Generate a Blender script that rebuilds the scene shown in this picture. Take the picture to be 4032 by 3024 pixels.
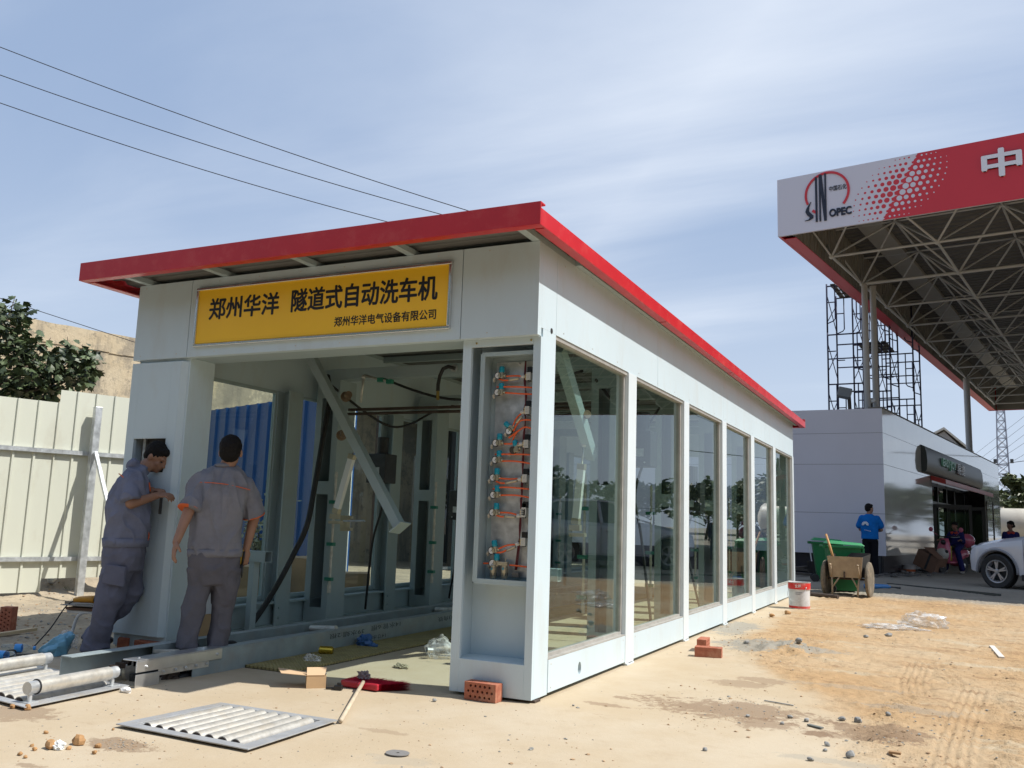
import bpy, bmesh, math, random
import numpy as np
from mathutils import Vector, Matrix, noise
R = math.radians
random.seed(7)
for o in list(bpy.data.objects): bpy.data.objects.remove(o)
SC = bpy.context.scene
COL = SC.collection
# ---------------------------------------------------------------- camera
CAM = np.array([2.4465, -5.4961, 1.17]); YAW, PIT, ROL, FPX = 25.807, 8.6815, 1.8988, 3514.3
def _axes():
    a, b, c = np.radians([YAW, PIT, ROL])
    f = np.array([-np.sin(a)*np.cos(b), np.cos(a)*np.cos(b), np.sin(b)])
    r = np.array([np.cos(a), np.sin(a), 0]); u = np.cross(r, f)
    return r*np.cos(c)+u*np.sin(c), -r*np.sin(c)+u*np.cos(c), f
CR, CU, CF = _axes()
def ray(px, py): return CF + CR*(px-2016)/FPX - CU*(py-1512)/FPX
def G(px, py, z=0.0):
    d = ray(px, py); return Vector(CAM + d*(z-CAM[2])/d[2])
def PX(px, py, X):
    d = ray(px, py); return Vector(CAM + d*(X-CAM[0])/d[0])
def PY(px, py, Y):
    d = ray(px, py); return Vector(CAM + d*(Y-CAM[1])/d[1])
def PL(px, py, p, n):
    d = ray(px, py); p = np.array(p, float); n = np.array(n, float)
    return Vector(CAM + d*((p-CAM)@n)/(d@n))
cam = bpy.data.cameras.new('camera'); co = bpy.data.objects.new('camera', cam); COL.objects.link(co)
m = Matrix(((CR[0], CU[0], -CF[0], CAM[0]), (CR[1], CU[1], -CF[1], CAM[1]), (CR[2], CU[2], -CF[2], CAM[2]), (0, 0, 0, 1)))
co.matrix_world = m; cam.sensor_width = 36; cam.lens = 36*FPX/4032; cam.clip_start = .05; cam.clip_end = 3000
SC.camera = co
# ---------------------------------------------------------------- light
SUN = Vector((.716, .16, 1.0)).normalized()
elev = math.asin(SUN.z); azim = math.atan2(SUN.x, SUN.y)
sl = bpy.data.lights.new('sun', 'SUN'); sl.energy = 5.0; sl.angle = R(.53); sl.color = (1, .965, .90)
so = bpy.data.objects.new('sun', sl); COL.objects.link(so); so.rotation_euler = SUN.to_track_quat('Z', 'Y').to_euler()
W = bpy.data.worlds.new('World'); SC.world = W; W.use_nodes = True
nt = W.node_tree; nt.nodes.clear(); N = nt.nodes; L_ = nt.links
out = N.new('ShaderNodeOutputWorld'); bg = N.new('ShaderNodeBackground'); L_.new(bg.outputs[0], out.inputs[0])
sky = N.new('ShaderNodeTexSky'); sky.sky_type = 'NISHITA'; sky.sun_disc = False; sky.sun_elevation = elev; sky.sun_rotation = azim
sky.air_density = 1.0; sky.dust_density = 2.6; sky.ozone_density = 3.0
tc = N.new('ShaderNodeTexCoord')
sep = N.new('ShaderNodeSeparateXYZ'); L_.new(tc.outputs['Generated'], sep.inputs[0])
def M_(op, a, b=None, c=None, clamp=False):
    n = N.new('ShaderNodeMath'); n.operation = op; n.use_clamp = clamp
    for i, v in enumerate((a, b, c)):
        if v is None: continue
        if isinstance(v, (int, float)): n.inputs[i].default_value = v
        else: L_.new(v, n.inputs[i])
    return n.outputs[0]
# cirrus: direction projected on a high flat layer, stretched noise
zz = M_('MAXIMUM', M_('ADD', sep.outputs[2], .12), .05)
cx = M_('DIVIDE', sep.outputs[0], zz); cy = M_('DIVIDE', sep.outputs[1], zz)
cmb = N.new('ShaderNodeCombineXYZ'); L_.new(cx, cmb.inputs[0]); L_.new(cy, cmb.inputs[1])
mp = N.new('ShaderNodeMapping'); mp.inputs['Rotation'].default_value = (0, 0, R(62)); mp.inputs['Scale'].default_value = (.38, 1.25, 1)
L_.new(cmb.outputs[0], mp.inputs[0])
n1 = N.new('ShaderNodeTexNoise'); n1.inputs['Scale'].default_value = 1.0; n1.inputs['Detail'].default_value = 9; n1.inputs['Roughness'].default_value = .56; n1.inputs['Distortion'].default_value = .35
L_.new(mp.outputs[0], n1.inputs['Vector'])
n2 = N.new('ShaderNodeTexNoise'); n2.inputs['Scale'].default_value = .55; n2.inputs['Detail'].default_value = 3
L_.new(cmb.outputs[0], n2.inputs['Vector'])
# one broad veil band crossing from the zenith down to the right
vx = M_('ADD', M_('MULTIPLY', cx, .80), M_('MULTIPLY', cy, .60))
band = M_('SUBTRACT', 1.0, M_('MULTIPLY', M_('ABSOLUTE', M_('SUBTRACT', vx, .62)), 1.0), None, True)
cl = M_('ADD', M_('MULTIPLY', n1.outputs[0], 1.15), M_('MULTIPLY', n2.outputs[0], .55))
cl = M_('ADD', cl, M_('MULTIPLY', band, .42))
ms = N.new('ShaderNodeMapRange'); ms.interpolation_type = 'SMOOTHSTEP'; ms.inputs[1].default_value = .90; ms.inputs[2].default_value = 1.60
L_.new(cl, ms.inputs[0])
mask = M_('MULTIPLY', ms.outputs[0], .80)
hz = N.new('ShaderNodeMapRange'); hz.interpolation_type = 'SMOOTHSTEP'; hz.inputs[1].default_value = .42; hz.inputs[2].default_value = -.02; hz.inputs[3].default_value = 0; hz.inputs[4].default_value = .62
L_.new(sep.outputs[2], hz.inputs[0])
def mixc(f, a, b):
    n = N.new('ShaderNodeMix'); n.data_type = 'RGBA'
    if isinstance(f, (int, float)): n.inputs[0].default_value = f
    else: L_.new(f, n.inputs[0])
    for i, v in ((6, a), (7, b)):
        if isinstance(v, tuple): n.inputs[i].default_value = v
        else: L_.new(v, n.inputs[i])
    return n.outputs[2]
tint = N.new('ShaderNodeMix'); tint.data_type = 'RGBA'; tint.blend_type = 'MULTIPLY'; tint.inputs[0].default_value = 1
L_.new(sky.outputs[0], tint.inputs[6]); tint.inputs[7].default_value = (1.05, 1.05, 1.0, 1)
base0 = mixc(.72, tint.outputs[2], (3.7, 4.85, 7.0, 1)); base = mixc(hz.outputs[0], base0, (6.7, 7.5, 8.6, 1))
skyc = mixc(mask, base, (8.6, 9.1, 9.8, 1))
L_.new(skyc, bg.inputs[0]); bg.inputs[1].default_value = .10
SC.view_settings.view_transform = 'Standard'; SC.view_settings.look = 'None'; SC.view_settings.exposure = 0.2; SC.view_settings.gamma = 1
SC.cycles.max_bounces = 10; SC.cycles.transparent_max_bounces = 24; SC.cycles.glossy_bounces = 4
SC.cycles.use_adaptive_sampling = True
# ---------------------------------------------------------------- materials
MATS = {}
def mat(name, base=(.5, .5, .5), rough=.5, metal=0.0, spec=.5, var=0.0, vs=8.0, bump=0.0, bs=40.0, dirt=None, dk=.0, ds=3.0, coat=0, emit=None, stretch=None, sss=0, alpha=None, trans=0, rvar=0):
    if name in MATS: return MATS[name]
    m = bpy.data.materials.new(name); m.use_nodes = True; MATS[name] = m
    nt = m.node_tree; n = nt.nodes; l = nt.links; b = n['Principled BSDF']
    b.inputs['Base Color'].default_value = (*base, 1); b.inputs['Roughness'].default_value = rough; b.inputs['Metallic'].default_value = metal
    b.inputs['Specular IOR Level'].default_value = spec
    if coat: b.inputs['Coat Weight'].default_value = coat; b.inputs['Coat Roughness'].default_value = .05
    if trans: b.inputs['Transmission Weight'].default_value = trans
    if sss: b.inputs['Subsurface Weight'].default_value = sss; b.inputs['Subsurface Radius'].default_value = (.02, .008, .004)
    if alpha is not None: b.inputs['Alpha'].default_value = alpha
    if emit: b.inputs['Emission Color'].default_value = (*emit[:3], 1); b.inputs['Emission Strength'].default_value = emit[3]
    tc = n.new('ShaderNodeTexCoord'); src = tc.outputs['Object']
    if stretch:
        mp = n.new('ShaderNodeMapping'); mp.inputs['Scale'].default_value = stretch; l.new(src, mp.inputs[0]); src = mp.outputs[0]
    last = None
    if var:
        t = n.new('ShaderNodeTexNoise'); t.inputs['Scale'].default_value = vs; t.inputs['Detail'].default_value = 6; t.inputs['Roughness'].default_value = .6; l.new(src, t.inputs['Vector'])
        r = n.new('ShaderNodeMapRange'); r.inputs[1].default_value = .3; r.inputs[2].default_value = .7; r.inputs[3].default_value = 1-var; r.inputs[4].default_value = 1+var; l.new(t.outputs[0], r.inputs[0])
        mx = n.new('ShaderNodeMix'); mx.data_type = 'RGBA'; mx.blend_type = 'MULTIPLY'; mx.inputs[0].default_value = 1; mx.inputs[6].default_value = (*base, 1)
        l.new(r.outputs[0], mx.inputs[7]); last = mx.outputs[2]
        if rvar:
            rr = n.new('ShaderNodeMapRange'); rr.inputs[1].default_value = .3; rr.inputs[2].default_value = .7; rr.inputs[3].default_value = rough-rvar; rr.inputs[4].default_value = rough+rvar; l.new(t.outputs[0], rr.inputs[0]); l.new(rr.outputs[0], b.inputs['Roughness'])
    if dirt:
        t = n.new('ShaderNodeTexNoise'); t.inputs['Scale'].default_value = ds; t.inputs['Detail'].default_value = 9; t.inputs['Roughness'].default_value = .68; l.new(src, t.inputs['Vector'])
        r = n.new('ShaderNodeMapRange'); r.inputs[1].default_value = .5; r.inputs[2].default_value = .72; r.inputs[3].default_value = 0; r.inputs[4].default_value = dk; l.new(t.outputs[0], r.inputs[0])
        mx = n.new('ShaderNodeMix'); mx.data_type = 'RGBA'; l.new(r.outputs[0], mx.inputs[0])
        if last: l.new(last, mx.inputs[6])
        else: mx.inputs[6].default_value = (*base, 1)
        mx.inputs[7].default_value = (*dirt, 1); last = mx.outputs[2]
    if last: l.new(last, b.inputs['Base Color'])
    if bump:
        t = n.new('ShaderNodeTexNoise'); t.inputs['Scale'].default_value = bs; t.inputs['Detail'].default_value = 5; l.new(src, t.inputs['Vector'])
        bp = n.new('ShaderNodeBump'); bp.inputs['Strength'].default_value = 1; bp.inputs['Distance'].default_value = bump; l.new(t.outputs[0], bp.inputs['Height']); l.new(bp.outputs[0], b.inputs['Normal'])
    return m
white = mat('white_paint', (.555, .66, .71), .38, var=.04, vs=1.6, dirt=(.40, .37, .31), dk=.28, ds=3.2, stretch=(1, 1, .35))
whitef = mat('white_frame_paint', (.64, .71, .74), .34, var=.03, vs=5, dirt=(.45, .42, .36), dk=.25, ds=5)
steelp = mat('pale_blue_grey_paint', (.37, .455, .475), .45, var=.05, vs=4, dirt=(.30, .29, .26), dk=.35, ds=4)
redp = mat('red_paint', (.52, .020, .028), .32, var=.07, vs=3, dirt=(.62, .18, .14), dk=.25, ds=6)
yellow = mat('yellow_board', (.95, .57, .03), .35, var=.02, vs=3)
black = mat('black_print', (.012, .012, .014), .45)
alu = mat('aluminium', (.62, .63, .64), .32, metal=.85, var=.08, vs=10)
galv = mat('galvanised_steel', (.56, .58, .59), .38, metal=.55, var=.22, vs=14, bump=.0004, bs=60, rvar=.1)
galvd = mat('dusty_galvanised_steel', (.60, .58, .53), .42, metal=.55, var=.2, vs=18, dirt=(.58, .50, .38), dk=.6, ds=7)
rust = mat('rusty_dark_steel', (.085, .062, .05), .65, metal=.3, var=.3, vs=14)
darks = mat('dark_steel', (.05, .052, .055), .5, metal=.4, var=.2, vs=10)
rubber = mat('black_rubber', (.02, .02, .021), .6, var=.2, vs=20)
dusty_rub = mat('muddy_rubber', (.16, .135, .10), .9, var=.3, vs=16, dirt=(.36, .29, .20), dk=.8, ds=6, bump=.003, bs=40)
plasticb = mat('black_plastic', (.015, .015, .017), .35)
def srgb(r, g, b): return tuple(((c/255)/12.92 if c/255 <= .04045 else ((c/255+.055)/1.055)**2.4) for c in (r, g, b))
def glass_mat(name, tint, ior=1.75, mx=.9):
    m = bpy.data.materials.new(name); m.use_nodes = True; nt = m.node_tree; n = nt.nodes; l = nt.links; n.clear()
    o = n.new('ShaderNodeOutputMaterial'); t = n.new('ShaderNodeBsdfTransparent'); t.inputs[0].default_value = (*tint, 1)
    g = n.new('ShaderNodeBsdfGlossy'); g.inputs['Roughness'].default_value = .0; g.inputs[0].default_value = (.93, .97, .96, 1)
    f = n.new('ShaderNodeFresnel'); f.inputs[0].default_value = ior
    ge = n.new('ShaderNodeNewGeometry'); s = n.new('ShaderNodeMath'); s.operation = 'SUBTRACT'; s.inputs[0].default_value = 1; l.new(ge.outputs['Backfacing'], s.inputs[1])
    mu = n.new('ShaderNodeMath'); mu.operation = 'MULTIPLY'; l.new(f.outputs[0], mu.inputs[0]); l.new(s.outputs[0], mu.inputs[1])
    mi = n.new('ShaderNodeMath'); mi.operation = 'MINIMUM'; mi.inputs[1].default_value = mx; l.new(mu.outputs[0], mi.inputs[0])
    x = n.new('ShaderNodeMixShader'); l.new(mi.outputs[0], x.inputs[0]); l.new(t.outputs[0], x.inputs[1]); l.new(g.outputs[0], x.inputs[2]); l.new(x.outputs[0], o.inputs[0])
    return m
glass = glass_mat('window_glass', (.86, .93, .905)); glassl = glass_mat('left_window_glass', (.80, .86, .84), 1.35)
darkglass = mat('dark_glass', (.012, .015, .016), .03, spec=.7)
# ---------------------------------------------------------------- mesh helpers
class MB:
    def __init__(s): s.v = []; s.f = []; s.m = []
    def add(s, vs, fs, mi=0):
        b = len(s.v); s.v += [tuple(v) for v in vs]; s.f += [tuple(i+b for i in f) for f in fs]; s.m += [mi]*len(fs); return s
    def box(s, x0, x1, y0, y1, z0, z1, mi=0):
        if x0 > x1: x0, x1 = x1, x0
        if y0 > y1: y0, y1 = y1, y0
        if z0 > z1: z0, z1 = z1, z0
        v = [(x, y, z) for z in (z0, z1) for y in (y0, y1) for x in (x0, x1)]
        return s.add(v, [(0, 2, 3, 1), (4, 5, 7, 6), (0, 1, 5, 4), (2, 6, 7, 3), (0, 4, 6, 2), (1, 3, 7, 5)], mi)
    def obox(s, c, sx, sy, sz, rot=None, mi=0):
        c = Vector(c); rot = rot or Matrix.Identity(3)
        v = [c + rot @ Vector((x*sx/2, y*sy/2, z*sz/2)) for z in (-1, 1) for y in (-1, 1) for x in (-1, 1)]
        return s.add(v, [(0, 2, 3, 1), (4, 5, 7, 6), (0, 1, 5, 4), (2, 6, 7, 3), (0, 4, 6, 2), (1, 3, 7, 5)], mi)
    def beam(s, p0, p1, w, h, up=(0, 0, 1), mi=0):
        p0 = Vector(p0); p1 = Vector(p1); d = (p1-p0); L = d.length; d.normalize(); up = Vector(up)
        if abs(d.dot(up)) > .99: up = Vector((0, 1, 0))
        x = d.cross(up).normalized(); z = x.cross(d)
        return s.obox((p0+p1)/2, w, L, h, Matrix((x, d, z)).transposed(), mi)
    def tube(s, pts, r, seg=10, cap=True, mi=0, closed=False):
        pts = [Vector(p) for p in pts]; n = len(pts); rs = r if isinstance(r, (list, tuple)) else [r]*n
        t0 = (pts[1]-pts[0]).normalized(); up = Vector((0, 0, 1)) if abs(t0.z) < .9 else Vector((0, 1, 0)); x = t0.cross(up).normalized(); vs = []
        for i in range(n):
            if closed: t = (pts[(i+1) % n]-pts[i-1]).normalized()
            else: t = (pts[min(i+1, n-1)]-pts[max(i-1, 0)]).normalized()
            x = (x - t*x.dot(t)).normalized(); y = t.cross(x)
            for k in range(seg):
                a = 2*math.pi*k/seg; vs.append(pts[i]+(x*math.cos(a)+y*math.sin(a))*rs[i])
        fs = []
        for i in range(n if closed else n-1):
            j = (i+1) % n
            for k in range(seg): fs.append((i*seg+k, i*seg+(k+1) % seg, j*seg+(k+1) % seg, j*seg+k))
        if cap and not closed: fs += [tuple(range(seg))[::-1], tuple((n-1)*seg+k for k in range(seg))]
        return s.add(vs, fs, mi)
    def lathe(s, prof, c=(0, 0, 0), ax=(0, 0, 1), seg=24, mi=0, caps=True):
        c = Vector(c); q = Vector((0, 0, 1)).rotation_difference(Vector(ax).normalized()); vs = []
        for (r, h) in prof:
            for k in range(seg):
                a = 2*math.pi*k/seg; vs.append(c + q @ Vector((r*math.cos(a), r*math.sin(a), h)))
        fs = []
        for i in range(len(prof)-1):
            for k in range(seg): fs.append((i*seg+k, i*seg+(k+1) % seg, (i+1)*seg+(k+1) % seg, (i+1)*seg+k))
        if caps: fs += [tuple(range(seg))[::-1], tuple((len(prof)-1)*seg+k for k in range(seg))]
        return s.add(vs, fs, mi)
    def ell(s, c, rx, ry, rz, rot=None, seg=16, rings=10, mi=0):
        c = Vector(c); rot = rot or Matrix.Identity(3); vs = []
        for i in range(1, rings):
            ph = math.pi*i/rings
            for k in range(seg):
                a = 2*math.pi*k/seg; vs.append(c+rot @ Vector((rx*math.sin(ph)*math.cos(a), ry*math.sin(ph)*math.sin(a), rz*math.cos(ph))))
        t = len(vs); vs += [c+rot @ Vector((0, 0, rz)), c+rot @ Vector((0, 0, -rz))]; fs = []
        for i in range(rings-2):
            for k in range(seg): fs.append((i*seg+k, (i+1)*seg+k, (i+1)*seg+(k+1) % seg, i*seg+(k+1) % seg))
        for k in range(seg): fs.append((t, k, (k+1) % seg)); fs.append((t+1, (rings-2)*seg+(k+1) % seg, (rings-2)*seg+k))
        return s.add(vs, fs, mi)
    def prism(s, poly, o, ux, uy, th, mi=0, holes=None):
        """polygon (2-D) in the plane o,ux,uy extruded by th along ux x uy; ear-filled by bmesh"""
        o = Vector(o); ux = Vector(ux); uy = Vector(uy); nz = ux.cross(uy).normalized()
        b = bmesh.new(); es = []
        for pl in [poly]+(holes or []):
            vs = [b.verts.new(o+ux*p[0]+uy*p[1]) for p in pl]
            es += [b.edges.new((vs[i], vs[(i+1) % len(vs)])) for i in range(len(vs))]
        bmesh.ops.triangle_fill(b, use_beauty=True, use_dissolve=False, edges=es)
        for f in b.faces:
            f.normal_update()
            if f.normal.dot(nz) > 0: f.normal_flip()
        r = bmesh.ops.extrude_face_region(b, geom=b.faces[:])
        bmesh.ops.translate(b, vec=nz*th, verts=[g for g in r['geom'] if isinstance(g, bmesh.types.BMVert)])
        bmesh.ops.recalc_face_normals(b, faces=b.faces[:])
        b.verts.index_update()
        s.add([v.co for v in b.verts], [[v.index for v in f.verts] for f in b.faces], mi); b.free(); return s
    def build(s, name, mats, parent=None, bevel=0, smooth=False, world=True, auto=None):
        me = bpy.data.meshes.new(name)
        off = parent.get('_m') if False else None
        vs = s.v
        if parent is not None and world:
            inv = wm(parent).inverted(); vs = [inv @ Vector(v) for v in s.v]
        me.from_pydata([tuple(v) for v in vs], [], s.f)
        ms = mats if isinstance(mats, (list, tuple)) else [mats]
        for m_ in ms: me.materials.append(m_)
        if len(ms) > 1: me.polygons.foreach_set('material_index', s.m)
        if smooth: me.polygons.foreach_set('use_smooth', [True]*len(me.polygons))
        me.update(); o = bpy.data.objects.new(name, me); COL.objects.link(o)
        if auto: me.polygons.foreach_set('use_smooth', [True]*len(me.polygons)); me.set_sharp_from_angle(angle=R(auto))
        if parent is not None: o.parent = parent
        if bevel:
            b = o.modifiers.new('bevel', 'BEVEL'); b.width = bevel; b.segments = 2; b.limit_method = 'ANGLE'; b.angle_limit = R(50)
        return o
def wm(o):
    m_ = o.matrix_basis.copy()
    return wm(o.parent) @ m_ if o.parent else m_
def tag(o, label, cat, group=None, kind=None):
    if label: o['label'] = label
    if cat: o['category'] = cat
    if group: o['group'] = group
    if kind: o['kind'] = kind
    return o
def thing(name, label, cat, loc=(0, 0, 0), rz=0, group=None):
    o = bpy.data.objects.new(name, None); COL.objects.link(o); o.empty_display_size = .1
    o.matrix_basis = Matrix.Translation(Vector(loc)) @ Matrix.Rotation(rz, 4, 'Z')
    return tag(o, label, cat, group)
def dup(root, loc, rz=None, label=None):
    r = root.copy(); COL.objects.link(r)
    r.matrix_basis = Matrix.Translation(Vector(loc)) @ (Matrix.Rotation(rz, 4, 'Z') if rz is not None else root.matrix_basis.to_3x3().to_4x4())
    if label: r['label'] = label
    def rec(a, b):
        for ch in [c for c in a.children]:
            if ch.name in seen: continue
            c = ch.copy(); COL.objects.link(c); c.parent = b; seen.add(c.name); rec(ch, c)
    seen = set(); rec(root, r); return r
def text_mesh(s, bold=0.0, font_ext=.0):
    cu = bpy.data.curves.new('t', 'FONT'); cu.body = s; cu.extrude = .5; cu.offset = bold; cu.resolution_u = 3
    o = bpy.data.objects.new('t', cu); COL.objects.link(o); bpy.context.view_layer.update()
    me = bpy.data.meshes.new_from_object(o.evaluated_get(bpy.context.evaluated_depsgraph_get()))
    v = [tuple(x.co) for x in me.vertices]; f = [tuple(p.vertices) for p in me.polygons]
    bpy.data.objects.remove(o); bpy.data.curves.remove(cu); bpy.data.meshes.remove(me); return v, f
def text(mb, s, o, ux, uy, w, h, th, bold=0.0, mi=0):
    if bold > 0:
        r = bold*(h or w/len(s))*.9
        for k in range(6): a_ = k*math.pi/3; text(mb, s, Vector(o)+Vector(ux).normalized()*(r+r*math.cos(a_))+Vector(uy).normalized()*(r+r*math.sin(a_)), ux, uy, w and w-2*r, h and h-2*r, th+.00012*k, 0, mi)
        return
    """fit text s in a w x h rectangle with lower-left o on plane ux,uy, standing th proud"""
    v, f = text_mesh(s, bold); a = np.array(v); x0, x1 = a[:, 0].min(), a[:, 0].max(); y0, y1 = a[:, 1].min(), a[:, 1].max()
    o = Vector(o); ux = Vector(ux).normalized(); uy = Vector(uy).normalized(); nz = ux.cross(uy)
    sx = w/(x1-x0) if w else h/(y1-y0); sy = h/(y1-y0) if h else sx
    mb.add([o+ux*((p[0]-x0)*sx)+uy*((p[1]-y0)*sy)+nz*(th if p[2] > 0 else 0.0005) for p in v], f, mi); return (x1-x0)*sx
def remesh(mb, voxel, name, mats, parent, smooth_it=0, fn=None):
    me = bpy.data.meshes.new(name); me.from_pydata([tuple(v) for v in mb.v], [], mb.f); me.update()
    b = bmesh.new(); b.from_mesh(me); bmesh.ops.recalc_face_normals(b, faces=b.faces[:]); b.to_mesh(me); b.free()
    o = bpy.data.objects.new(name, me); COL.objects.link(o)
    r = o.modifiers.new('r', 'REMESH'); r.mode = 'VOXEL'; r.voxel_size = voxel
    if smooth_it: s = o.modifiers.new('s', 'SMOOTH'); s.iterations = smooth_it; s.factor = .5
    bpy.context.view_layer.update()
    m2 = bpy.data.meshes.new_from_object(o.evaluated_get(bpy.context.evaluated_depsgraph_get()))
    bpy.data.objects.remove(o); bpy.data.meshes.remove(me)
    n = len(m2.vertices); a = np.zeros(n*3); m2.vertices.foreach_get('co', a); a = a.reshape(-1, 3)
    if fn is not None:
        nn = np.zeros(n*3); m2.vertices.foreach_get('normal', nn); a = fn(a, nn.reshape(-1, 3))
    if parent is not None:
        inv = np.array(wm(parent).inverted()); a = a @ inv[:3, :3].T + inv[:3, 3]
    m2.vertices.foreach_set('co', a.ravel()); m2.polygons.foreach_set('use_smooth', [True]*len(m2.polygons)); m2.update()
    m2.materials.clear()
    for m_ in (mats if isinstance(mats, (list, tuple)) else [mats]): m2.materials.append(m_)
    ob = bpy.data.objects.new(name, m2); COL.objects.link(ob); m2.name = name
    if parent is not None: ob.parent = parent
    return ob
def fbm(p, sc=1.0, oc=4):
    return noise.fractal(Vector(p)*sc, .6, 2.1, oc)
def crumple(c, rx, ry, rz, seed, seg=22, rings=14, amp=.35, sc=3.0):
    mb = MB(); mb.ell((0, 0, 0), 1, 1, 1, seg=seg, rings=rings); q = []
    for v in mb.v:
        v = Vector(v); d = 1+amp*noise.noise(v*sc+Vector((seed, seed*2, 0)))*1.6+amp*.5*noise.noise(v*sc*2.7+Vector((0, seed, 3)))
        z = v.z*d; z = z if z > -.55 else -.55
        q.append((c[0]+v.x*d*rx, c[1]+v.y*d*ry, c[2]+(z+.55)*rz))
    mb.v = q; return mb
# ================================================================ ground
def sst(a, b, x):
    t = np.clip((x-a)/(b-a), 0, 1); return t*t*(3-2*t)
def nz(x, y, s, sd=0.0, oc=4): return noise.fractal(Vector((x*s+sd, y*s-sd*1.7, sd*.3)), .6, 2.1, oc)
# edge between the pale concrete apron and the loose tan soil on the right (x as function of y)
EK = [(-7, 2.6), (-3.0, 2.5), (-1.5, 2.35), (-.3, 2.05), (.8, 1.75), (1.6, 1.55), (2.2, 1.15), (2.7, 1.0), (3.3, .75), (4.5, .50), (6.5, .42), (9, .34), (14, .3), (40, .3)]
def edge(y): return float(np.interp(y, [k[0] for k in EK], [k[1] for k in EK]))
def soil(x, y):
    e = edge(y)+.16*nz(x, y, 1.1, 3)+.05*nz(x, y, 6, 9)
    r = 1/(1+math.exp(-(x-e)/.05)) if abs(x-e) < 2 else (1.0 if x > e else 0.0)
    l = x+4.55+.25*nz(x, y, .9, 5)+.05*y*0
    l2 = 1/(1+math.exp(l/.07)) if abs(l) < 3 else (1.0 if l < 0 else 0.0)
    return max(r*(1-sst(14.2, 14.6, y)), l2)
TR = []   # tyre tracks: list of (polyline, half width)
TR.append(([tuple(G(*p)[:2]) for p in ((4040, 2770), (4010, 2860), (3985, 2960), (3960, 3060), (3930, 3200))], .11))
TR.append(([tuple(G(*p)[:2]) for p in ((4030, 2560), (3990, 2640), (3965, 2720), (3950, 2800), (3945, 2900))], .10))
TR.append(([tuple(G(*p)[:2]) for p in ((3620, 2610), (3590, 2680), (3600, 2740))], .14))
TR.append(([tuple(G(*p)[:2]) for p in ((3840, 2720), (3790, 2830), (3755, 2940), (3740, 3030), (3735, 3200))], .15))
TR.append(([tuple(G(*p)[:2]) for p in ((4032, 2480), (3900, 2560), (3760, 2600), (3600, 2700), (3480, 2830), (3420, 3000))], .12))
TR.append(([tuple(G(*p)[:2]) for p in ((3300, 2450), (3500, 2530), (3700, 2640), (3860, 2780), (3900, 2900))], .10))
def track_h(x, y):
    h = 0
    for k, (pl, hw) in enumerate(TR):
        s0 = 0
        for (ax, ay), (bx, by) in zip(pl, pl[1:]):
            dx, dy = bx-ax, by-ay; L = math.hypot(dx, dy)
            t = ((x-ax)*dx+(y-ay)*dy)/L
            if -0.02 <= t <= L+.02:
                d = ((x-ax)*dy-(y-ay)*dx)/L
                if abs(d) < hw:
                    w = 1-(abs(d)/hw)**4
                    if k < 2 or k == 4: h += w*(-.012+.022*(math.sin((s0+t)*2*math.pi/.085+abs(d)*30) > .0))
                    else: h += w*(-.004+.013*math.sin(d*2*math.pi/.052)*(.5+.5*math.sin((s0+t)*70)**2))
                    return h
            s0 += L
    return h
def gh(x, y):
    s = soil(x, y); up = .12*float(sst(9.0, 15.0, y))*float(sst(-1.5, 1.0, x))
    h = .0035*nz(x, y, 1.3, 1)
    if s > .01:
        h += s*(-.004+.016*nz(x, y, .8, 2)+.013*max(0, nz(x, y, 3.1, 4))+.011*nz(x, y, 12, 6, 3)+.006*abs(nz(x, y, 28, 16, 2)))
        if x > 1.2 and y < 4: h += s*track_h(x, y)
    # rubble lip beside the apron edge near the wash wall
    d = math.hypot((x-.98), (y-3.9)*.45); h += .035*math.exp(-(d/.38)**2)*(1+1.2*nz(x, y, 7, 8))*float(sst(.3, .6, x))
    # earth bank under the fence on the left
    h += .16*math.exp(-((x+8.6)/.5)**2)*float(sst(1.5, 3.2, y))*(1+.8*nz(x, y, 2, 11))*(1-sst(8, 9, y))
    if -2.9 < x < -1.8 and y > -1.4: h = min(h, .004)
    if -3.9 < x < 0.05 and -.1 < y < 11.6: h = h*.25
    return h+up
def axis(segs):
    r = [segs[0][0]]
    for a, b, st in segs:
        n = max(1, int(round((b-a)/st))); r += [a+(b-a)*(i+1)/n for i in range(n)]
    return r
xs = axis([(-400, -60, 85), (-60, -14, 4), (-14, -8.8, .3), (-8.8, -4.4, .1), (-4.4, .3, .06), (.3, 4.6, .019), (4.6, 9, .12), (9, 30, 1.5), (30, 400, 60)])
ys = axis([(-60, -12, 8), (-12, -4, .5), (-4, 3.5, .024), (3.5, 12, .05), (12, 20, .16), (20, 60, 1.6), (60, 600, 60)])
gv = []; cc = []
for y in ys:
    for x in xs:
        near = -14 < x < 9 and -4 <= y <= 26
        gv.append((x, y, gh(x, y) if near else .12*float(sst(9, 15, y))*float(sst(-1.5, 1, x)) - .0)); cc.append(soil(x, y) if near else 1.0)
nx = len(xs); gf = [(j*nx+i, j*nx+i+1, (j+1)*nx+i+1, (j+1)*nx+i) for j in range(len(ys)-1) for i in range(nx-1)]
me = bpy.data.meshes.new('ground'); me.from_pydata(gv, [], gf)
at = me.attributes.new('soil', 'FLOAT', 'POINT'); at.data.foreach_set('value', cc)
me.polygons.foreach_set('use_smooth', [True]*len(me.polygons))
ground = bpy.data.objects.new('ground', me); COL.objects.link(ground); ground['kind'] = 'structure'
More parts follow.
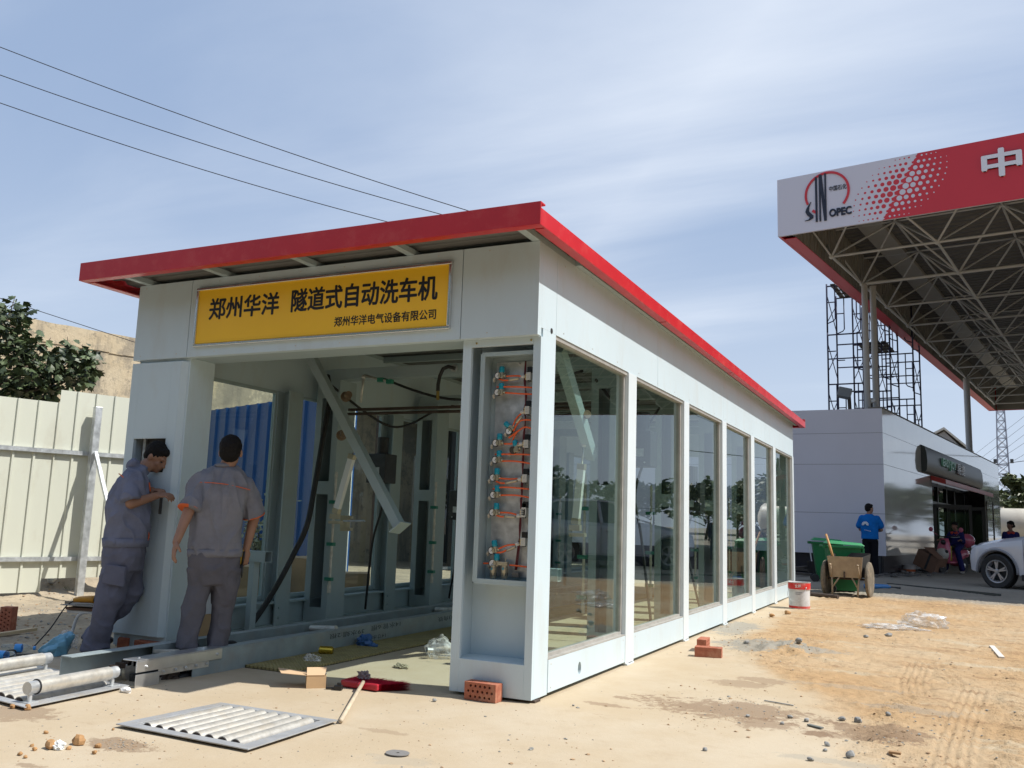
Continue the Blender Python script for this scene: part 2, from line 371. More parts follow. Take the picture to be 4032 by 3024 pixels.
def ground_mat():
    m = bpy.data.materials.new('ground_surface'); m.use_nodes = True; n = m.node_tree.nodes; l = m.node_tree.links; b = n['Principled BSDF']
    tc = n.new('ShaderNodeTexCoord'); P = tc.outputs['Object']; at = n.new('ShaderNodeAttribute'); at.attribute_name = 'soil'; S = at.outputs['Fac']
    def noi(sc, det=6, ro=.6, st=None, dist=0, off=None):
        v = P
        if st or off:
            mp = n.new('ShaderNodeMapping'); mp.inputs['Scale'].default_value = st or (1, 1, 1); mp.inputs['Location'].default_value = off or (0, 0, 0); l.new(P, mp.inputs[0]); v = mp.outputs[0]
        t = n.new('ShaderNodeTexNoise'); t.inputs['Scale'].default_value = sc; t.inputs['Detail'].default_value = det; t.inputs['Roughness'].default_value = ro; t.inputs['Distortion'].default_value = dist; l.new(v, t.inputs['Vector']); return t.outputs[0]
    def rng(v, a, b_, c=0, d=1):
        r = n.new('ShaderNodeMapRange'); r.interpolation_type = 'SMOOTHSTEP'
        for i, q in enumerate((a, b_, c, d)): r.inputs[i+1].default_value = q
        l.new(v, r.inputs[0]); return r.outputs[0]
    def mx(f, a, c, bl='MIX'):
        x = n.new('ShaderNodeMix'); x.data_type = 'RGBA'; x.blend_type = bl
        if isinstance(f, float): x.inputs[0].default_value = f
        else: l.new(f, x.inputs[0])
        for i, v in ((6, a), (7, c)):
            if isinstance(v, tuple): x.inputs[i].default_value = (*v, 1)
            else: l.new(v, x.inputs[i])
        return x.outputs[2]
    def ma(op, a, c):
        x = n.new('ShaderNodeMath'); x.operation = op
        for i, v in ((0, a), (1, c)):
            if isinstance(v, (int, float)): x.inputs[i].default_value = v
            else: l.new(v, x.inputs[i])
        return x.outputs[0]
    def spot(cx, cy, rx, ry, wob=.6):
        vm = n.new('ShaderNodeMapping'); vm.vector_type = 'POINT'; vm.inputs['Location'].default_value = (-cx/rx, -cy/ry, 0); vm.inputs['Scale'].default_value = (1/rx, 1/ry, 0); l.new(P, vm.inputs[0])
        le = n.new('ShaderNodeVectorMath'); le.operation = 'LENGTH'; l.new(vm.outputs[0], le.inputs[0])
        q = ma('ADD', ma('ADD', le.outputs['Value'], ma('MULTIPLY', ma('SUBTRACT', wn, .5), wob*5.0)), ma('MULTIPLY', ma('SUBTRACT', wn2, .5), 2.4)); return rng(q, 1.05, .75)
    wn = noi(2.2, 8, .7); wn2 = noi(16, 8, .75)
    # apron: pale cement, clouded, with hairline streaks
    conc = mx(rng(noi(.9, 7, .65), .35, .68), (.43, .345, .235), (.475, .40, .295))
    conc = mx(rng(noi(5, 8, .7), .5, .75, 0, .45), conc, (0.385, 0.303, 0.207))
    conc = mx(rng(noi(3.0, 8, .72, (1, 2.6, 1)), .60, .72, 0, .55), conc, (0.318, 0.229, 0.144))
    so = mx(rng(noi(.7, 6, .6), .35, .65), (.41, .27, .142), (.45, .335, .21))
    so = mx(rng(noi(1.8, 8, .7, (.6, 2.2, 1)), .52, .64, 0, .75), so, (.27, .17, .092))
    so = mx(rng(noi(1.1, 7, .7, (.5, 1.6, 1), 0, (9, 3, 0)), .56, .66, 0, .8), so, (.46, .385, .27))
    so = mx(rng(noi(22, 6, .7), .56, .7, 0, .55), so, (0.222, 0.141, 0.081))
    # left yard: greyish trampled earth
    sx = n.new('ShaderNodeSeparateXYZ'); l.new(P, sx.inputs[0]); left = rng(sx.outputs[0], -3.2, -4.2)
    ye = mx(rng(noi(1.6, 8, .7), .35, .66), (0.296, 0.248, 0.185), (0.429, 0.355, 0.252)); ye = mx(rng(noi(9, 6, .7), .5, .7, 0, .6), ye, (0.200, 0.163, 0.118))
    so = mx(left, so, ye)
    # station forecourt, grey cement
    far = rng(sx.outputs[1], 13.6, 15.2)
    col = mx(S, conc, so)
    far = rng(ma('ADD', sx.outputs[1], ma('MULTIPLY', wn, 1.6)), 12.1, 13.1); farx = rng(sx.outputs[0], -2.2, -1.6)
    fc = mx(rng(noi(.8, 8, .65), .35, .7), (0.266, 0.237, 0.192), (0.326, 0.292, 0.240))
    col = mx(ma('MULTIPLY', far, farx), col, fc)
    road = rng(sx.outputs[1], -6.2, -7.0); col = mx(road, col, (.06, .058, .055))  # dark ground added behind the camera to cut bounce light on the front
    br = (0.215, 0.144, 0.092)
    for (cx, cy, rx, ry, k) in SPOTS: 
        x = spot(cx, cy, rx, ry); col = mx(ma('MULTIPLY', x, k), col, br)
    for (cx, cy, rx, ry, k) in GREY:
        x = spot(cx, cy, rx, ry); col = mx(ma('MULTIPLY', x, k), col, (.27, .26, .225))
    l.new(col, b.inputs['Base Color']); b.inputs['Roughness'].default_value = .92; b.inputs['Specular IOR Level'].default_value = .2
    bp = n.new('ShaderNodeBump'); bp.inputs['Distance'].default_value = .010; bp.inputs['Strength'].default_value = .9
    hsum = ma('ADD', ma('MULTIPLY', noi(30, 6, .7), ma('ADD', S, .25)), ma('MULTIPLY', noi(110, 4, .6), ma('ADD', ma('MULTIPLY', S, .5), .1)))
    l.new(hsum, bp.inputs['Height']); l.new(bp.outputs[0], b.inputs['Normal']); return m
def gxy(px, py): p = G(px, py); return p.x, p.y
SPOTS = [(*gxy(2890, 2795), .55, .30, .72), (*gxy(3020, 2850), .22, .17, .65), (*gxy(2400, 2775), .16, .06, .55), (*gxy(2900, 2690), .22, .14, .5), (*gxy(2450, 2745), .07, .04, .6), (*gxy(3020, 2680), .2, .14, .5),
         (*gxy(480, 2935), .22, .10, .7), (*gxy(30, 2800), .3, .25, .6), (*gxy(100, 3010), .1, .05, .6), (*gxy(3220, 2890), .10, .08, .9), (*gxy(3480, 2890), .35, .25, .7), (*gxy(3360, 2900), .2, .1, .5), (*gxy(1500, 2880), .15, .04, .35)]
GREY = [(*gxy(3000, 2545), .5, .45, .85), (*gxy(2900, 2470), .25, .9, .8), (*gxy(3160, 2560), .4, .3, .6), (*gxy(3300, 2700), .5, .12, .3), (*gxy(3560, 2790), .3, .12, .4), (*gxy(3300, 3000), .3, .06, .4), (*gxy(1570, 2990), .2, .1, .25), (*gxy(1820, 2620), .3, .06, .35)]
ground.data.materials.append(ground_mat())
# loose grit and clods: countless
def pebble(mb, x, y, z, r, sd):
    q = random.Random(sd); a = q.random()*6.28; vs = []
    for (ux, uy, uz) in ((1, 0, 0), (-.9, .2, 0), (.1, 1, 0), (0, -1, .1), (0, .1, .9), (0, 0, -.7), (.6, .6, .4), (-.5, -.6, .45)):
        s_ = r*(.7+.6*q.random()); vs.append((x+s_*(ux*math.cos(a)-uy*math.sin(a))*1.2, y+s_*(ux*math.sin(a)+uy*math.cos(a)), z+s_*.65*uz+r*.2))
    mb.add(vs, [(0, 6, 4), (6, 2, 4), (2, 1, 4), (1, 7, 4), (7, 3, 4), (3, 0, 4), (0, 5, 3), (3, 5, 1), (1, 5, 2), (2, 5, 0), (0, 2, 6), (1, 3, 7)])
grit = [MB(), MB()]
rr = random.Random(3)
for i in range(7600):
    if i < 2300: px = rr.uniform(1900, 4032); py = 2370+(3024-2370)*rr.random()**.7
    elif i < 3000:
        c = rr.choice([(2890, 2795, 150, 45), (3000, 2545, 130, 35), (2900, 2470, 60, 40), (3480, 2890, 120, 50)]); px = rr.gauss(c[0], c[2]); py = rr.gauss(c[1], c[3])
    elif i < 4000: px = rr.uniform(0, 1900); py = rr.uniform(2690, 3024)
    elif i < 5200: px = rr.uniform(-60, 430); py = rr.uniform(2330, 2560)
    else:
        c = rr.choice([(2890, 2795, 130, 38), (3000, 2545, 150, 38), (2890, 2470, 60, 45), (3480, 2890, 130, 60), (3560, 2510, 260, 18), (3160, 2560, 90, 30), (480, 2935, 60, 14), (3640, 2900, 260, 80)]); px = rr.gauss(c[0], c[2]); py = rr.gauss(c[1], c[3])
    if py < 2320: continue
    p = G(px, py)
    if -3.9 < p.x < .03 and -.1 < p.y < 11.6: continue
    s_ = soil(p.x, p.y)
    cl_ = nz(p.x, p.y, 1.3, 40)
    if i < 2300 and cl_ < -.05+.25*rr.random(): continue
    if s_ < .5 and i < 2300 and rr.random() < .7: continue
    if 3000 <= i < 4000 and rr.random() < .6: continue
    r = .0022+.010*rr.random()**5*(1 if s_ > .5 or i < 3000 else .6)
    if 4000 <= i < 5200: r *= 1.6
    if i >= 5200: r *= .75
    pebble(grit[0 if rr.random() < .62 else 1], p.x, p.y, gh(p.x, p.y), r, i)
for g_, nm, c_ in ((grit[0], 'gravel', (.36, .24, .14)), (grit[1], 'gravel', (.25, .245, .22))):
    o = g_.build(nm, mat('grit_%s' % ('brown' if c_[0] > .3 else 'grey'), c_, .9, var=.25, vs=30)); o['kind'] = 'stuff'
# ================================================================ car wash building
wash = thing('car_wash_building', 'white glass-walled car wash tunnel with red roof edge and yellow sign', 'building', (-1.9, 5.7, 0))
Lw, ZT, ZB, ZH, ZS = 11.51, 3.09, 2.428, 2.487, .243
P1 = [(.260, 1.895), (2.12, 3.772), (3.979, 5.609), (5.842, 7.463), (7.705, 9.322), (9.549, 11.36)]
# right hand front column: open fronted cabinet housing
mb = MB()
mb.box(-.608, -.5405, 0, .03, .02, ZB); mb.box(-.0574, 0, 0, .03, .02, ZB); mb.box(-.5405, -.0574, 0, .03, .02, .238); mb.box(-.5405, -.0574, 0, .03, 2.378, ZB)
mb.box(-.608, -.58, .03, .26, .02, ZB); mb.box(-.03, 0, .03, .26, .02, ZB+.06)
mb.box(-.58, -.03, .232, .26, .02, ZB); mb.box(-.58, -.03, .03, .232, .236, .24)
mb.build('column', white, wash, bevel=.002)
# left hand front column with square hatch
XL = -3.83; xr = -3.262
hx0, hx1, hz0, hz1 = -3.735, -3.365, 1.468, 1.75
mb = MB(); y0 = -.06; y1 = -.03
mb.box(XL, hx0, y0, y1, .15, 2.40); mb.box(hx1, xr, y0, y1, .15, 2.40); mb.box(hx0, hx1, y0, y1, .15, hz0); mb.box(hx0, hx1, y0, y1, hz1, 2.40)
mb.prism([(0, 0), (.045, .035), (.045, .05), (0, .05)], (xr, y0, .15), (1, 0, 0), (0, 1, 0), 2.25)
mb.build('column', white, wash, bevel=.002)
mb = MB(); mb.box(-3.235, -3.20, -.02, .26, .05, ZB); mb.box(-3.79, -3.235, .235, .26, .05, ZB); mb.box(-3.79, -3.755, -.02, .235, .05, ZB); mb.box(-3.755, -3.235, -.025, -.0, 2.28, ZB); mb.box(-3.755, -3.235, -.02, 0, .05, .3)
mb.build('column_frame', white, wash, bevel=.002)
mb = MB(); mb.box(hx0+.02, hx1-.02, .02, .2, hz0-.1, hz1+.12, 0); mb.box(hx0+.05, hx0+.08, .0, .02, hz0-.05, hz1+.05, 1); mb.box(-3.6, -3.45, -.005, .02, hz0+.02, hz0+.09, 1)
mb.build('switch_box', [darks, galv], wash)
# front header in three panels, protruding
for nm, x0, x1 in (('left', XL, -3.216), ('mid', -3.210, -.606), ('right', -.600, 0.0)):
    mb = MB(); mb.box(x0, x1, -.062, -.03, ZB, ZT); mb.box(x0, x1, -.03, .0, ZB, ZB+.02)
    if nm == 'right': mb.box(-.03, 0.0, -.03, .0, ZB+.02, ZT)
    mb.build('header_panel', white, wash, bevel=.0015)
mb = MB(); mb.box(XL, -.02, .0, .26, ZB, ZB+.05); mb.box(XL+.1, -.1, .1, .2, ZB+.05, ZT-.05); mb.build('header_beam', steelp, wash)
# side header (right): lower band and upper band with vertical seams
mb = MB(); mb.box(-.03, 0, 0.0, .257, ZB+.06, ZT)
for a, b in ((.26, 2.80), (2.803, 5.70), (5.703, 8.6), (8.603, Lw)): mb.box(-.03, .0 if a < 1 else .001, a, b, ZH, ZT)
mb.build('side_header', white, wash, bevel=.0012)
mb = MB(); mb.box(XL, XL+.03, .0, Lw, ZB, ZT); mb.build('side_header', white, wash)
mb = MB(); mb.box(XL, 0, Lw-.03, Lw, ZH, ZT); mb.box(XL, XL+.3, Lw-.2, Lw-.03, 0, ZH); mb.box(-.3, -.1, Lw-.2, Lw-.03, 0, ZH); mb.build('rear_frame', white, wash)
# posts, sills, windows on the right side
posts = [(P1[i][1], P1[i+1][0]) for i in range(5)]+[(11.36, Lw)]
for a, b in posts:
    mb = MB(); mb.box(-.11, .008, a, b, .015, ZH-.001); mb.box(-.06, .02, a+.02, b-.02, .0, .014); mb.build('post', whitef, wash, bevel=.002)
for i, (a, b) in enumerate(P1):
    mb = MB()
    if i == 0:
        c = [(.85+.032*math.cos(t*math.pi/8), .115+.047*math.sin(t*math.pi/8)) for t in range(16)]
        mb.prism([(a+.002, .03), (b, .03), (b, ZS), (a+.002, ZS)], (0.004, 0, 0), (0, 1, 0), (0, 0, 1), -.03, holes=[c])
    else: mb.box(-.03, .004, a+.001, b-.001, .03, ZS)
    mb.build('sill_panel', white, wash, bevel=.0012)
    w = MB(); xo, xi = -.028, -.075
    w.box(xi, xo, a, b, ZS, ZS+.035); w.box(xi, xo, a, a+.03, ZS+.035, ZH-.03); w.box(xi, xo, b-.03, b, ZS+.035, ZH-.03); w.box(xi, xo+.02, a, b, ZH-.03, ZH-.001)
    w.box(xo, .002, a, b, ZS+.0005, ZS+.012)
    wf = w.build('window', mat('window_frame_metal', (.42, .41, .38), .45, metal=.3, var=.15, vs=9), wash, bevel=.0015)
    g = MB(); g.box(-.056, -.048, a+.03, b-.03, ZS+.035, ZH-.03); g.build('pane', glass, wf)
# left side wall: base rail, posts, glazing
mb = MB(); mb.box(-3.80, -3.66, .26, Lw-.2, .03, .055); mb.box(-3.735, -3.72, .26, Lw-.2, .055, .26); mb.box(-3.80, -3.66, .26, Lw-.2, .26, .28); mb.box(-3.83, -3.82, .26, Lw-.2, .03, .30)
mb.build('base_rail', steelp, wash)
for a, b in [(1.80, 2.02), (3.78, 4.0), (5.75, 5.97), (7.70, 7.92), (9.6, 9.82)]:
    mb = MB(); mb.box(-3.82, -3.80, a, b, .015, ZB); mb.box(-3.80, -3.66, a+.1, a+.115, .015, ZB); mb.box(-3.66, -3.645, a, b, .015, ZB); mb.box(-3.78, -3.6, a-.04, b+.04, .012, .02)
    for z in (.12, .22): mb.lathe([(.012, 0), (.012, .012)], (-3.645, a+.06, z), (1, 0, 0), 6)
    mb.build('post', steelp, wash, bevel=.001)
for a, b in [(.30, 1.78), (2.04, 3.76), (4.02, 5.73), (5.99, 7.68), (7.94, 9.58), (9.84, 11.3)]:
    w = MB(); w.box(-3.83, -3.79, a, b, .305, .335); w.box(-3.83, -3.79, a, b, ZB-.03, ZB); w.box(-3.83, -3.79, a, a+.03, .335, ZB-.03); w.box(-3.83, -3.79, b-.03, b, .335, ZB-.03)
    wf = w.build('window', steelp, wash)
    g = MB(); g.box(-3.814, -3.806, a+.03, b-.03, .335, ZB-.03); g.build('pane', glassl, wf)
# roof: corrugated deck, purlins, red edge channels
RX0, RX1, RY0, RY1, RZ0, RZ1 = -4.08, .187, -.485, 11.80, 3.052, 3.195
pts = []; x = RX0+.03
prof = []
k = 0
deckm = mat('roof_sheet', (.17, .175, .17), .6, metal=.1, var=.1, vs=3)
vs = []; fs = []; yy = RY0+.03; n = 0
while yy < RY1-.03:
    for dy, dz in ((0, 0), (.06, 0), (.085, .025), (.165, .025), (.19, 0)):
        vs += [(RX0+.03, yy+dy, 3.135+dz), (RX1-.045, yy+dy, 3.135+dz)]; n += 1
    yy += .25
fs = [(2*i, 2*i+1, 2*i+3, 2*i+2) for i in range(n-1)]
mb = MB(); mb.add(vs, fs); o = mb.build('roof_sheet', deckm, wash); s = o.modifiers.new('t', 'SOLIDIFY'); s.thickness = .004; s.offset = 1
mb = MB()
for px in (-3.72, -2.85, -1.95, -1.05, -.03): mb.box(px-.03, px+.03, RY0+.05, .6, 3.091, 3.132)
mb.box(-.005, .045, .6, RY1-.05, 3.091, 3.132); mb.box(XL-.02, XL+.04, .6, RY1-.05, 3.091, 3.132)
for y in np.arange(1.2, 11.5, 1.25): mb.box(XL+.04, -.005, y, y+.06, 3.06, 3.132)
mb.build('purlins', steelp, wash)
for (ya, yb, lip, s_) in ((RY0, RY0+.012, RY0+.075, 1), (RY1-.012, RY1, RY1-.075, -1)):
    mb = MB(); mb.box(RX0, RX1, ya, yb, RZ0, RZ1+.012)
    mb.box(RX0+.012, RX1-.012, min(yb, lip) if s_ > 0 else lip, lip if s_ > 0 else ya, RZ0, RZ0+.010)
    mb.box(RX0+.012, RX1+.0, yb if s_ > 0 else lip, lip if s_ > 0 else ya, RZ1, RZ1+.012)
    mb.build('fascia', redp, wash, bevel=.002)
for (xa, xb, l0, l1, zt) in ((RX1-.012, RX1, RX1-.08, RX1-.012, RZ1-.03), (RX0, RX0+.012, RX0+.012, RX0+.08, RZ1-.01)):
    y_ = RY0+.013
    while y_ < RY1-.02:
        e = min(y_+2.95, RY1-.014); mb = MB(); mb.box(xa, xb, y_, e-.002, RZ0, zt); mb.box(l0, l1, y_+.08 if y_ < 0 else y_+.006, e-.02, RZ0+.0, RZ0+.009)
        mb.box(l0, l1, y_, e-.002, zt-.01, zt); mb.build('fascia', redp, wash, bevel=.0015); y_ = e
for (nm, pts_) in (('header', [(x, -.062, z, 0) for z in (ZB+.035, ZT-.03) for x in np.arange(-3.75, -.05, .42)]), ('side', [(.001, y, z, 1) for z in (ZH+.04, ZT-.06) for y in np.arange(.4, 11.3, .6)])):
    mb = MB()
    for (x, y, z, k_) in pts_: mb.lathe([(.006, 0), (.005, .002)], (x, y, z), (1, 0, 0) if k_ else (0, -1, 0), 6)
    o = mb.build('panel_screws', galvd, wash)
for i, (a, b) in enumerate(P1):
    mb = MB(); [mb.lathe([(.006, 0), (.005, .002)], (.004, y, z), (1, 0, 0), 6) for y in (a+.05, b-.05) for z in (.06, ZS-.03)]; mb.build('panel_screws', galvd, wash)
# small round hole plug and screws on the column side
mb = MB(); mb.lathe([(.020, 0), (.020, .0025)], (0, .175, 2.50), (1, 0, 0), 16); mb.build('grommet', rubber, wash)
mb = MB()
for x in (-.50, -.075): mb.lathe([(.008, 0), (.006, .006)], (x, 0, 2.405), (0, -1, 0), 8)
mb.build('screws', mat('brass', (.55, .38, .12), .35, metal=.9), wash)
mb = MB(); mb.box(-3.62, -.2, .2, 2.0, 2.99, 3.0) if False else None
# concrete floor inside stays ground; shallow pads below frame
mb = MB()
for y in (.03, 1.98, 3.85, 5.7, 7.55, 9.4): mb.box(-.1, .015, y, y+.09, -.01, .016)
mb.build('packing_shims', rust, wash)
# ---- sign
sgn = thing('sign_board', 'yellow banner sign with black Chinese lettering in a silver frame above the entrance', 'sign', (-1.9, -.065, 2.5))
sx0, sx1, sz0, sz1 = -3.128, -.681, 2.505, 3.006
mb = MB(); mb.box(sx0+.02, sx1-.02, -.078, -.0625, sz0+.02, sz1-.02); mb.build('panel', yellow, sgn)
mb = MB()
for a, b, c, d in ((sx0, sx1, sz0, sz0+.022), (sx0, sx1, sz1-.022, sz1), (sx0, sx0+.022, sz0+.022, sz1-.022), (sx1-.022, sx1, sz0+.022, sz1-.022)): mb.box(a, b, -.092, -.0625, c, d)
mb.build('frame', mat('polished_frame', (.72, .72, .72), .22, metal=.9), sgn, bevel=.004)
mb = MB(); O = lambda x, z: (x, -.0782, z)
def onsign(px, py): p = PY(px, py, -.078); return p.x, p.z
text(mb, '郑州华洋', O(-2.985, 2.725), (1, 0, 0), (0, 0, 1), .735, .185, .0012, bold=.028)
text(mb, '隧道式自动洗车机', O(-2.13, 2.728), (1, 0, 0), (0, 0, 1), 1.335, .19, .0012, bold=.028)
text(mb, '郑州华洋电气设备有限公司', O(-1.70, 2.585), (1, 0, 0), (0, 0, 1), .90, .078, .0012, bold=.022)
mb.build('lettering', black, sgn)
# ================================================================ pneumatic cabinet inside the right column
cab = thing('control_cabinet', 'open pneumatic cabinet with gauges and orange hoses inside the front column', 'cabinet', (-.27, .15, .74))
a = PY(1883, 1395, .045); b_ = PY(1843, 2368, .045); cx0, cz1, cz0, cx1 = -.487, a.z, .735, -.045
cz1 = 2.345
mb = MB()
mb.box(cx0, cx0+.012, .045, .215, cz0, cz1); mb.box(cx0, cx1, .045, .215, cz0, cz0+.012); mb.box(cx0, cx1, .045, .215, cz1-.012, cz1); mb.box(cx1-.012, cx1, .045, .215, cz0+.012, cz1-.012)
mb.box(cx0+.012, cx0+.035, .045, .055, cz0+.012, cz1-.012); mb.box(cx0+.035, cx1-.012, .045, .055, cz0+.012, cz0+.035); mb.box(cx0+.035, cx1-.012, .045, .055, cz1-.03, cz1-.012); mb.box(cx0+.012, cx1-.012, .21, .215, cz0+.012, cz1-.012)
mb.build('enclosure', steelp, cab, bevel=.0015)
mb = MB(); PLY = .195
mb.box(cx0+.055, cx1-.02, PLY, PLY+.004, cz0+.05, cz1-.05)
for z in (cz0+.07, cz1-.065): mb.lathe([(.012, 0), (.01, .008), (.004, .02)], (-.25, PLY, z), (0, -1, 0), 8)
mb.build('back_plate', galv, cab)
teal = mat('teal_plastic', (.008, .30, .40), .3); orange = mat('orange_hose', (.85, .13, .025), .4); fit = mat('white_fitting', (.60, .58, .52), .4); brass = MATS['brass']; champ = mat('champagne_metal', (.50, .45, .33), .35, metal=.6, var=.1)
dial = mat('gauge_dial', (.78, .78, .76), .3)
YC = PLY-.055
def cabp(px, py, Y=YC): return PY(px, py, Y)
def regulator(px, py, tilt=0.0, r=.0265, side=1, dark=False):
    c = cabp(px, py); rot = Matrix.Rotation(tilt, 3, 'Y')
    mb = MB(); mb.obox(c+rot @ Vector((.022, .012, .002)), .036, .036, .040, rot); mb.lathe([(.009, 0), (.009, .014)], c+rot @ Vector((.040, .012, .0)), rot @ Vector((1, 0, 0)), 8); 
    rg = mb.build('regulator', champ, cab, bevel=.002)
    mb = MB(); mb.lathe([(.017, 0), (.0195, .004), (.020, .040), (.016, .045)], c+rot @ Vector((.024, .012, .022)), rot @ Vector((0, 0, 1)), 14); mb.build('knob', teal, rg, auto=40)
    mb = MB(); ax = Vector((0, -1, 0)) if not dark else Vector((.5, -.8, -.3))
    mb.lathe([(r*.8, -.018), (r, -.012), (r, .006), (r*.86, .0065)], c, ax, 20, 0, False); mb.lathe([(r*.86, .004), (r*.86, .0045)], c, ax, 20, 1)
    if not dark: mb.obox(c+Vector((.003, -.0056, .003)), .0022, .001, r*1.0, Matrix.Rotation(R(38), 3, 'Y'), 0)
    mb.build('gauge', [plasticb, dial] if not dark else [plasticb, plasticb], rg, auto=40)
    mb = MB(); e = c+rot @ Vector((.0, .02, -.006)); mb.tube([e, e+Vector((-.038*side, .005, -.004)), e+Vector((-.050*side, .01, -.012)), e+Vector((-.046*side, .02, -.03))], .0095, 8)
    mb.build('elbow_fitting', fit, rg, smooth=True); return rg
cs = lambda X, Y: (1750+X/2.212, 1250+Y/2.212)
cs2 = lambda X, Y: (1750+X/1.952, 1950+Y/1.952)
for p, t in ((cs(467, 507), 0), (cs(463, 652), 0), (cs(562, 990), -.9), (cs(447, 1092), 0), (cs(443, 1240), 0), (cs(424, 1395), 0), (cs(426, 1545), 0), (cs2(370, 132), 0), (cs2(363, 425), -.2)): regulator(*p, tilt=t)
regulator(*cs(598, 1157), tilt=-.3, dark=True)
regulator(*cs2(372, 525), r=.031)
for X in (376, 462):
    c = cabp(*cs2(X, 560)); mb = MB(); mb.lathe([(.012, .02), (.021, .018), (.021, 0), (.023, -.002), (.023, -.062), (.018, -.07), (.006, -.072)], c, (0, 0, 1), 18)
    f = mb.build('filter_bowl', champ, cab, auto=40)
    mb = MB()
    for k in range(8):
        t = k*math.pi/4; mb.obox(c+Vector((.0232*math.cos(t), .0232*math.sin(t), -.042)), .003, .003, .024, Matrix.Rotation(t, 3, 'Z'))
    mb.build('bowl_slots', plasticb, f)
    mb = MB(); mb.lathe([(.005, 0), (.005, -.012)], c+Vector((0, 0, -.072)), (0, 0, 1), 8); mb.obox(c+Vector((0, -.0235, -.004)), .009, .004, .016); mb.build('drain_cock', teal, f)
mb = MB(); c = cabp(*cs2(450, 525)); mb.obox(c, .075, .03, .024); mb.lathe([(.004, 0), (.004, .025)], c+Vector((.02, 0, .012)), (0, 0, 1), 8); mb.build('filter_body', champ, cab, bevel=.002)
mb = MB(); c = cabp(*cs2(550, 612), .17); mb.obox(c, .05, .03, .035); [mb.obox(c+Vector((0, -.016, dz)), .05, .003, .004) for dz in (-.012, -.004, .004, .012)]; mb.build('silencer', mat('grey_zinc', (.2, .2, .2), .4, metal=.6), cab)
# solenoid valves down the right side
vpx = [cs(740, 500), cs(728, 795), cs(718, 1088), cs(706, 1388), cs(693, 1690), cs2(618, 112), cs2(612, 345)]
for (px, py) in vpx:
    c = cabp(px, py, .15)
    mb = MB(); mb.obox(c+Vector((0, 0, -.012)), .036, .04, .056); [mb.obox(c+Vector((-.004, -.021, dz)), .012, .003, .006) for dz in (-.026, -.012, .002)]
    v = mb.build('solenoid_valve', fit, cab, bevel=.0015)
    mb = MB(); mb.obox(c+Vector((.006, 0, .035)), .034, .036, .042); mb.obox(c+Vector((.002, 0, -.042)), .02, .03, .008); mb.build('coil', plasticb, v, bevel=.002)
    mb = MB(); [mb.lathe([(.006, 0), (.006, .014)], c+Vector((-.013, -.006, dz)), (-1, 0, 0), 8) for dz in (-.028, -.014, .0)]; mb.build('port', brass, v)
# hoses
mb = MB()
def hose(pts, Y=YC+.01, r=.0062):
    q = [cabp(x, y, Y) for x, y in pts]; s = []
    for i in range(len(q)-1):
        p0 = q[max(i-1, 0)]; p1 = q[i]; p2 = q[i+1]; p3 = q[min(i+2, len(q)-1)]
        for t in (0, .25, .5, .75): s.append(.5*((2*p1)+(p2-p0)*t+(2*p0-5*p1+4*p2-p3)*t*t+(3*p1-p0-3*p2+p3)*t**3))
    s.append(q[-1]); mb.tube(s, r, 7)
RX = 778
for a in ([cs(540, 512), cs(620, 508), cs(690, 514)], [cs(470, 535), cs(520, 548), cs(565, 543)], [cs(455, 606), cs(600, 603), cs(770, 610)], [cs(530, 655), cs(650, 663), cs(770, 668)],
          [cs(580, 1000), cs(620, 890), cs(680, 825)], [cs(600, 990), cs(660, 900), cs(760, 893)], [cs(560, 1050), cs(640, 990), cs(700, 955), cs(760, 968)], [cs(590, 1090), cs(610, 1030), cs(640, 990)],
          [cs(520, 1100), cs(580, 1100), cs(660, 1098)], [cs(440, 1192), cs(600, 1190), cs(755, 1195)], [cs(500, 1250), cs(620, 1252), cs(750, 1272)],
          [cs(480, 1400), cs(560, 1406), cs(640, 1404)], [cs(450, 1428), cs(490, 1442), cs(530, 1442)], [cs(420, 1495), cs(520, 1478), cs(740, 1494)], [cs(490, 1548), cs(620, 1548), cs(740, 1568)],
          [cs2(430, 133), cs2(500, 135), cs2(570, 155)], [cs2(400, 155), cs2(440, 165), cs2(465, 162)], [cs2(415, 412), cs2(480, 385), cs2(560, 378)], [cs2(400, 440), cs2(440, 438), cs2(480, 420)], [cs2(500, 537), cs2(560, 542), cs2(640, 552)], [cs2(300, 523), cs2(345, 523)]):
    mb = MB(); hose(a); mb.build('air_hose', orange, cab, smooth=True)
mb = MB()
for a in ([cs(560, 545), cs(650, 530)], [cs(625, 920), cs(675, 860)], [cs(610, 1118), cs(665, 1112)], [cs(530, 1443), cs(635, 1420)], [cs2(460, 162), cs2(545, 168)], [cs2(480, 425), cs2(545, 395)]): mb = MB(); hose(a, YC+.005, .010); mb.build('check_valve', champ, cab, smooth=True)
mb = MB()
for (x, y) in (cs(685, 515), cs(680, 825), cs(665, 1103), cs(655, 1410), cs2(570, 158), cs2(560, 375)): mb = MB(); mb.ell(cabp(x, y, YC+.005), .020, .013, .014, seg=8, rings=6); mb.build('tee_fitting', fit, cab, smooth=True)
mb = MB()
for k, cc_ in enumerate(((.10, .012, .02), )):
    for dx in (-6, 0, 7): hose([cs(708+dx*.5, 380), cs(700+dx, 560), cs(712-dx, 690), cs(698+dx, 800), cs(705, 900), cs(690+dx, 1050), cs(685-dx, 1250), cs(676+dx, 1450), cs(672, 1600), cs2(590+dx, 30), cs2(583-dx, 230), cs2(570+dx, 400), cs2(548+dx, 575)], .17, .0035)
mb.build('wiring_loom', mat('dark_red_wire', (.11, .012, .02), .45), cab, smooth=True)
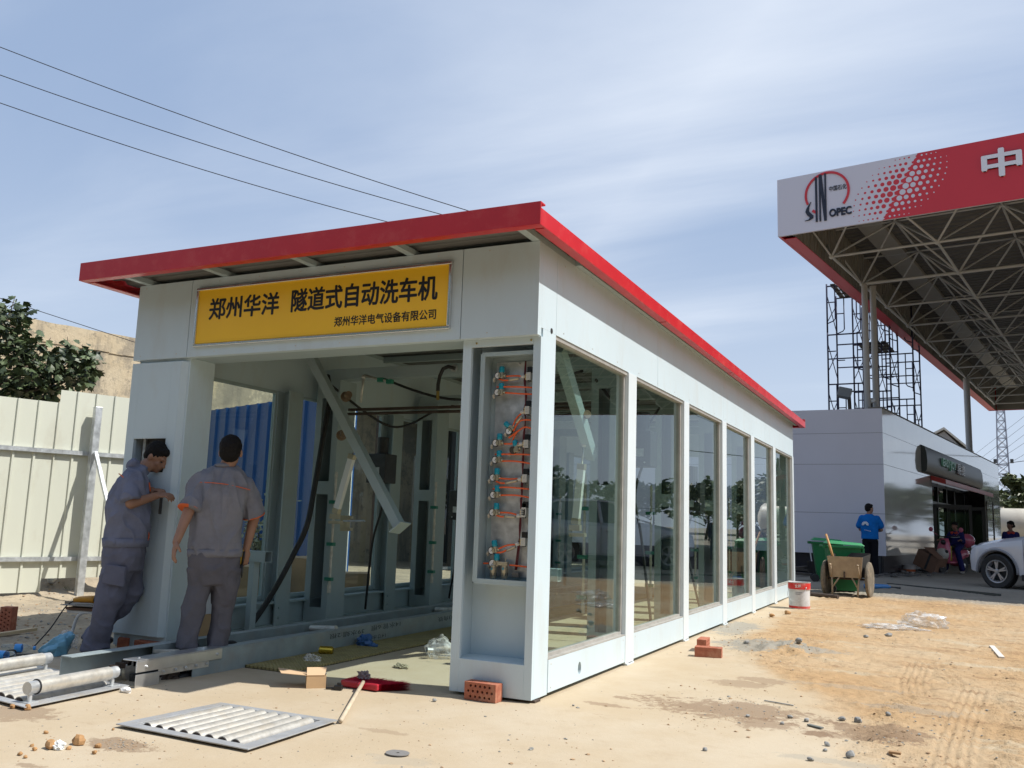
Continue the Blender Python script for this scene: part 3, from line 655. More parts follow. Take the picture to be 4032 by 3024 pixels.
# ================================================================ wash gantries
SL = (.05, .05)
def gantry(y, label, arm=True):
    g = thing('wash_gantry', label, 'gantry', (-1.95, y, 0), group='portal frames inside the wash tunnel')
    gl = 'pale blue grey portal frame'
    for sx, side in ((-3.70, 1), (-.24, -1)):
        x0, x1 = (sx, sx+.30) if side > 0 else (sx-.26, sx)
        mb = MB()
        fr = [(x0, .03), (x1, .03), (x1, 2.62), (x0, 2.62)]
        h1 = [(x0+.075, .20), (x1-.075, .20), (x1-.075, 1.38), (x0+.075, 1.38)]; h2 = [(x0+.075, 1.52), (x1-.075, 1.52), (x1-.075, 2.42), (x0+.075, 2.42)]
        mb.prism(fr, (0, y+.008, 0), (1, 0, 0), (0, 0, 1), .008, holes=[h1, h2])
        mb.box(x0, x0+.008, y+.008, y+.30, .03, 2.62); mb.box(x1-.008, x1, y+.008, y+.30, .03, 2.62); mb.box(x0+.008, x1-.008, y+.292, y+.30, .03, 2.62); mb.box(x0+.008, x1-.008, y+.008, y+.292, .03, .04); mb.box(x0+.01, x1-.01, y+.01, y+.29, .0, .03)
        mb.build('leg', steelp, g, bevel=.0015)
        # water pipe clipped to the leg with green brackets
        px = x1+.035 if side > 0 else x0-.035
        mb = MB(); mb.tube([(px, y-.02, 1.62), (px, y-.02, .42)], .014, 10); mb.tube([(px, y-.02, .44), (px, y-.02, .36)], .02, 8); [mb.lathe([(.018, -.015), (.018, .015)], (px, y-.02, z), (0, 0, 1), 8) for z in (1.58, 1.1, .75)]
        mb.build('spray_pipe', galvd, g, auto=40)
        mb = MB(); [mb.box(px-.06, px+.03, y-.04, y+.006, z-.018, z+.018) for z in (1.30, .86, .50)]; mb.build('pipe_clip', mat('green_clip', (.03, .22, .15), .4), g, bevel=.003)
    mb = MB(); mb.box(-3.70, -.24, y+.02, y+.16, 2.62, 2.74); mb.build('beam', steelp, g, bevel=.003)
    if arm:
        mb = MB(); mb.box(-3.35, -.5, y+.10, y+.16, 2.29, 2.315); mb.tube([(-3.35, y+.08, 2.25), (-.5, y+.08, 2.25)], .016, 8); mb.build('cross_shaft', rust, g)
    return g
gantry(2.32, 'nearest slotted steel portal frame in the tunnel with brown cross shaft')
gantry(4.42, 'second slotted steel portal frame from the tunnel entrance', False)
gantry(6.45, 'third slotted steel portal frame from the tunnel entrance', False)
gantry(8.55, 'deepest slotted steel portal frame near the tunnel exit', False)
def swing_arm(p0, p1, label, plate):
    t = thing('swing_arm', label, 'arm', p1); d = (Vector(p1)-Vector(p0)).normalized()
    mb = MB(); mb.beam(p0, p1, .085, .085, (0, 1, 0)); mb.build('square_tube', steelp, t, bevel=.003)
    if plate: mb = MB(); mb.beam(Vector(p1), Vector(p1)+d*.012, .15, .15, (0, 1, 0)); mb.build('end_plate', steelp, t, bevel=.001)
    for q in ((PY(1362, 1562, 1.62), PY(1345, 1714, 1.56)) if plate else (PY(2290, 1640, 1.5),)): mb = MB(); mb.lathe([(.052, -.01), (.052, .006), (.024, .01), (.024, .07), (.036, .07), (.036, .10)], q, (.75, -.6, .1), 16); mb.build('pivot_hub', mat('brown_hub', (.20, .14, .09), .5, metal=.4, var=.3, vs=30), t, auto=40)
    return t
A0, A1 = PY(1222, 1400, 1.5), PY(1574, 2075, 1.25)
A0 = A0 + (A0-A1)*.12
swing_arm(A0, A1, 'long square steel arm hanging diagonally across the entrance, square plate at its lower end', True)
B0, B1 = Vector((-.30, .55, 2.6)), Vector((-.75, 2.2, 1.62))
B0 = PY(2200, 1370, .75); B1 = PY(2330, 1800, 1.9)
swing_arm(B0, B1, 'square steel arm seen through the nearest window, leaning to the right', False)
def cylinder(p0, p1, label, r=.028):
    t = thing('pneumatic_cylinder', label, 'cylinder', p1); p0 = Vector(p0); p1 = Vector(p1); d = (p1-p0).normalized()
    mb = MB(); mb.beam(p0+d*.02, p1-d*.02, .062, .05, (0, 1, 0)); [mb.tube([p0+o, p1+o], .006, 6) for o in (Vector((.026, -.02, 0)), Vector((-.026, -.02, 0)))]; mb.build('barrel', mat('bright_aluminium', (.80, .81, .80), .45, metal=.25), t, bevel=.006)
    mb = MB(); mb.beam(p0-d*.03, p0+d*.02, .07, .06, (0, 1, 0)); mb.beam(p1-d*.02, p1+d*.03, .07, .06, (0, 1, 0)); mb.build('end_cap', champ, t, bevel=.004)
    mb = MB(); mb.tube([p0-d*.18, p0-d*.03], .009, 8); mb.ell(p0-d*.2, .03, .02, .03, seg=10, rings=6); mb.build('piston_rod', galv, t, smooth=True)
    mb = MB(); mb.obox(p1+d*.06, .10, .05, .05); mb.obox(p1+d*.12+Vector((.03, 0, 0)), .14, .06, .03); mb.build('bracket', champ, t, bevel=.003)
cylinder(PY(1386, 1800, 1.75), PY(1326, 2010, 1.75), 'silver pneumatic cylinder beside the first tunnel leg')
cylinder(PY(2290, 1840, 1.7), PY(2268, 2050, 1.7), 'silver pneumatic cylinder seen through the nearest window')
# control valve block on the leg
t = thing('valve_block', 'small grey valve block with a horizontal rod on the first tunnel leg', 'valve', PY(1360, 2060, 2.25)); c = t.location
mb = MB(); mb.obox(c, .09, .06, .16); mb.obox(c+Vector((.05, 0, .06)), .06, .05, .03); mb.obox(c+Vector((.05, 0, -.06)), .06, .05, .03); mb.build('body', champ, t, bevel=.003)
mb = MB(); mb.tube([c+Vector((.0, -.04, .02)), c+Vector((.27, -.04, .03))], .01, 8); mb.build('rod', galv, t)
# overhead pipework
t = thing('water_pipe', 'overhead galvanised water pipe with green couplings under the tunnel beam', 'pipe', PY(1420, 1590, 2.1)); mb = MB()
q = [PY(1420, 1585, 2.1), PY(1432, 1485, 2.1), PY(1436, 1478, 2.1), PY(1500, 1496, 2.1), PY(1545, 1505, 2.1)]; mb.tube(q, .014, 9); mb.ell(q[1], .024, .024, .024, seg=10, rings=8); mb.build('pipe', galvd, t, smooth=True)
mb = MB()
for px, py in ((1500, 1496), (1535, 1503)): mb.obox(PY(px, py, 2.1), .07, .05, .045)
mb.build('coupling', MATS['green_clip'], t, bevel=.004)
t = thing('curved_hose', 'short black hose curving down from the tunnel beam with brass end', 'hose', PY(1790, 1450, 2.3)); mb = MB()
mb.tube([PY(*p, 2.2) for p in ((1790, 1450), (1765, 1443), (1745, 1452), (1732, 1480), (1725, 1515), (1724, 1540))], .019, 10); mb.build('rubber', rubber, t, smooth=True)
mb = MB(); mb.tube([PY(1724, 1540, 2.2), PY(1724, 1575, 2.2)], .016, 8); mb.build('hose_tail', MATS['brass'], t); 
mb = MB(); mb.lathe([(.04, 0), (.04, .02)], PY(1790, 1450, 2.3), (0, -1, 0), 14); mb.build('flange', galv, t)
def spline(q, n=5):
    s = []
    for i in range(len(q)-1):
        p0 = q[max(i-1, 0)]; p1 = q[i]; p2 = q[i+1]; p3 = q[min(i+2, len(q)-1)]
        for k in range(n): t_ = k/n; s.append(.5*((2*p1)+(p2-p0)*t_+(2*p0-5*p1+4*p2-p3)*t_*t_+(3*p1-p0-3*p2+p3)*t_**3))
    return s+[q[-1]]
mb = MB(); hp = [((1290, 1480), 2.2), ((1297, 1570), 2.1), ((1270, 1734), 1.95), ((1237, 1927), 1.85), ((1208, 2071), 1.75), ((1158, 2178), 1.7), ((1098, 2293), 1.6), ((1034, 2397), 1.5), ((992, 2457), 1.42), ((976, 2492), 1.4)]
mb.tube(spline([PY(*p, y) for p, y in hp]), .028, 12); o = mb.build('cable_hose', rubber, smooth=True); tag(o, 'thick black corrugated hose sweeping down the left side of the tunnel', 'hose')
for i, (p, lab, rz) in enumerate(((Vector((-3.53, 1.32, 0)), 'T-shaped pale steel stand at the left of the tunnel near the hose', R(-8)), (Vector((-.52, 1.22, 0)), 'T-shaped pale steel stand behind the nearest window', R(4)))):
    t = thing('guide_stand', lab, 'stand', p, rz, 'guide stands flanking the conveyor'); mb = MB(); mb.box(-.035, .035, -.035, .035, .0, .70); mb.build('post', steelp, t, bevel=.002, world=False)
    mb = MB(); c_ = [(-.06, -.06), (.06, -.06), (.06, .06), (-.06, .06)]; 
    mb.box(-.17, .19, -.045, -.040, .70, .80); mb.box(-.17, .19, .04, .045, .70, .80); mb.box(-.17, .19, -.04, .04, .70, .705); mb.box(-.17, .19, -.04, .04, .795, .80); mb.box(-.17, -.165, -.04, .04, .705, .795); mb.build('box_rail', steelp, t, world=False)
# yellow tube in the distance
mb = MB(); mb.tube([(-2.62, 5.2, .05), (-2.62, 5.2, 1.15)], .045, 12); o = mb.build('yellow_pipe', mat('yellow_plastic', (.62, .55, .02), .4)); tag(o, 'upright yellow pipe deep inside the wash tunnel', 'pipe')
mb = MB(); mb.tube([(-2.55, 3.6, .02), (-2.50, 3.6, 1.75)], .022, 10); o = mb.build('upright_pipe', galvd); tag(o, 'slim grey upright pipe beside the front column inside the tunnel', 'pipe')
# cable runs, junction boxes and motors hung on the frames
q = random.Random(21)
for i, (x, y, z, w_, h_, lab) in enumerate(((-3.50, 3.35, 1.55, .26, .34, 'dark grey motor housing on the left side between the first two portal frames'), (-3.52, 5.35, 1.15, .24, .40, 'dark grey motor housing on the left side between the second and third portal frames'), (-.30, 3.3, 1.75, .24, .36, 'dark grey motor housing behind the second window'), (-.32, 5.4, 1.3, .26, .4, 'dark grey motor housing behind the third window'))):
    t = thing('motor_unit', lab, 'motor', (x, y, z)); mb = MB(); mb.box(x-w_/2, x+w_/2, y-.12, y+.12, z, z+h_); mb.lathe([(.07, 0), (.07, .2)], (x, y, z+h_), (0, 0, 1), 16); mb.build('housing', darks, t, bevel=.008)
    mb = MB(); mb.box(x-.05, x+.05, y-.125, y-.12, z+.1, z+.18); [mb.lathe([(.01, 0), (.01, .01)], (x+dx, y-.12, z+.04), (0, -1, 0), 8) for dx in (-.06, .06)]; mb.build('cover_plate', galv, t)
    s_ = 1 if x < -2 else -1; mb = MB(); mb.tube(spline([Vector((x, y, z+.02)), Vector((x+.06*s_, y-.05, z-.3)), Vector((x-.02*s_, y-.08, z-.7)), Vector((x-.12*s_, y, .1))], 5), .014, 7); mb.build('cable', rubber, t, smooth=True)
for (p_, lab) in (([(-3.45, 2.2, 2.55), (-3.3, 3.2, 2.2), (-3.42, 4.3, 2.5)], 'black cable looped under the roof on the left side of the tunnel'), ([(-2.9, 2.35, 2.62), (-1.9, 2.35, 2.36), (-.6, 2.35, 2.6)], 'black cable sagging below the nearest portal beam'), ([(-.45, 2.3, 2.5), (-.35, 3.3, 2.15), (-.45, 4.4, 2.5)], 'black cable looped under the roof on the window side'), ([(-3.2, 4.42, 2.6), (-2.0, 4.42, 2.42), (-.7, 4.42, 2.6)], 'black cable sagging below the second portal beam')):
    mb = MB(); mb.tube(spline([Vector(v) for v in p_], 8), .014, 7); o = mb.build('cable', rubber, smooth=True); tag(o, lab, 'cable')
for (x, lab) in ((-3.62, 'long steel rail along the left wall head inside the tunnel'), (-.2, 'long steel rail along the window head inside the tunnel')):
    pass
# ================================================================ conveyor
cv = thing('conveyor', 'grey steel conveyor track running from the front into the tunnel', 'conveyor', (-2.55, 2, 0))
cvm = mat('scuffed_blue_grey_steel', (.27, .32, .33), .5, metal=.1, var=.16, vs=5, dirt=(.30, .26, .20), dk=.6, ds=3.5, bump=.0005)
mb = MB(); mb.box(-2.385, -2.377, -.55, 9.5, -.05, .165); mb.box(-2.49, -2.377, -.55, 9.5, .165, .173); mb.build('side_beam', cvm, cv, bevel=.002)
mb = MB(); mb.box(-2.82, -2.72, -1.28, 9.5, .187, .195); mb.box(-2.82, -2.812, -1.28, 9.5, -.05, .187); mb.box(-2.728, -2.72, -.6, 9.5, .12, .187); mb.build('side_beam', cvm, cv, bevel=.002)
mb = MB(); mb.box(-2.81, -2.39, -.5, 9.5, .0, .03); mb.box(-2.70, -2.42, -.55, .1, .03, .11); mb.build('tray', darks, cv)
mb = MB()
for k in range(150): y = -.55+k*.065; mb.box(-2.69, -2.61, y, y+.045, .075, .125); mb.tube([(-2.70, y+.022, .1), (-2.60, y+.022, .1)], .014, 6)
mb.build('chain', mat('greasy_chain', (.035, .03, .025), .45, metal=.5, var=.3, vs=20), cv)
for (y, n) in ((1.15, 0), (3.35, 1), (6.2, 2)): mb = MB(); mb.tube([(-2.68, y, .155), (-2.42, y+.02, .17)], .032, 10); mb.build('push_roller', galvd, cv, auto=40)
for (y, z, s_, w, h) in ((1.28, .10, '39水蜡:2根', .52, .045), (1.90, .11, '14水管:6根', .5, .05), (1.75, .03, '14寸水管', .30, .04), (3.05, .09, '43角铁', .33, .05)):
    mb = MB(); text(mb, s_, (-2.3765, y+w/2, z+h), (0, -1, 0), (0, 0, -1), w, h, .0006); mb.build('marker_note', mat('marker_ink', (.05, .055, .06), .7), cv)   # felt-tip notes, upside down
# drive end with aluminium covers, bolts and wheel
dr = thing('drive_unit', 'open aluminium end unit of the conveyor with bolts, chain wheel and shaft', 'machine', (-2.45, -.9, 0))
mb = MB(); mb.box(-2.378, -2.366, -1.06, -.28, .098, .17); mb.box(-2.50, -2.366, -1.06, -.28, .17, .178); mb.build('top_cover', alu, dr, bevel=.003)
mb = MB(); mb.box(-2.374, -2.366, -1.06, -.86, -.02, .085); mb.build('end_plate', alu, dr, bevel=.002)
mb = MB(); mb.box(-2.385, -2.373, -.86, -.40, .055, .10); mb.build('lower_bar', galvd, dr, bevel=.002)
mb = MB()
for y, z in ((-.98, .13), (-.83, .078), (-.72, .078), (-.63, .08), (-.53, .08), (-.43, .08), (-.33, .135)): mb.lathe([(.011, 0), (.011, .006), (.006, .007), (.006, .016)], (-2.368, y, z), (1, 0, 0), 6)
for y in (-.98, -.4): mb.lathe([(.009, 0), (.009, .006)], (-2.44, y, .178), (0, 0, 1), 6)
mb.build('bolts', galv, dr)
mb = MB(); mb.lathe([(.085, 0), (.085, .012), (.06, .012), (.06, .03), (.028, .03), (.028, .06)], (-2.47, -.66, -.01), (1, 0, 0), 28); mb.build('chain_wheel', rust, dr, auto=40)
mb = MB(); mb.tube([(-2.44, -.62, .0), (-2.44, -.36, .02)], .022, 10); mb.box(-2.46, -2.40, -.50, -.38, .04, .048); mb.box(-2.44, -2.43, -.445, -.43, -.02, .04); mb.box(-2.60, -2.56, -.9, -.3, -.04, .05); mb.build('shaft', darks, dr)
mb = MB(); mb.lathe([(.07, 0), (.07, .03)], (-2.66, -.85, .06), (1, 0, 0), 20); mb.build('sprocket', galvd, dr, auto=40)
mb = MB(); [mb.box(-2.69, -2.63, -1.05+k*.05, -1.015+k*.05, .10-.012*abs(k-3), .135-.012*abs(k-3)) for k in range(9)]; mb.build('chain_end', rust, dr)
mb = MB(); mb.box(-2.79, -2.4, -1.0, -.52, -.04, -.03); mb.box(-2.62, -2.50, -.7, -.35, .10, .15); mb.prism([(0, 0), (.3, .02), (.12, .12)], (-2.70, -.62, .15), (1, 0, 0), (0, 1, 0), .02); mb.build('deck_plate', galvd, dr)
# moulded grating strip beside the conveyor
gr = MB(); gx0, gx1, gy0, gy1 = -2.370, -1.93, -.02, 9.3
frp = mat('yellow_grp_grating', (.36, .30, .13), .6, var=.2, vs=7, dirt=(.30, .25, .16), dk=.5, ds=3)
y = gy0
while y < gy1: gr.box(gx0, gx1, y, y+.012, .002, .022); y += .038
x = gx0
while x < gx1: gr.box(x, x+.012, gy0, gy1, .002, .021); x += .038
o = gr.build('floor_grating', frp); tag(o, 'long strip of dirty yellow moulded floor grating beside the conveyor', 'grating')
mb = MB(); mb.box(gx0, gx1, gy0, gy1, .0, .0045); o = mb.build('drain_bed', mat('drain_dark', (.085, .075, .05), .9, var=.3, vs=10)); o['kind'] = 'structure'
# ================================================================ roller frames on the ground
def roller_bed(name, corners, n, label, group='galvanised roller frames on the ground', side=False):
    """corners: near-left, near-right(far x), far-right, far-left in ground xy"""
    A, B, C, D = [Vector((c[0], c[1], 0)) for c in corners]
    cen = (A+B+C+D)/4; t = thing(name, label, 'roller frame', cen, group=group)
    def P(u, v, z=0): return (A.lerp(B, u)).lerp(D.lerp(C, u), v)+Vector((0, 0, z))
    mb = MB(); w = .085; z0, z1 = .016, .022
    def strip(u0, u1, v0, v1, za, zb):
        q = [P(u0, v0), P(u1, v0), P(u1, v1), P(u0, v1)]; mb.add([p+Vector((0, 0, z)) for z in (za, zb) for p in q], [(3, 2, 1, 0), (4, 5, 6, 7), (0, 1, 5, 4), (1, 2, 6, 5), (2, 3, 7, 6), (3, 0, 4, 7)])
    strip(0, w, 0, 1, z0, z1); strip(1-w, 1, 0, 1, z0, z1); strip(w, 1-w, 0, w, z0, z1); strip(w, 1-w, 1-w, 1, z0, z1)
    e = .012; strip(w, 1-w, w, w+e*.6, .006, z0); strip(w, 1-w, 1-w-e, 1-w, .004, z0); strip(w, w+e, w, 1-w, .004, z0); strip(1-w-e, 1-w, w, 1-w, .004, z0)
    mb.build('frame', mat('zinc_angle_frame', (.42, .43, .44), .5, metal=.35, var=.15, vs=9, dirt=(.44, .37, .27), dk=.8, ds=5), t, bevel=.001)
    mb = MB(); strip(w, 1-w, w, 1-w, .005, .007); mb.build('dark_bed', darks, t)
    for k in range(n):
        u = w*1.35+(1-2.7*w)*(k+.5)/n; r = (B-A).length*(1-2.7*w)/n*.43; a_, b__ = P(u, w*1.2, -.004), P(u, 1-w*1.2, -.004); dr_ = (b__-a_).normalized()
        mb = MB(); mb.tube([a_, b__], r, 20); g_ = mb.build('roller', galvd, t, auto=40)
        mb = MB(); mb.lathe([(r*.9, 0), (r*.9, .0015)], a_-dr_*.0002, -dr_, 18); mb.build('hollow_shade_disc', rust, g_)  # dark disc stands in for the shade inside the hollow roller
    return t, P
c1 = [G(455, 2866), G(975, 2968), G(1330, 2850), G(868, 2780)]
roller_bed('roller_frame', c1, 8, 'flat steel frame with eight parallel rollers lying alone on the concrete')
E1 = G(80, 2795); E2 = G(500, 2712); E0 = G(420, 2600)
dv = Vector((c1[3].x-c1[0].x, c1[3].y-c1[0].y, 0))
nearR = G(95, 2800); farR = G(508, 2712); nearL = nearR+(G(-300, 2690)-nearR); farL = farR+(nearL-nearR)
t, P = roller_bed('roller_frame', [nearL, nearR, farR, farL], 9, 'steel roller frame joined to the conveyor end with two raised guide rollers')
for (u, lab) in ((.93, 1), (.28, 0)):
    a_ = P(u, .08, .0); b__ = P(u, .92, .0); d = (b__-a_).normalized(); h = .105
    mb = MB(); mb.tube([a_+Vector((0, 0, h))+d*.06, b__+Vector((0, 0, h))-d*.06], .042, 20); g_ = mb.build('guide_roller', galvd, t, auto=40)
    mb = MB()
    for q in (a_, b__):
        s_ = 1 if q is a_ else -1
        mb.tube([q+Vector((0, 0, h))-d*s_*.005, q+Vector((0, 0, h))+d*s_*.055], .037, 18); mb.tube([q+d*s_*.02+Vector((0, 0, .015)), q+d*s_*.02+Vector((0, 0, h-.03))], .014, 10); mb.obox(q+d*s_*.02+Vector((0, 0, .024)), .07, .07, .006)
    mb.build('bearing_end', galv, g_, auto=40)
    mb = MB(); mb.lathe([(.045, 0), (.045, .006)], a_+Vector((0, 0, h))+d*.055, d, 20); mb.build('seal_ring', rubber, g_)
# ================================================================ petrol station canopy
ca = R(-9.5); EX = Vector((math.cos(ca), math.sin(ca), 0)); EY = Vector((-math.sin(ca), math.cos(ca), 0)); UZ = Vector((0, 0, 1))
ZC = 8.0; O2 = G(3062.7, 932, ZC); O2.z = 0
def cf(x, y, z=0): return O2+EX*x+EY*y+UZ*z
CW, CD, ZC1 = 30.0, 35.0, 9.40
CRM = Matrix((EX, EY, UZ)).transposed()
def cbox(mb, x0, x1, y0, y1, z0, z1, mi=0): mb.obox(cf((x0+x1)/2, (y0+y1)/2, (z0+z1)/2), x1-x0, y1-y0, z1-z0, CRM, mi)
can = thing('station_canopy', 'huge red and white petrol station canopy on a white tube space frame', 'canopy', cf(10, 15, 0))
sgw = mat('canopy_white_panel', (.66, .64, .70), .35, var=.015, vs=.8); sgr = mat('canopy_red_panel', (.60, .028, .04), .35, var=.03, vs=.7)
mb = MB(); cbox(mb, 0, CW, 0, .06, ZC, ZC1, 0); cbox(mb, 0, .06, .06, CD, ZC, ZC1, 1); cbox(mb, CW-.06, CW, .06, CD, ZC, ZC1, 1); cbox(mb, .06, CW-.06, CD-.06, CD, ZC, ZC1, 1)
fas = mb.build('fascia', [sgw, sgr], can)
FY = -.003
def fpt(px, py):   # pixel on the front fascia plane -> (u, z)
    p = PL(px, py, cf(0, 0, 0), EY); q = p-O2; return q.dot(EX), p.z
def fp(u, z, d=0.0): return cf(u, -d, z)
# red field with dotted transition
mb = MB(); u0b, _ = fpt(3475, 865); u0t, _ = fpt(3612, 592)
def ur(z): return u0b+(u0t-u0b)*(z-ZC)/(ZC1-ZC)
poly = [(CW, ZC+.002), (CW, ZC1-.002)]
rows = 11; 
edgep = []
for i in range(rows):
    z = ZC+(ZC1-ZC)*(i+.5)/rows; s_ = math.sin(math.pi*(i+.6)/rows); r = .018+.045*s_
    zz0, zz1 = ZC+(ZC1-ZC)*i/rows, ZC+(ZC1-ZC)*(i+1)/rows
    edgep += [(ur(zz0), zz0+.001), (ur(z)+.02, z-r*.9), (ur(z)-.045*s_, z-r*.5), (ur(z)-.05*s_, z+r*.5), (ur(z)+.02, z+r*.9)]
edgep.append((ur(ZC1), ZC1-.002)); poly = [(CW, ZC+.002)]+[(CW, ZC1-.002)]+edgep[::-1]
poly = poly[::-1]
mb.prism(poly, fp(0, 0, 0), EX, UZ, .002) if False else mb.prism([(a, b) for a, b in poly], cf(0, -.001, 0), EX, UZ, .003)
mb.build('red_field', sgr, fas)
md = [MB(), MB()]
for i in range(rows):
    z = ZC+(ZC1-ZC)*(i+.5)/rows; s_ = math.sin(math.pi*(i+.6)/rows); r0 = .014+.052*s_
    for k in range(6):
        for side in (0, 1):
            u = ur(z)-(.12+.135*k*(.65+.45*s_))-.02 if side == 0 else ur(z)+(.12+.135*k*(.65+.45*s_))
            r = r0*(1-.15*k)
            if r > .008: md[side].lathe([(r, 0), (r, .002)], cf(u, -.0045 if side else -.001, z), -EY, 14)
md[0].build('halftone_dots', sgr, fas); md[1].build('halftone_dots', sgw, fas)
mb = MB(); mb.box(0, 0, 0, 0, 0, 0) if False else None
u1, z1 = fpt(3868, 715); u2, z2 = fpt(4024, 590)
text(mb, '中', cf(u1, -.004, z1+.03), EX, UZ, (u2-u1)*1.0, .62, .05, bold=.04); mb.build('lettering', mat('letter_white', (.78, .78, .82), .3), fas)
# emblem: red ring, tall navy letters, small script
lg = MB(); red2 = sgr; cu_, cz_ = fpt(3253, 760); cu_ += .02
uL, _ = fpt(3166, 790); uR_, _ = fpt(3343, 750); rad = (uR_-uL)/2; 
import itertools
def ring(a0, a1, r0, r1, th, mi):
    n = 48; poly = [(cu_+r1*math.cos(R(a0+(a1-a0)*k/n)), cz_+r1*math.sin(R(a0+(a1-a0)*k/n))) for k in range(n+1)]+[(cu_+r0*math.cos(R(a1-(a1-a0)*k/n)), cz_+r0*math.sin(R(a1-(a1-a0)*k/n))) for k in range(n+1)]
    lg.prism(poly, cf(0, -.001, 0), EX, UZ, th, mi)
ring(-42, 205, rad*.90, rad, .02, 0); ring(228, 243, rad*.92, rad*1.04, .02, 0)
zb = fpt(3230, 872)[1]; zt_ = cz_+rad*.93
def bar(u, w, z0_, z1_): lg.prism([(u, z0_), (u+w, z0_), (u+w, z1_), (u, z1_)], cf(0, -.001, 0), EX, UZ, .024, 1)
h_ = zt_-zb; un = cu_-rad*.52
bar(un, rad*.085, zb, zt_-rad*.1); bar(un+rad*.17, rad*.07, zb, zt_-rad*.03); bar(un+rad*.42, rad*.07, zb, zt_+.0)
lg.prism([(un+rad*.17, zt_-rad*.03), (un+rad*.30, zt_-rad*.02), (un+rad*.49, zb), (un+rad*.38, zb)], cf(0, -.001, 0), EX, UZ, .026, 1)
lg.prism([(cu_-rad*.72, cz_-rad*.30), (cu_-rad*.92, cz_-rad*.58), (cu_-rad*.98, cz_-rad*.75), (cu_-rad*.90, cz_-rad*.92), (cu_-rad*.78, cz_-rad*1.02), (cu_-rad*.82, cz_-rad*1.12), (cu_-rad*1.02, cz_-rad*1.16), (cu_-rad*.80, cz_-rad*1.17), (cu_-rad*.63, cz_-rad*1.08), (cu_-rad*.62, cz_-rad*.96), (cu_-rad*.72, cz_-rad*.86), (cu_-rad*.82, cz_-rad*.72), (cu_-rad*.80, cz_-rad*.55)], cf(0, -.001, 0), EX, UZ, .024, 1)
text(lg, 'OPEC', cf(un+rad*.60, -.001, zb+.06), EX, UZ, rad*.98, .19, .022, bold=.05, mi=1)
text(lg, '中国石化', cf(un+rad*.62, -.001, cz_+.02), EX, UZ, rad*.76, .12, .012, bold=0, mi=1)
lg.build('emblem', [sgr, mat('emblem_navy', (.012, .014, .03), .4)], fas)
# lips and inner faces
mb = MB(); cbox(mb, .061, .34, .3, CD-.3, ZC+.004, ZC+.022, 0); mb.build('red_edge_strip', sgr, can)
liner = mat('liner_sheet', (.25, .24, .21), .7, var=.12, vs=1.5, dirt=(.16, .13, .09), dk=.6, ds=1.2)
mb = MB(); y = .08
while y < CD-.1: cbox(mb, .30, .33, y, y+.16, ZC+.03, ZC1-.12); cbox(mb, .33, .35, y+.16, y+.3, ZC+.03, ZC1-.12); y += .3
cbox(mb, .4, CW-.1, CD-.12, CD-.09, ZC+.03, ZC1-.12); mb.build('inner_lining', liner, can)
mb = MB(); cbox(mb, .9, 1.5, .1, CD-.2, ZC1-.22, ZC1-.10); mb.build('gutter_beam', mat('gutter_sheet', (.42, .41, .37), .6, var=.1, vs=2, dirt=(.2, .17, .12), dk=.4, ds=2), can)
dk_ = mat('canopy_deck', (.14, .14, .135), .7, var=.1, vs=2); mb = MB(); vs = []; n = 0; y = .07
while y < CD-.1:
    for dy, dz in ((0, 0), (.10, 0), (.13, .05), (.27, .05), (.30, 0)): vs += [cf(.06, y+dy, ZC1-.10+dz), cf(CW-.06, y+dy, ZC1-.10+dz)]; n += 1
    y += .34
mb.add(vs, [(2*i, 2*i+1, 2*i+3, 2*i+2) for i in range(n-1)]); o = mb.build('roof_deck', dk_, can); s = o.modifiers.new('t', 'SOLIDIFY'); s.thickness = .01; s.offset = 1
tubew = mat('space_frame_white', (.52, .53, .52), .5, var=.06, vs=3)
GX, GY = 2.45, 2.98; bx0, by0 = .62, 2.25; nxb, nyb = 12, 11; zb_, zt2 = ZC+.02, ZC1-.20
bn = [[cf(bx0+i*GX, by0+j*GY, zb_) for j in range(nyb)] for i in range(nxb)]; tn = [[cf(bx0-GX/2+i*GX+.15*(i == 0)*4, by0-GY/2+j*GY, zt2) for j in range(nyb+1)] for i in range(nxb+1)]
mb = MB()
def tb(p, q, r=.034): mb.tube([p, q], r, 7, False)
for i in range(nxb):
    for j in range(nyb):
        if i+1 < nxb: tb(bn[i][j], bn[i+1][j], .045 if j == 1 and i < 9 else .034)
        if j+1 < nyb: tb(bn[i][j], bn[i][j+1])
        for a in (0, 1):
            for b in (0, 1): tb(bn[i][j], tn[i+a][j+b], .027)
for i in range(nxb+1):
    for j in range(nyb+1):
        if i+1 <= nxb: tb(tn[i][j], tn[i+1][j], .027)
        if j+1 <= nyb: tb(tn[i][j], tn[i][j+1], .03)
mb.build('space_frame', tubew, can, smooth=True)
mb = MB()
for r_ in bn:
    for p in r_: mb.ell(p, .07, .07, .07, seg=8, rings=6)
mb.build('node_balls', tubew, can, smooth=True)
for (i, j, p) in ((0, 1, PY(3411, 1400, bn[0][1].y)), (0, 1, PY(3444, 1400, bn[0][1].y+.35)), (0, 7, bn[0][7])):
    mb = MB(); mb.tube([(p.x, p.y, .1), (p.x, p.y, zb_)], (.082 if j == 1 else .13), 20, False); mb.build('column', mat('column_grey', (.40, .39, .36), .5, var=.06, vs=2), can, smooth=True)
for (i, j) in ((6, 1), (6, 7)):
    p = bn[i][j]; mb = MB(); mb.tube([(p.x, p.y, 0), (p.x, p.y, zb_)], .17, 20, False); mb.build('column', MATS['column_grey'], can, smooth=True)
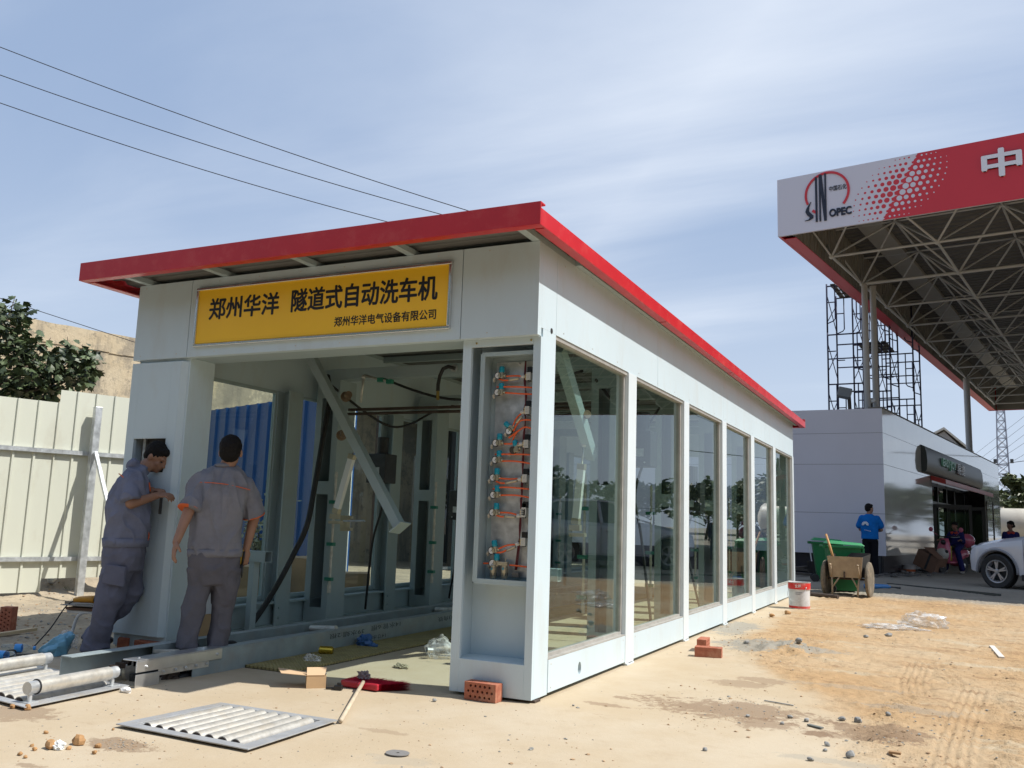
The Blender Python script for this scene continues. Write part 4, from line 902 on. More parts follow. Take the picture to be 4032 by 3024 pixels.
# ================================================================ station shop
shop = thing('station_shop', 'low white and glossy grey station shop with a dark plinth and red awning', 'building', (0, 25, .1))
S0 = Vector((1.12, 19.2, 0)); SL_ = Vector((-9.0, 19.75, 0)); SR = S0+Vector((4.79-1.05, 41.83-20, 0)).normalized()*22.2; ZW0, ZW1 = .585, 4.345
dF = (SL_-S0).normalized(); dR = (SR-S0).normalized(); nF = Vector((dF.y, -dF.x, 0)); nF = nF if nF.y < 0 else -nF; nR = Vector((dR.y, -dR.x, 0)); nR = nR if nR.x > 0 else -nR
shw = mat('shop_white_panel', (.60, .60, .66), .4, var=.03, vs=.7); shg = mat('shop_glossy_panel', (.62, .62, .58), .08, spec=.6, var=.05, vs=.8, coat=.6)
def wallbox(mb, p, d, L, n, th, z0, z1, mi=0):
    q = [p, p+d*L, p+d*L-n*th, p-n*th]; mb.add([v+Vector((0, 0, z)) for z in (z0, z1) for v in q], [(3, 2, 1, 0), (4, 5, 6, 7), (0, 1, 5, 4), (1, 2, 6, 5), (2, 3, 7, 6), (3, 0, 4, 7)], mi)
LF = (SL_-S0).length; LR = 21.6
Zj = [ZW0, 1.64, 2.90, 3.71, ZW1]
for a, b in zip(Zj, Zj[1:]):
    mb = MB(); wallbox(mb, S0, dF, LF, nF, .12, a+.004, b-.004); mb.build('wall_panel', shw, shop)
    if b < 3.2:   # right wall broken by the entrance
        for s0, s1 in ((0.0, 6.2), (17.2, LR)):
            mb = MB(); wallbox(mb, S0+dR*s0, dR, s1-s0, nR, .12, a+.004, b-.004); mb.build('wall_panel', shg, shop)
    else: mb = MB(); wallbox(mb, S0+nR*0, dR, LR, nR, .12, a+.004, b-.004); mb.build('wall_panel', shg, shop)
mb = MB(); wallbox(mb, S0-nF*.01, dF, LF, nF, .1, ZW0, ZW1-.02); wallbox(mb, S0-nR*.13, dR, 6.2, nR, .1, .1, ZW1-.02); wallbox(mb, S0-nR*.13+dR*17.2, dR, 5, nR, .1, .1, ZW1-.02); mb.build('wall_core', darks, shop)
mb = MB(); pts = [S0-nF*.3-nR*.3, S0+dR*LR-nR*.3, S0+dR*LR+dF*8, SL_-nF*.3]; mb.add([p+Vector((0, 0, z)) for z in (4.20, 4.26) for p in pts], [(3, 2, 1, 0), (4, 5, 6, 7), (0, 1, 5, 4), (1, 2, 6, 5), (2, 3, 7, 6), (3, 0, 4, 7)]); mb.build('flat_roof', mat('roof_grey', (.25, .25, .25), .8), shop)
mb = MB(); wallbox(mb, S0+dR*.0-nR*.0+nR*.01, dR, LR, nR, .35, ZW1-.003, ZW1+.035); mb.build('coping', mat('coping_brown', (.14, .125, .10), .6), shop)
mb = MB(); wallbox(mb, S0-nF*.10-nR*.08, dF, LF, nF, .12, .0, ZW0); wallbox(mb, S0-nR*.10-nF*.02, dR, 6.2, nR, .12, .0, ZW0); wallbox(mb, S0-nR*.10+dR*17.2, dR, 5, nR, .12, .0, ZW0); mb.build('plinth', mat('plinth_dark', (.012, .012, .018), .35, var=.2, vs=3), shop)
# entrance recess: dark glass front with frames, open door leaves
E0, E1 = 6.2, 17.2
mb = MB(); wallbox(mb, S0+dR*E0-nR*.75, dR, E1-E0, nR, .06, .1, 2.98); mb.build('shopfront_glass', darkglass, shop)
mb = MB(); fm = mat('black_door_frame', (.012, .012, .013), .3)
for s_ in (6.2, 7.6, 9.3, 11.0, 12.7, 14.4, 17.05): wallbox(mb, S0+dR*s_-nR*.69, dR, .16, nR, .05, .1, 2.98)
for z in (.1, 2.2, 2.85): wallbox(mb, S0+dR*E0-nR*.70, dR, E1-E0, nR, .03, z, z+.12)
for s_ in (E0-.05, E1): wallbox(mb, S0+dR*s_-nR*.01, -nR, .0, dR, -.05, .1, 2.98) if False else mb.obox(S0+dR*s_-nR*.38+UZ*1.55, .72, .05, 2.88, Matrix((nR, dR, UZ)).transposed())
mb.build('door_frame', fm, shop)
for s_, ang in ((9.6, 62), (12.2, 70)):
    hinge = S0+dR*s_-nR*.6; dd = Matrix.Rotation(R(-ang), 3, 'Z') @ dR; rt = Matrix((dd, Vector((-dd.y, dd.x, 0)), UZ)).transposed(); W_, H_ = 1.25, 2.1
    mb = MB()
    for (cx, cz, sx, sz) in ((W_/2, .35, W_, .5), (W_/2, H_-.06, W_, .12), (.05, H_/2+.1, .1, H_-.3), (W_-.05, H_/2+.1, .1, H_-.3)): mb.obox(hinge+dd*cx+UZ*(cz+.1), sx, .05, sz, rt)
    d_ = mb.build('door', fm, shop)
    mb = MB(); mb.obox(hinge+dd*W_/2+UZ*(H_/2+.2), W_-.2, .012, H_-.7, rt); mb.build('pane', glass, d_)
mb = MB(); mb.obox(S0+dR*(E0+5.5)-nR*.5+UZ*.06, 11, 1.2, .1, Matrix((dR, nR, UZ)).transposed()); mb.build('doorstep', mat('step_stone', (.3, .28, .25), .6), shop)
# rounded sign housing with green and white letters
mb = MB(); sec = [(.0, 0), (.10, .0), (.15, .08), (.17, .32), (.15, .60), (.10, .76), (.0, .82)]
ZS0 = 3.0; s0, s1 = 4.7, 15.6; vs = []
for s_ in (s0, s1):
    for (a, b) in sec: vs.append(S0+dR*s_+nR*(a+.002)+UZ*(ZS0+b))
k = len(sec); mb.add(vs, [(i, i+1, k+i+1, k+i) for i in range(k-1)]+[tuple(range(k))[::-1], tuple(range(k, 2*k)), (k-1, 0, k, 2*k-1)]); 
sb = mb.build('sign_housing', mat('sign_housing_grey', (.05, .058, .052), .42, spec=.4), shop, auto=35)
mb = MB(); text(mb, 'EASY·JOY', S0+dR*6.9+nR*.175+UZ*(ZS0+.24), dR, UZ, 2.3, .34, .06, bold=.03); mb.build('lettering', mat('sign_green', (.25, .62, .42), .4), sb)
mb = MB(); text(mb, '易捷', S0+dR*9.5+nR*.175+UZ*(ZS0+.22), dR, UZ, 1.5, .38, .06, bold=.02); mb.build('lettering', mat('sign_white', (.6, .6, .6), .4), sb)
mb = MB(); n0 = len(mb.v); q = []
for s_ in (6.0, 16.2):
    for (a, b) in ((.0, .12), (.42, .0), (.42, -.14), (.37, -.14), (.0, -.02)): q.append(S0+dR*s_+nR*(a+.01)+UZ*(2.85+b))
mb.add(q, [(i, (i+1) % 5, 5+(i+1) % 5, 5+i) for i in range(5)]+[(4, 3, 2, 1, 0), (5, 6, 7, 8, 9)]); mb.build('awning', mat('awning_red', (.50, .05, .04), .4), shop)
mb = MB()
for z in (.6, 1.2, 1.8, 2.4): wallbox(mb, S0+dR*17.4+nR*.02, dR, 1.9, nR, .02, z, z+.03)
wallbox(mb, S0+dR*17.4+nR*.03, dR, .05, nR, .03, .5, 2.6); wallbox(mb, S0+dR*19.3+nR*.03, dR, .05, nR, .03, .5, 2.6); mb.build('vent_grille', mat('grille_brown', (.10, .085, .06), .6), shop)
# floodlight and camera on the shop roof
fl = thing('floodlight', 'tilted grey floodlight on a post on the shop roof', 'floodlight', PY(3320, 1600, 21)); c = PY(3325, 1548, 21)
mb = MB(); mb.tube([(c.x+.14, 21, 4.36), (c.x+.12, 21, c.z-.1)], .05, 8); mb.build('post', rust, fl)
mb = MB(); mb.obox(c, .36, .16, .30, Matrix.Rotation(R(14), 3, 'Y') @ Matrix.Rotation(R(-25), 3, 'X')); mb.obox(c+Vector((.2, 0, .05)), .14, .08, .03); mb.build('lamp_head', mat('floodlight_grey', (.22, .23, .22), .4), fl, bevel=.02)
ck = thing('security_camera', 'small camera at the shop roof corner by the twin columns', 'camera', PY(3432, 1600, 20.6)); c = PY(3432, 1585, 20.6)
mb = MB(); mb.tube([(c.x, 20.6, 4.36), c], .03, 8); mb.build('stem', darks, ck); mb = MB(); mb.obox(c+Vector((0, 0, .03)), .22, .1, .09, Matrix.Rotation(R(-20), 3, 'Y')); mb.build('housing', galvd, ck, bevel=.01)
# ================================================================ scaffold towers on the shop roof
scm = mat('scaffold_paint', (.035, .035, .07), .5, metal=.3, var=.25, vs=5); plk = mat('scaffold_plank', (.07, .065, .05), .7, var=.2, vs=4)
def scaffold(x, y, lv, rz, label, planks):
    t = thing('scaffold_tower', label, 'scaffold', (x, y, 4.27), rz, 'scaffold towers standing on the shop roof'); Wd, Ln, H = 1.15, 1.7, 1.62
    r = .027
    for lvl in range(lv):
        z = lvl*H
        for yy in (0, Ln):
            mb = MB(); mb.tube([(0, yy, z), (0, yy, z+H)], r, 6); mb.tube([(Wd, yy, z), (Wd, yy, z+H)], r, 6)
            mb.tube([(0, yy, z+H-.08), (Wd, yy, z+H-.08)], r*.9, 6); mb.tube([(0, yy, z+.75), (Wd, yy, z+.75)], r*.8, 6) if lvl % 2 else mb.tube([(.25, yy, z+H-.08), (.25, yy, z+.45), (.2, yy, z+.38), (.0, yy, z+.3)], r*.7, 6)
            mb.tube([(Wd-.25, yy, z+H-.08), (Wd-.25, yy, z+.45), (Wd-.2, yy, z+.38), (Wd, yy, z+.3)], r*.7, 6); mb.tube([(0, yy, z+1.0), (.25, yy, z+1.0)], r*.7, 6); mb.tube([(Wd-.25, yy, z+1.0), (Wd, yy, z+1.0)], r*.7, 6)
            mb.build('frame', scm, t, world=False, smooth=True)
        mb = MB()
        for xx in (0, Wd): mb.tube([(xx, 0, z+.35), (xx, Ln, z+H-.35)], r*.55, 5); mb.tube([(xx, Ln, z+.35), (xx, 0, z+H-.35)], r*.55, 5)
        mb.build('cross_brace', scm, t, world=False)
    for lvl in planks:
        mb = MB(); z = lvl*H-.06
        for k in range(5): mb.box(.12+k*.19, .27+k*.19, -.05, Ln+.05, z, z+.045)
        for yy in (.1, .6, 1.1, 1.6): mb.box(.12, Wd-.1, yy, yy+.05, z-.03, z)
        mb.build('platform', plk, t, world=False)
scaffold(-.72, 24.4, 3, R(-4), 'left scaffold tower with its plank platform at the very top', [2.62, 3]) if False else scaffold(-.72, 24.4, 3, R(-4), 'tallest scaffold tower, left of the twin canopy columns', [3])
scaffold(-.1, 26.3, 3, R(-6), 'middle scaffold tower behind the twin canopy columns', [2, 3])
scaffold(.55, 28.4, 3, R(-6), 'right scaffold tower under the canopy edge', [3])
# ================================================================ far things
wh = thing('warehouse', 'grey warehouse gable showing above the shop roof', 'building', (3, 62, 0)); mb = MB()
a_ = PY(3717, 1692, 60); l_ = PY(3560, 1760, 60); r_ = PY(3800, 1775, 60)
cor = mat('corrugated_grey', (.33, .34, .34), .6, var=.06, vs=.8)
mb.prism([(l_.x-3, 0), (r_.x+.2, 0), (r_.x+.2, r_.z-.2), (a_.x, a_.z-.1), (l_.x-3, a_.z-3.2)], (0, 60, 0), (1, 0, 0), (0, 0, 1), -25); mb.build('wall', cor, wh)
mb = MB(); q = [Vector((l_.x-3, 59.7, a_.z-3.0)), Vector((a_.x, 59.7, a_.z)), Vector((r_.x+.5, 59.7, r_.z-.2))]
for a, b in zip(q, q[1:]): mb.add([a, b, b+Vector((0, 26, 0)), a+Vector((0, 26, 0)), a+Vector((0, 0, .15)), b+Vector((0, 0, .15)), b+Vector((0, 26, .15)), a+Vector((0, 26, .15))], [(0, 1, 2, 3), (7, 6, 5, 4), (0, 4, 5, 1), (2, 6, 7, 3), (1, 5, 6, 2), (0, 3, 7, 4)])
mb.build('roof', mat('roof_pale', (.55, .53, .46), .5), wh)
tw = thing('radio_tower', 'slim steel lattice mast rising behind the trees', 'mast', (9.3, 120, 0)); mb = MB(); tz = 22; tm = mat('mast_steel', (.30, .32, .38), .6, metal=.3)
def legp(k, z): w = .85-.025*z; return Vector((9.35+(w if k in (1, 2) else -w), 120+(w if k > 1 else -w), z))
for k in range(4): mb.tube([legp(k, 0), legp(k, tz)], .06, 5)
z = 0
while z < tz-1:
    for k in range(4): mb.tube([legp(k, z), legp((k+1) % 4, z+1.1)], .035, 4); mb.tube([legp((k+1) % 4, z), legp(k, z+1.1)], .035, 4); mb.tube([legp(k, z), legp((k+1) % 4, z)], .04, 4)
    z += 1.1
mb.build('lattice', tm, tw); mb = MB(); [mb.obox((9.35+s_*.9, 119, 10.3), .35, .3, .5) for s_ in (-1, 1)]; mb.build('antenna', darks, tw)
tk = thing('tank_trailer', 'long pale tank lying behind the parked car', 'tank', (11, 56, 0)); 
tkm = mat('tank_white', (.52, .49, .42), .45, var=.1, vs=1.2, dirt=(.3, .27, .22), dk=.4, ds=1)
mb = MB(); z_ = 1.85; mb.lathe([(.0, 0), (.5, .02), (.85, .15), (1.0, .35), (1.0, 3.4), (.85, 3.6), (.4, 3.8)], (4.7, 55.5, z_), (1, .05, 0), 28); mb.build('tank_shell', tkm, tk, auto=40)
mb = MB(); [mb.box(5.4+i*2.8, 5.6+i*2.8, 55+i*.1, 56.4+i*.1, .1, 1.0) for i in range(4)]; mb.box(4.9, 17, 55.5, 55.8, .6, .75); mb.build('saddle', rust, tk)
mb = MB(); [mb.lathe([(.14, 0), (.14, .12)], (5.6+i*1.4, 55.6+i*.1, z_+.95), (0, 0, 1), 12) for i in range(2)]; mb.build('hatch', tkm, tk)
# overhead wires
wm_ = mat('wire_black', (.02, .02, .025), .6)
for (a, b, lab) in (((0, 185), (1870, 838), 'topmost black overhead cable crossing the left sky'), ((0, 295), (1770, 853), 'middle black overhead cable crossing the left sky'), ((0, 405), (1570, 885), 'lowest of the three black overhead cables in the left sky')):
    A, B = PY(*a, 9.0), PY(*b, 15.5); d = B-A; mb = MB(); pts = []
    for k in range(41): t_ = -.5+1.53*k/40; p = A+d*t_; p.z -= .55*t_*(1-t_) if t_ > 0 else 0; pts.append(p)
    mb.tube(pts, .012, 6); o = mb.build('overhead_cable', wm_, smooth=True); tag(o, lab, 'cable', 'overhead cables in the left sky')
for i, ((a, b), lab) in enumerate(zip((((3840, 1788), (4032, 1640)), ((3865, 1802), (4032, 1675)), ((3900, 1812), (4032, 1712)), ((3915, 1822), (4032, 1745)), ((3925, 1829), (4032, 1815)), ((3930, 1850), (4032, 1790))), ('steepest', 'second steepest', 'third steepest', 'fourth steepest', 'flattest', 'lowest'))):
    A, B = PY(*a, 70), PY(*b, 60); d = B-A; mb = MB(); mb.tube([A-d*1.2, A, B, B+d*2], .02 if i == 4 else .012, 4); o = mb.build('overhead_cable', wm_); tag(o, lab+' distant overhead cable at the right edge of the sky', 'cable', 'distant overhead cables at the right')
# ================================================================ trees
leafm = mat('leaf_green', (.045, .075, .022), .55, var=.35, vs=.9); leafm2 = mat('leaf_olive', (.075, .095, .035), .5, var=.3, vs=1.2); barkm = mat('bark', (.10, .075, .05), .9, var=.3, vs=10, bump=.004)
def tree(x, y, h, r, label, group, seed, leaf=.20, n=1500, lm=None, zb=.35):
    q = random.Random(seed); t = thing('tree', label, 'tree', (x, y, 0), group=group); mb = MB(); br = []
    mb.tube([(x, y, -.1), (x+.1*r*q.uniform(-1, 1), y, h*.3), (x+.15*r*q.uniform(-1, 1), y, h*.75)], [.045*h*.6, .03*h*.6, .012*h*.6], 8)
    for k in range(9):
        z = h*(.28+.45*q.random()); a = q.random()*6.28; e = Vector((x+math.cos(a)*r*.75, y+math.sin(a)*r*.75, z+h*.2*q.random())); mb.tube([(x, y, z*.85), ((x+e.x)/2, (y+e.y)/2, (z+e.z)/2), e], [.02*h*.5, .012*h*.5, .004*h*.5], 5); br.append(e)
    mb.build('trunk', barkm, t, smooth=True)
    cl = [(Vector((x, y, h*.72)), r*.62)]+[(e+Vector((q.uniform(-.2, .2)*r, q.uniform(-.2, .2)*r, q.uniform(0, .15)*h)), r*q.uniform(.28, .45)) for e in br]+[(Vector((x+q.uniform(-.5, .5)*r, y+q.uniform(-.5, .5)*r, h*q.uniform(.75, .93))), r*q.uniform(.2, .34)) for _ in range(6)]
    mb = MB()
    for k in range(n):
        c, rr_ = q.choice(cl); v = Vector((q.gauss(0, 1), q.gauss(0, 1), q.gauss(0, 1))).normalized()*rr_*(q.random()**.35); v.z *= .8; p = c+v
        s_ = leaf*q.uniform(.6, 1.3); u = Vector((q.gauss(0, 1), q.gauss(0, 1), q.gauss(0, .5))).normalized(); w = u.cross(Vector((q.gauss(0, 1), q.gauss(0, 1), q.gauss(0, 1)))).normalized()
        mb.add([p-u*s_, p-w*s_*.45+u*s_*.1, p+u*s_, p+w*s_*.5-u*s_*.1], [(0, 1, 2, 3)])
    mb.build('crown', lm or leafm, t)
gl = 'trees along the far road'
tree(6.9, 58, 5.0, 1.9, 'green tree just right of the lattice mast, above the pale tank', gl, 1, .26, 1500, leafm2)
tree(9.2, 62, 4.6, 2.3, 'green tree at the right edge of the picture above the pale tank', gl, 2, .26, 1500, leafm2)
tree(5.3, 68, 4.4, 1.9, 'green tree half hidden behind the shop end', gl, 3, .26, 1000, leafm2)
for i, (x, y, h, r) in enumerate([(34, 14, 5.0, 3.4), (33, 19, 4.6, 3.2), (34, 24, 5.2, 3.4), (33, 29, 4.8, 3.2), (34, 34, 5.6, 3.6), (35, 40, 5.2, 3.4), (35, 46, 5.0, 3.4), (36, 52, 5.8, 3.8), (36, 58, 5.2, 3.4), (34, 9, 4.6, 3.2), (12, 66, 4.6, 2.4), (15.5, 70, 5.0, 2.8), (19, 66, 4.4, 2.6), (22.5, 69, 5.0, 2.9), (26, 66, 4.5, 2.7), (30, 68, 5.2, 3.0)]):
    tree(x, y, h, r, 'roadside tree mirrored in the windows and the glossy shop wall', 'roadside trees mirrored in the glass', 20+i, .34, 900)
# unseen leafy mass added behind the viewpoint to cut sky light on the front
mb = MB(); q = random.Random(99)
for k in range(60): x = -62+k*2.1; mb.ell((x, -24+q.uniform(-2, 2), 4.6+q.uniform(-1, 1)), 2.6, 2.4, 6.0+q.uniform(-1, 1.5), seg=9, rings=7)
mb.v = [(x+.5*noise.noise(Vector((x, y, z))), y+.5*noise.noise(Vector((y, z, x))), z+.6*noise.noise(Vector((z, x, y)))) for x, y, z in mb.v]
for k in range(7000):
    c = Vector((q.uniform(-62, 62), -24+q.gauss(0, 2), q.uniform(0, 11.5))); u = Vector((q.gauss(0, 1), q.gauss(0, 1), q.gauss(0, 1))).normalized(); w = u.orthogonal().normalized(); mb.add([c-u*.4, c-w*.25, c+u*.4, c+w*.25], [(0, 1, 2, 3)])
o = mb.build('added_tree_screen', leafm); o['kind'] = 'stuff'
# ================================================================ left yard: fence, wall, tree, hoarding
az = R(17); FD = Vector((math.sin(az), math.cos(az), 0)); FN = Vector((math.cos(az), -math.sin(az), 0)); F0 = G(313, 2349)-FN*.16; F0.z = 0
mb = MB(); A, B = PL(195, 1238, F0-FN*3, FN), PL(600, 1370, F0-FN*2, FN); d = B-A; mb.tube([A-d, A, B, B+d*2], .006, 5); o = mb.build('overhead_cable', wm_); tag(o, 'thin wire running along the top of the plaster wall', 'cable')
def fpl(px, py): p = PL(px, py, F0, FN); return (p-F0).dot(FD), p.z
fc = thing('sheet_fence', 'cream corrugated metal hoarding fence with grey rails at the left', 'fence', F0)
crm = mat('cream_sheet', (.58, .59, .50), .42, var=.02, vs=2, dirt=(.42, .38, .29), dk=.5, ds=2.6, stretch=(1, 1, .4))
def ff(s, z, d=0): return F0+FD*s+UZ*z+FN*d
def profile(s0, s1, z0, z1a, z1b):
    mb = MB(); vs = []; n = 0; s = s0
    while s < s1-.01:
        for ds, dd in ((0, 0), (.205, 0), (.212, .022), (.238, .022), (.245, 0)):
            q = min(s+ds, s1); zt = z1a+(z1b-z1a)*(q-s0)/(s1-s0); vs += [ff(q, z0, dd), ff(q, zt, dd)]; n += 1
        s += .25
    mb.add(vs, [(2*i, 2*i+2, 2*i+3, 2*i+1) for i in range(n-1)]); o = mb.build('panel', crm, fc); m_ = o.modifiers.new('t', 'SOLIDIFY'); m_.thickness = .003; return o
sA, zA = fpl(0, 1565); sB, zB = fpl(236, 1586); sC, zC = fpl(236, 1534); sD, zD = fpl(500, 1552); _, zl = fpl(100, 2350); _, zr = fpl(300, 2275)
profile(sA-3.0, sB, .06, zB+.0, zB); profile(sB+.002, sD+.25, max(zr, .18), zC, zC)
mb = MB(); _, r1 = fpl(250, 1780); _, r2 = fpl(250, 2200)
for r in (r1, r2): mb.obox(ff((sA-3+sD+.25)/2, r, .035), .04, sD-sA+3.25, .055, Matrix((FN, FD, UZ)).transposed())
mb.build('rail', galv, fc)
p = F0+FN*.13; _, zp = fpl(385, 1563); mb = MB(); mb.obox(Vector((p.x, p.y, 1.25)), .09, .09, 2.5, Matrix((FN, FD, UZ)).transposed()); 
fp_ = mb.build('post', galv, fc, bevel=.004)
mb = MB(); a_ = p+UZ*(r1+.02)+FN*.06; b__ = PL(430, 2010, p+FN*.75, FN); mb.beam(a_, a_+(b__-a_)*1.9, .045, .045); mb.build('brace', galv, fc, bevel=.002)
mb = MB(); 
for s_ in (-3.2, ): q = ff(s_, 1.2, .12); mb.obox(q, .09, .09, 2.4, Matrix((FN, FD, UZ)).transposed())
mb.build('post', galv, fc)
# plaster wall behind
W0 = F0-FN*6.0; wl = thing('plaster_wall', 'tall weathered beige plaster wall behind the fence', 'wall', W0)
def wpl(px, py): p_ = PL(px, py, W0, FN); return (p_-W0).dot(FD), p_.z
sa, za = wpl(33, 1239); sb_, zb2 = wpl(532, 1331); zm = (za+zb2)/2
wmt = bpy.data.materials.new('weathered_plaster'); wmt.use_nodes = True; n = wmt.node_tree.nodes; l = wmt.node_tree.links; b = n['Principled BSDF']
tc = n.new('ShaderNodeTexCoord'); 
def nn(sc, det, st, ro=.65):
    mp = n.new('ShaderNodeMapping'); mp.inputs['Scale'].default_value = st; l.new(tc.outputs['Object'], mp.inputs[0]); t = n.new('ShaderNodeTexNoise'); t.inputs['Scale'].default_value = sc; t.inputs['Detail'].default_value = det; t.inputs['Roughness'].default_value = ro; l.new(mp.outputs[0], t.inputs['Vector']); return t.outputs[0]
def mr(v, a, b_, c=0, d=1):
    r = n.new('ShaderNodeMapRange'); 
    for i, q in enumerate((a, b_, c, d)): r.inputs[i+1].default_value = q
    l.new(v, r.inputs[0]); return r.outputs[0]
def mm(f, a, c):
    x = n.new('ShaderNodeMix'); x.data_type = 'RGBA'; l.new(f, x.inputs[0])
    for i, v in ((6, a), (7, c)):
        if isinstance(v, tuple): x.inputs[i].default_value = (*v, 1)
        else: l.new(v, x.inputs[i])
    return x.outputs[2]
c_ = mm(mr(nn(.7, 7, (1, 1, 1)), .35, .65), (.50, .40, .26), (.56, .47, .33)); c_ = mm(mr(nn(.8, 8, (1, 1, .8), .72), .52, .57, 0, .85), c_, (.30, .255, .19)); c_ = mm(mr(nn(1.8, 5, (1, 1, .16)), .54, .66, 0, .75), c_, (.20, .175, .14)); c_ = mm(mr(nn(7, 7, (1, 1, 1), .72), .56, .64, 0, .8), c_, (.24, .20, .15))
l.new(c_, b.inputs['Base Color']); b.inputs['Roughness'].default_value = .9
bp = n.new('ShaderNodeBump'); bp.inputs['Distance'].default_value = .02; l.new(nn(6, 8, (1, 1, 1), .7), bp.inputs['Height']); l.new(bp.outputs[0], b.inputs['Normal'])
mb = MB(); top = []; s = sa-6
while s < sb_+11: top.append((s, za+(zb2-za)*(s-sa)/(sb_-sa)*(1 if s < sb_+1 else 1)+.025*noise.noise(Vector((s*3, 0, 0))))); s += .15
mz = zb2
top = [(s, max(z, 3.0)) for s, z in top]
mb.prism([(top[0][0], 0), (top[-1][0], 0)]+top[::-1], W0, FD, UZ, -.35); mb.build('wall', wmt, wl)
mb = MB(); s = sa-6
while s < sb_+10.5: z = np.interp(s, [t_[0] for t_ in top], [t_[1] for t_ in top])-.42+.03*noise.noise(Vector((s*2, 3, 0))); mb.add([W0+FD*s+UZ*z+FN*.0, W0+FD*(s+.15)+UZ*z, W0+FD*(s+.15)+UZ*(z+.018)+FN*.02, W0+FD*s+UZ*(z+.018)+FN*.02], [(0, 1, 2, 3)]); s += .15
mb.build('render_ledge', wmt, wl)
# broad-leaved shrub tree between fence and wall
T0 = F0-FN*2.2; bt = thing('fig_tree', 'leafy tree with large lobed leaves reaching over the fence', 'tree', T0+FD*(-2.0)); lf = MB(); q = random.Random(12); T1 = F0-FN*1.4
lmA = [mat('broad_leaf', (.062, .088, .036), .5, var=.3, vs=5), mat('broad_leaf_pale', (.13, .17, .08), .5, var=.15, vs=5), mat('broad_leaf_dark', (.03, .045, .02), .5, var=.3, vs=5)]
def fig_leaf(p, u, nrm, s, mi):
    u = u.normalized(); w = nrm.cross(u).normalized(); nn_ = u.cross(w)
    pts2 = [(0, 0), (.25, -.38), (.5, -.5), (.55, -.3), (.85, -.42), (.82, -.15), (1.1, 0), (.82, .15), (.85, .42), (.55, .3), (.5, .5), (.25, .38)]
    vs = [p+u*(a*s)+w*(b*s)+nn_*(-.22*s*(abs(b)**1.3)*2-.12*s*a*a) for a, b in pts2]+[p+u*(.45*s)]
    lf.add(vs, [(12, i, (i+1) % 12) for i in range(12)], mi)
br = MB(); 
def edge_ok(px, py): return True
def leafcluster(px, py, off, k, spread, sz):
    for _ in range(k):
        x, y = q.gauss(px, spread), q.gauss(py, spread*.8)
        c = PL(x, y, F0-FN*(off+q.uniform(-.5, .5)), FN); u = Vector((q.gauss(0, 1), q.gauss(0, 1), q.gauss(-.35, .6))); nrm = (Vector((q.gauss(0, .6), q.gauss(-.3, .6), 1))).normalized()
        fig_leaf(c, u, nrm, sz*q.uniform(.5, 1.25), 1 if q.random() < .16 else (2 if q.random() < .35 else 0))
cl = [(20, 1230, 30), (60, 1290, 40), (10, 1330, 40), (100, 1350, 40), (40, 1400, 45), (140, 1400, 40), (90, 1450, 50), (20, 1480, 45), (180, 1460, 35), (230, 1400, 22), (260, 1370, 18), (330, 1390, 22), (300, 1430, 28), (350, 1430, 20), (240, 1460, 30), (310, 1475, 30), (150, 1510, 40), (60, 1540, 40), (210, 1530, 25), (120, 1560, 35), (330, 1500, 16), (365, 1450, 14), (200, 1430, 30), (-60, 1300, 60), (-60, 1450, 60), (60, 1215, 22), (90, 1250, 16), (-20, 1550, 40), (180, 1560, 25), (260, 1490, 25)]
for (a, b, s_) in cl: leafcluster(a, b, 1.6, int(12+s_*1.1), s_*1.05, .135)
lf.build('leaves', lmA, bt); 
bw = mat('fig_bark', (.12, .09, .065), .8, var=.2, vs=8)
def bp_(px, py, off=1.6): return PL(px, py, F0-FN*off, FN)
for pl, r in (([(-80, 1560), (60, 1545), (160, 1530), (240, 1510), (300, 1460)], .035), ([(-60, 1500), (0, 1440), (50, 1405), (85, 1375)], .022), ([(60, 1290), (30, 1270), (45, 1215), (60, 1165)], .012), ([(-60, 1540), (60, 1480), (150, 1400), (200, 1330)], .02), ([(240, 1510), (300, 1440), (322, 1390), (324, 1355)], .012), ([(160, 1530), (220, 1440), (262, 1360), (265, 1325)], .012), ([(-80, 1600), (80, 1590), (200, 1560)], .02), ([(322, 1390), (345, 1380), (375, 1382)], .008), ([(330, 1490), (350, 1510), (372, 1545)], .008)):
    br.tube(spline([bp_(*p_) for p_ in pl], 4), [r*(1-.7*k/(4*(len(pl)-1))) for k in range(4*(len(pl)-1)+1)], 7)
base_ = bp_(-80, 1560); br.tube([Vector((base_.x, base_.y, 0)), base_], .06, 8)
for k in range(30):
    c = q.choice(cl); p_ = bp_(c[0]+q.gauss(0, 8), c[1]+q.gauss(5, 8)); e = p_+Vector((q.gauss(0, .07), q.gauss(0, .07), q.gauss(.0, .07))); br.tube([p_, (p_+e)/2+Vector((0, 0, .02)), e], .005, 4)
br.build('branches', bw, bt, smooth=True)
# blue corrugated container
bl0, bl1 = G(820, 1617, 3.2), G(1392, 1537, 3.2); bd = Vector((bl1.x-bl0.x, bl1.y-bl0.y, 0)); bL = bd.length; bd.normalize(); bn_ = Vector((bd.y, -bd.x, 0)); bn_ = bn_ if bn_.y < 0 else -bn_
bc = thing('blue_hoarding', 'blue corrugated sheet hoarding with black Chinese lettering beyond the tunnel', 'hoarding', ((bl0.x+bl1.x)/2, (bl0.y+bl1.y)/2, 0))
blu = mat('container_blue', (.010, .085, .29), .4, var=.08, vs=2); mb = MB(); vs = []; n_ = 0; s = 0; B0_ = Vector((bl0.x, bl0.y, 0))-bd*1.2; bL += 1.2
while s < bL-.05:
    for ds, dd in ((0, 0), (.30, 0), (.33, .04), (.39, .04), (.42, 0)):
        if s+ds > bL: break
        vs += [B0_+bd*(s+ds)+bn_*dd+UZ*.1, B0_+bd*(s+ds)+bn_*dd+UZ*3.2]; n_ += 1
    s += .42
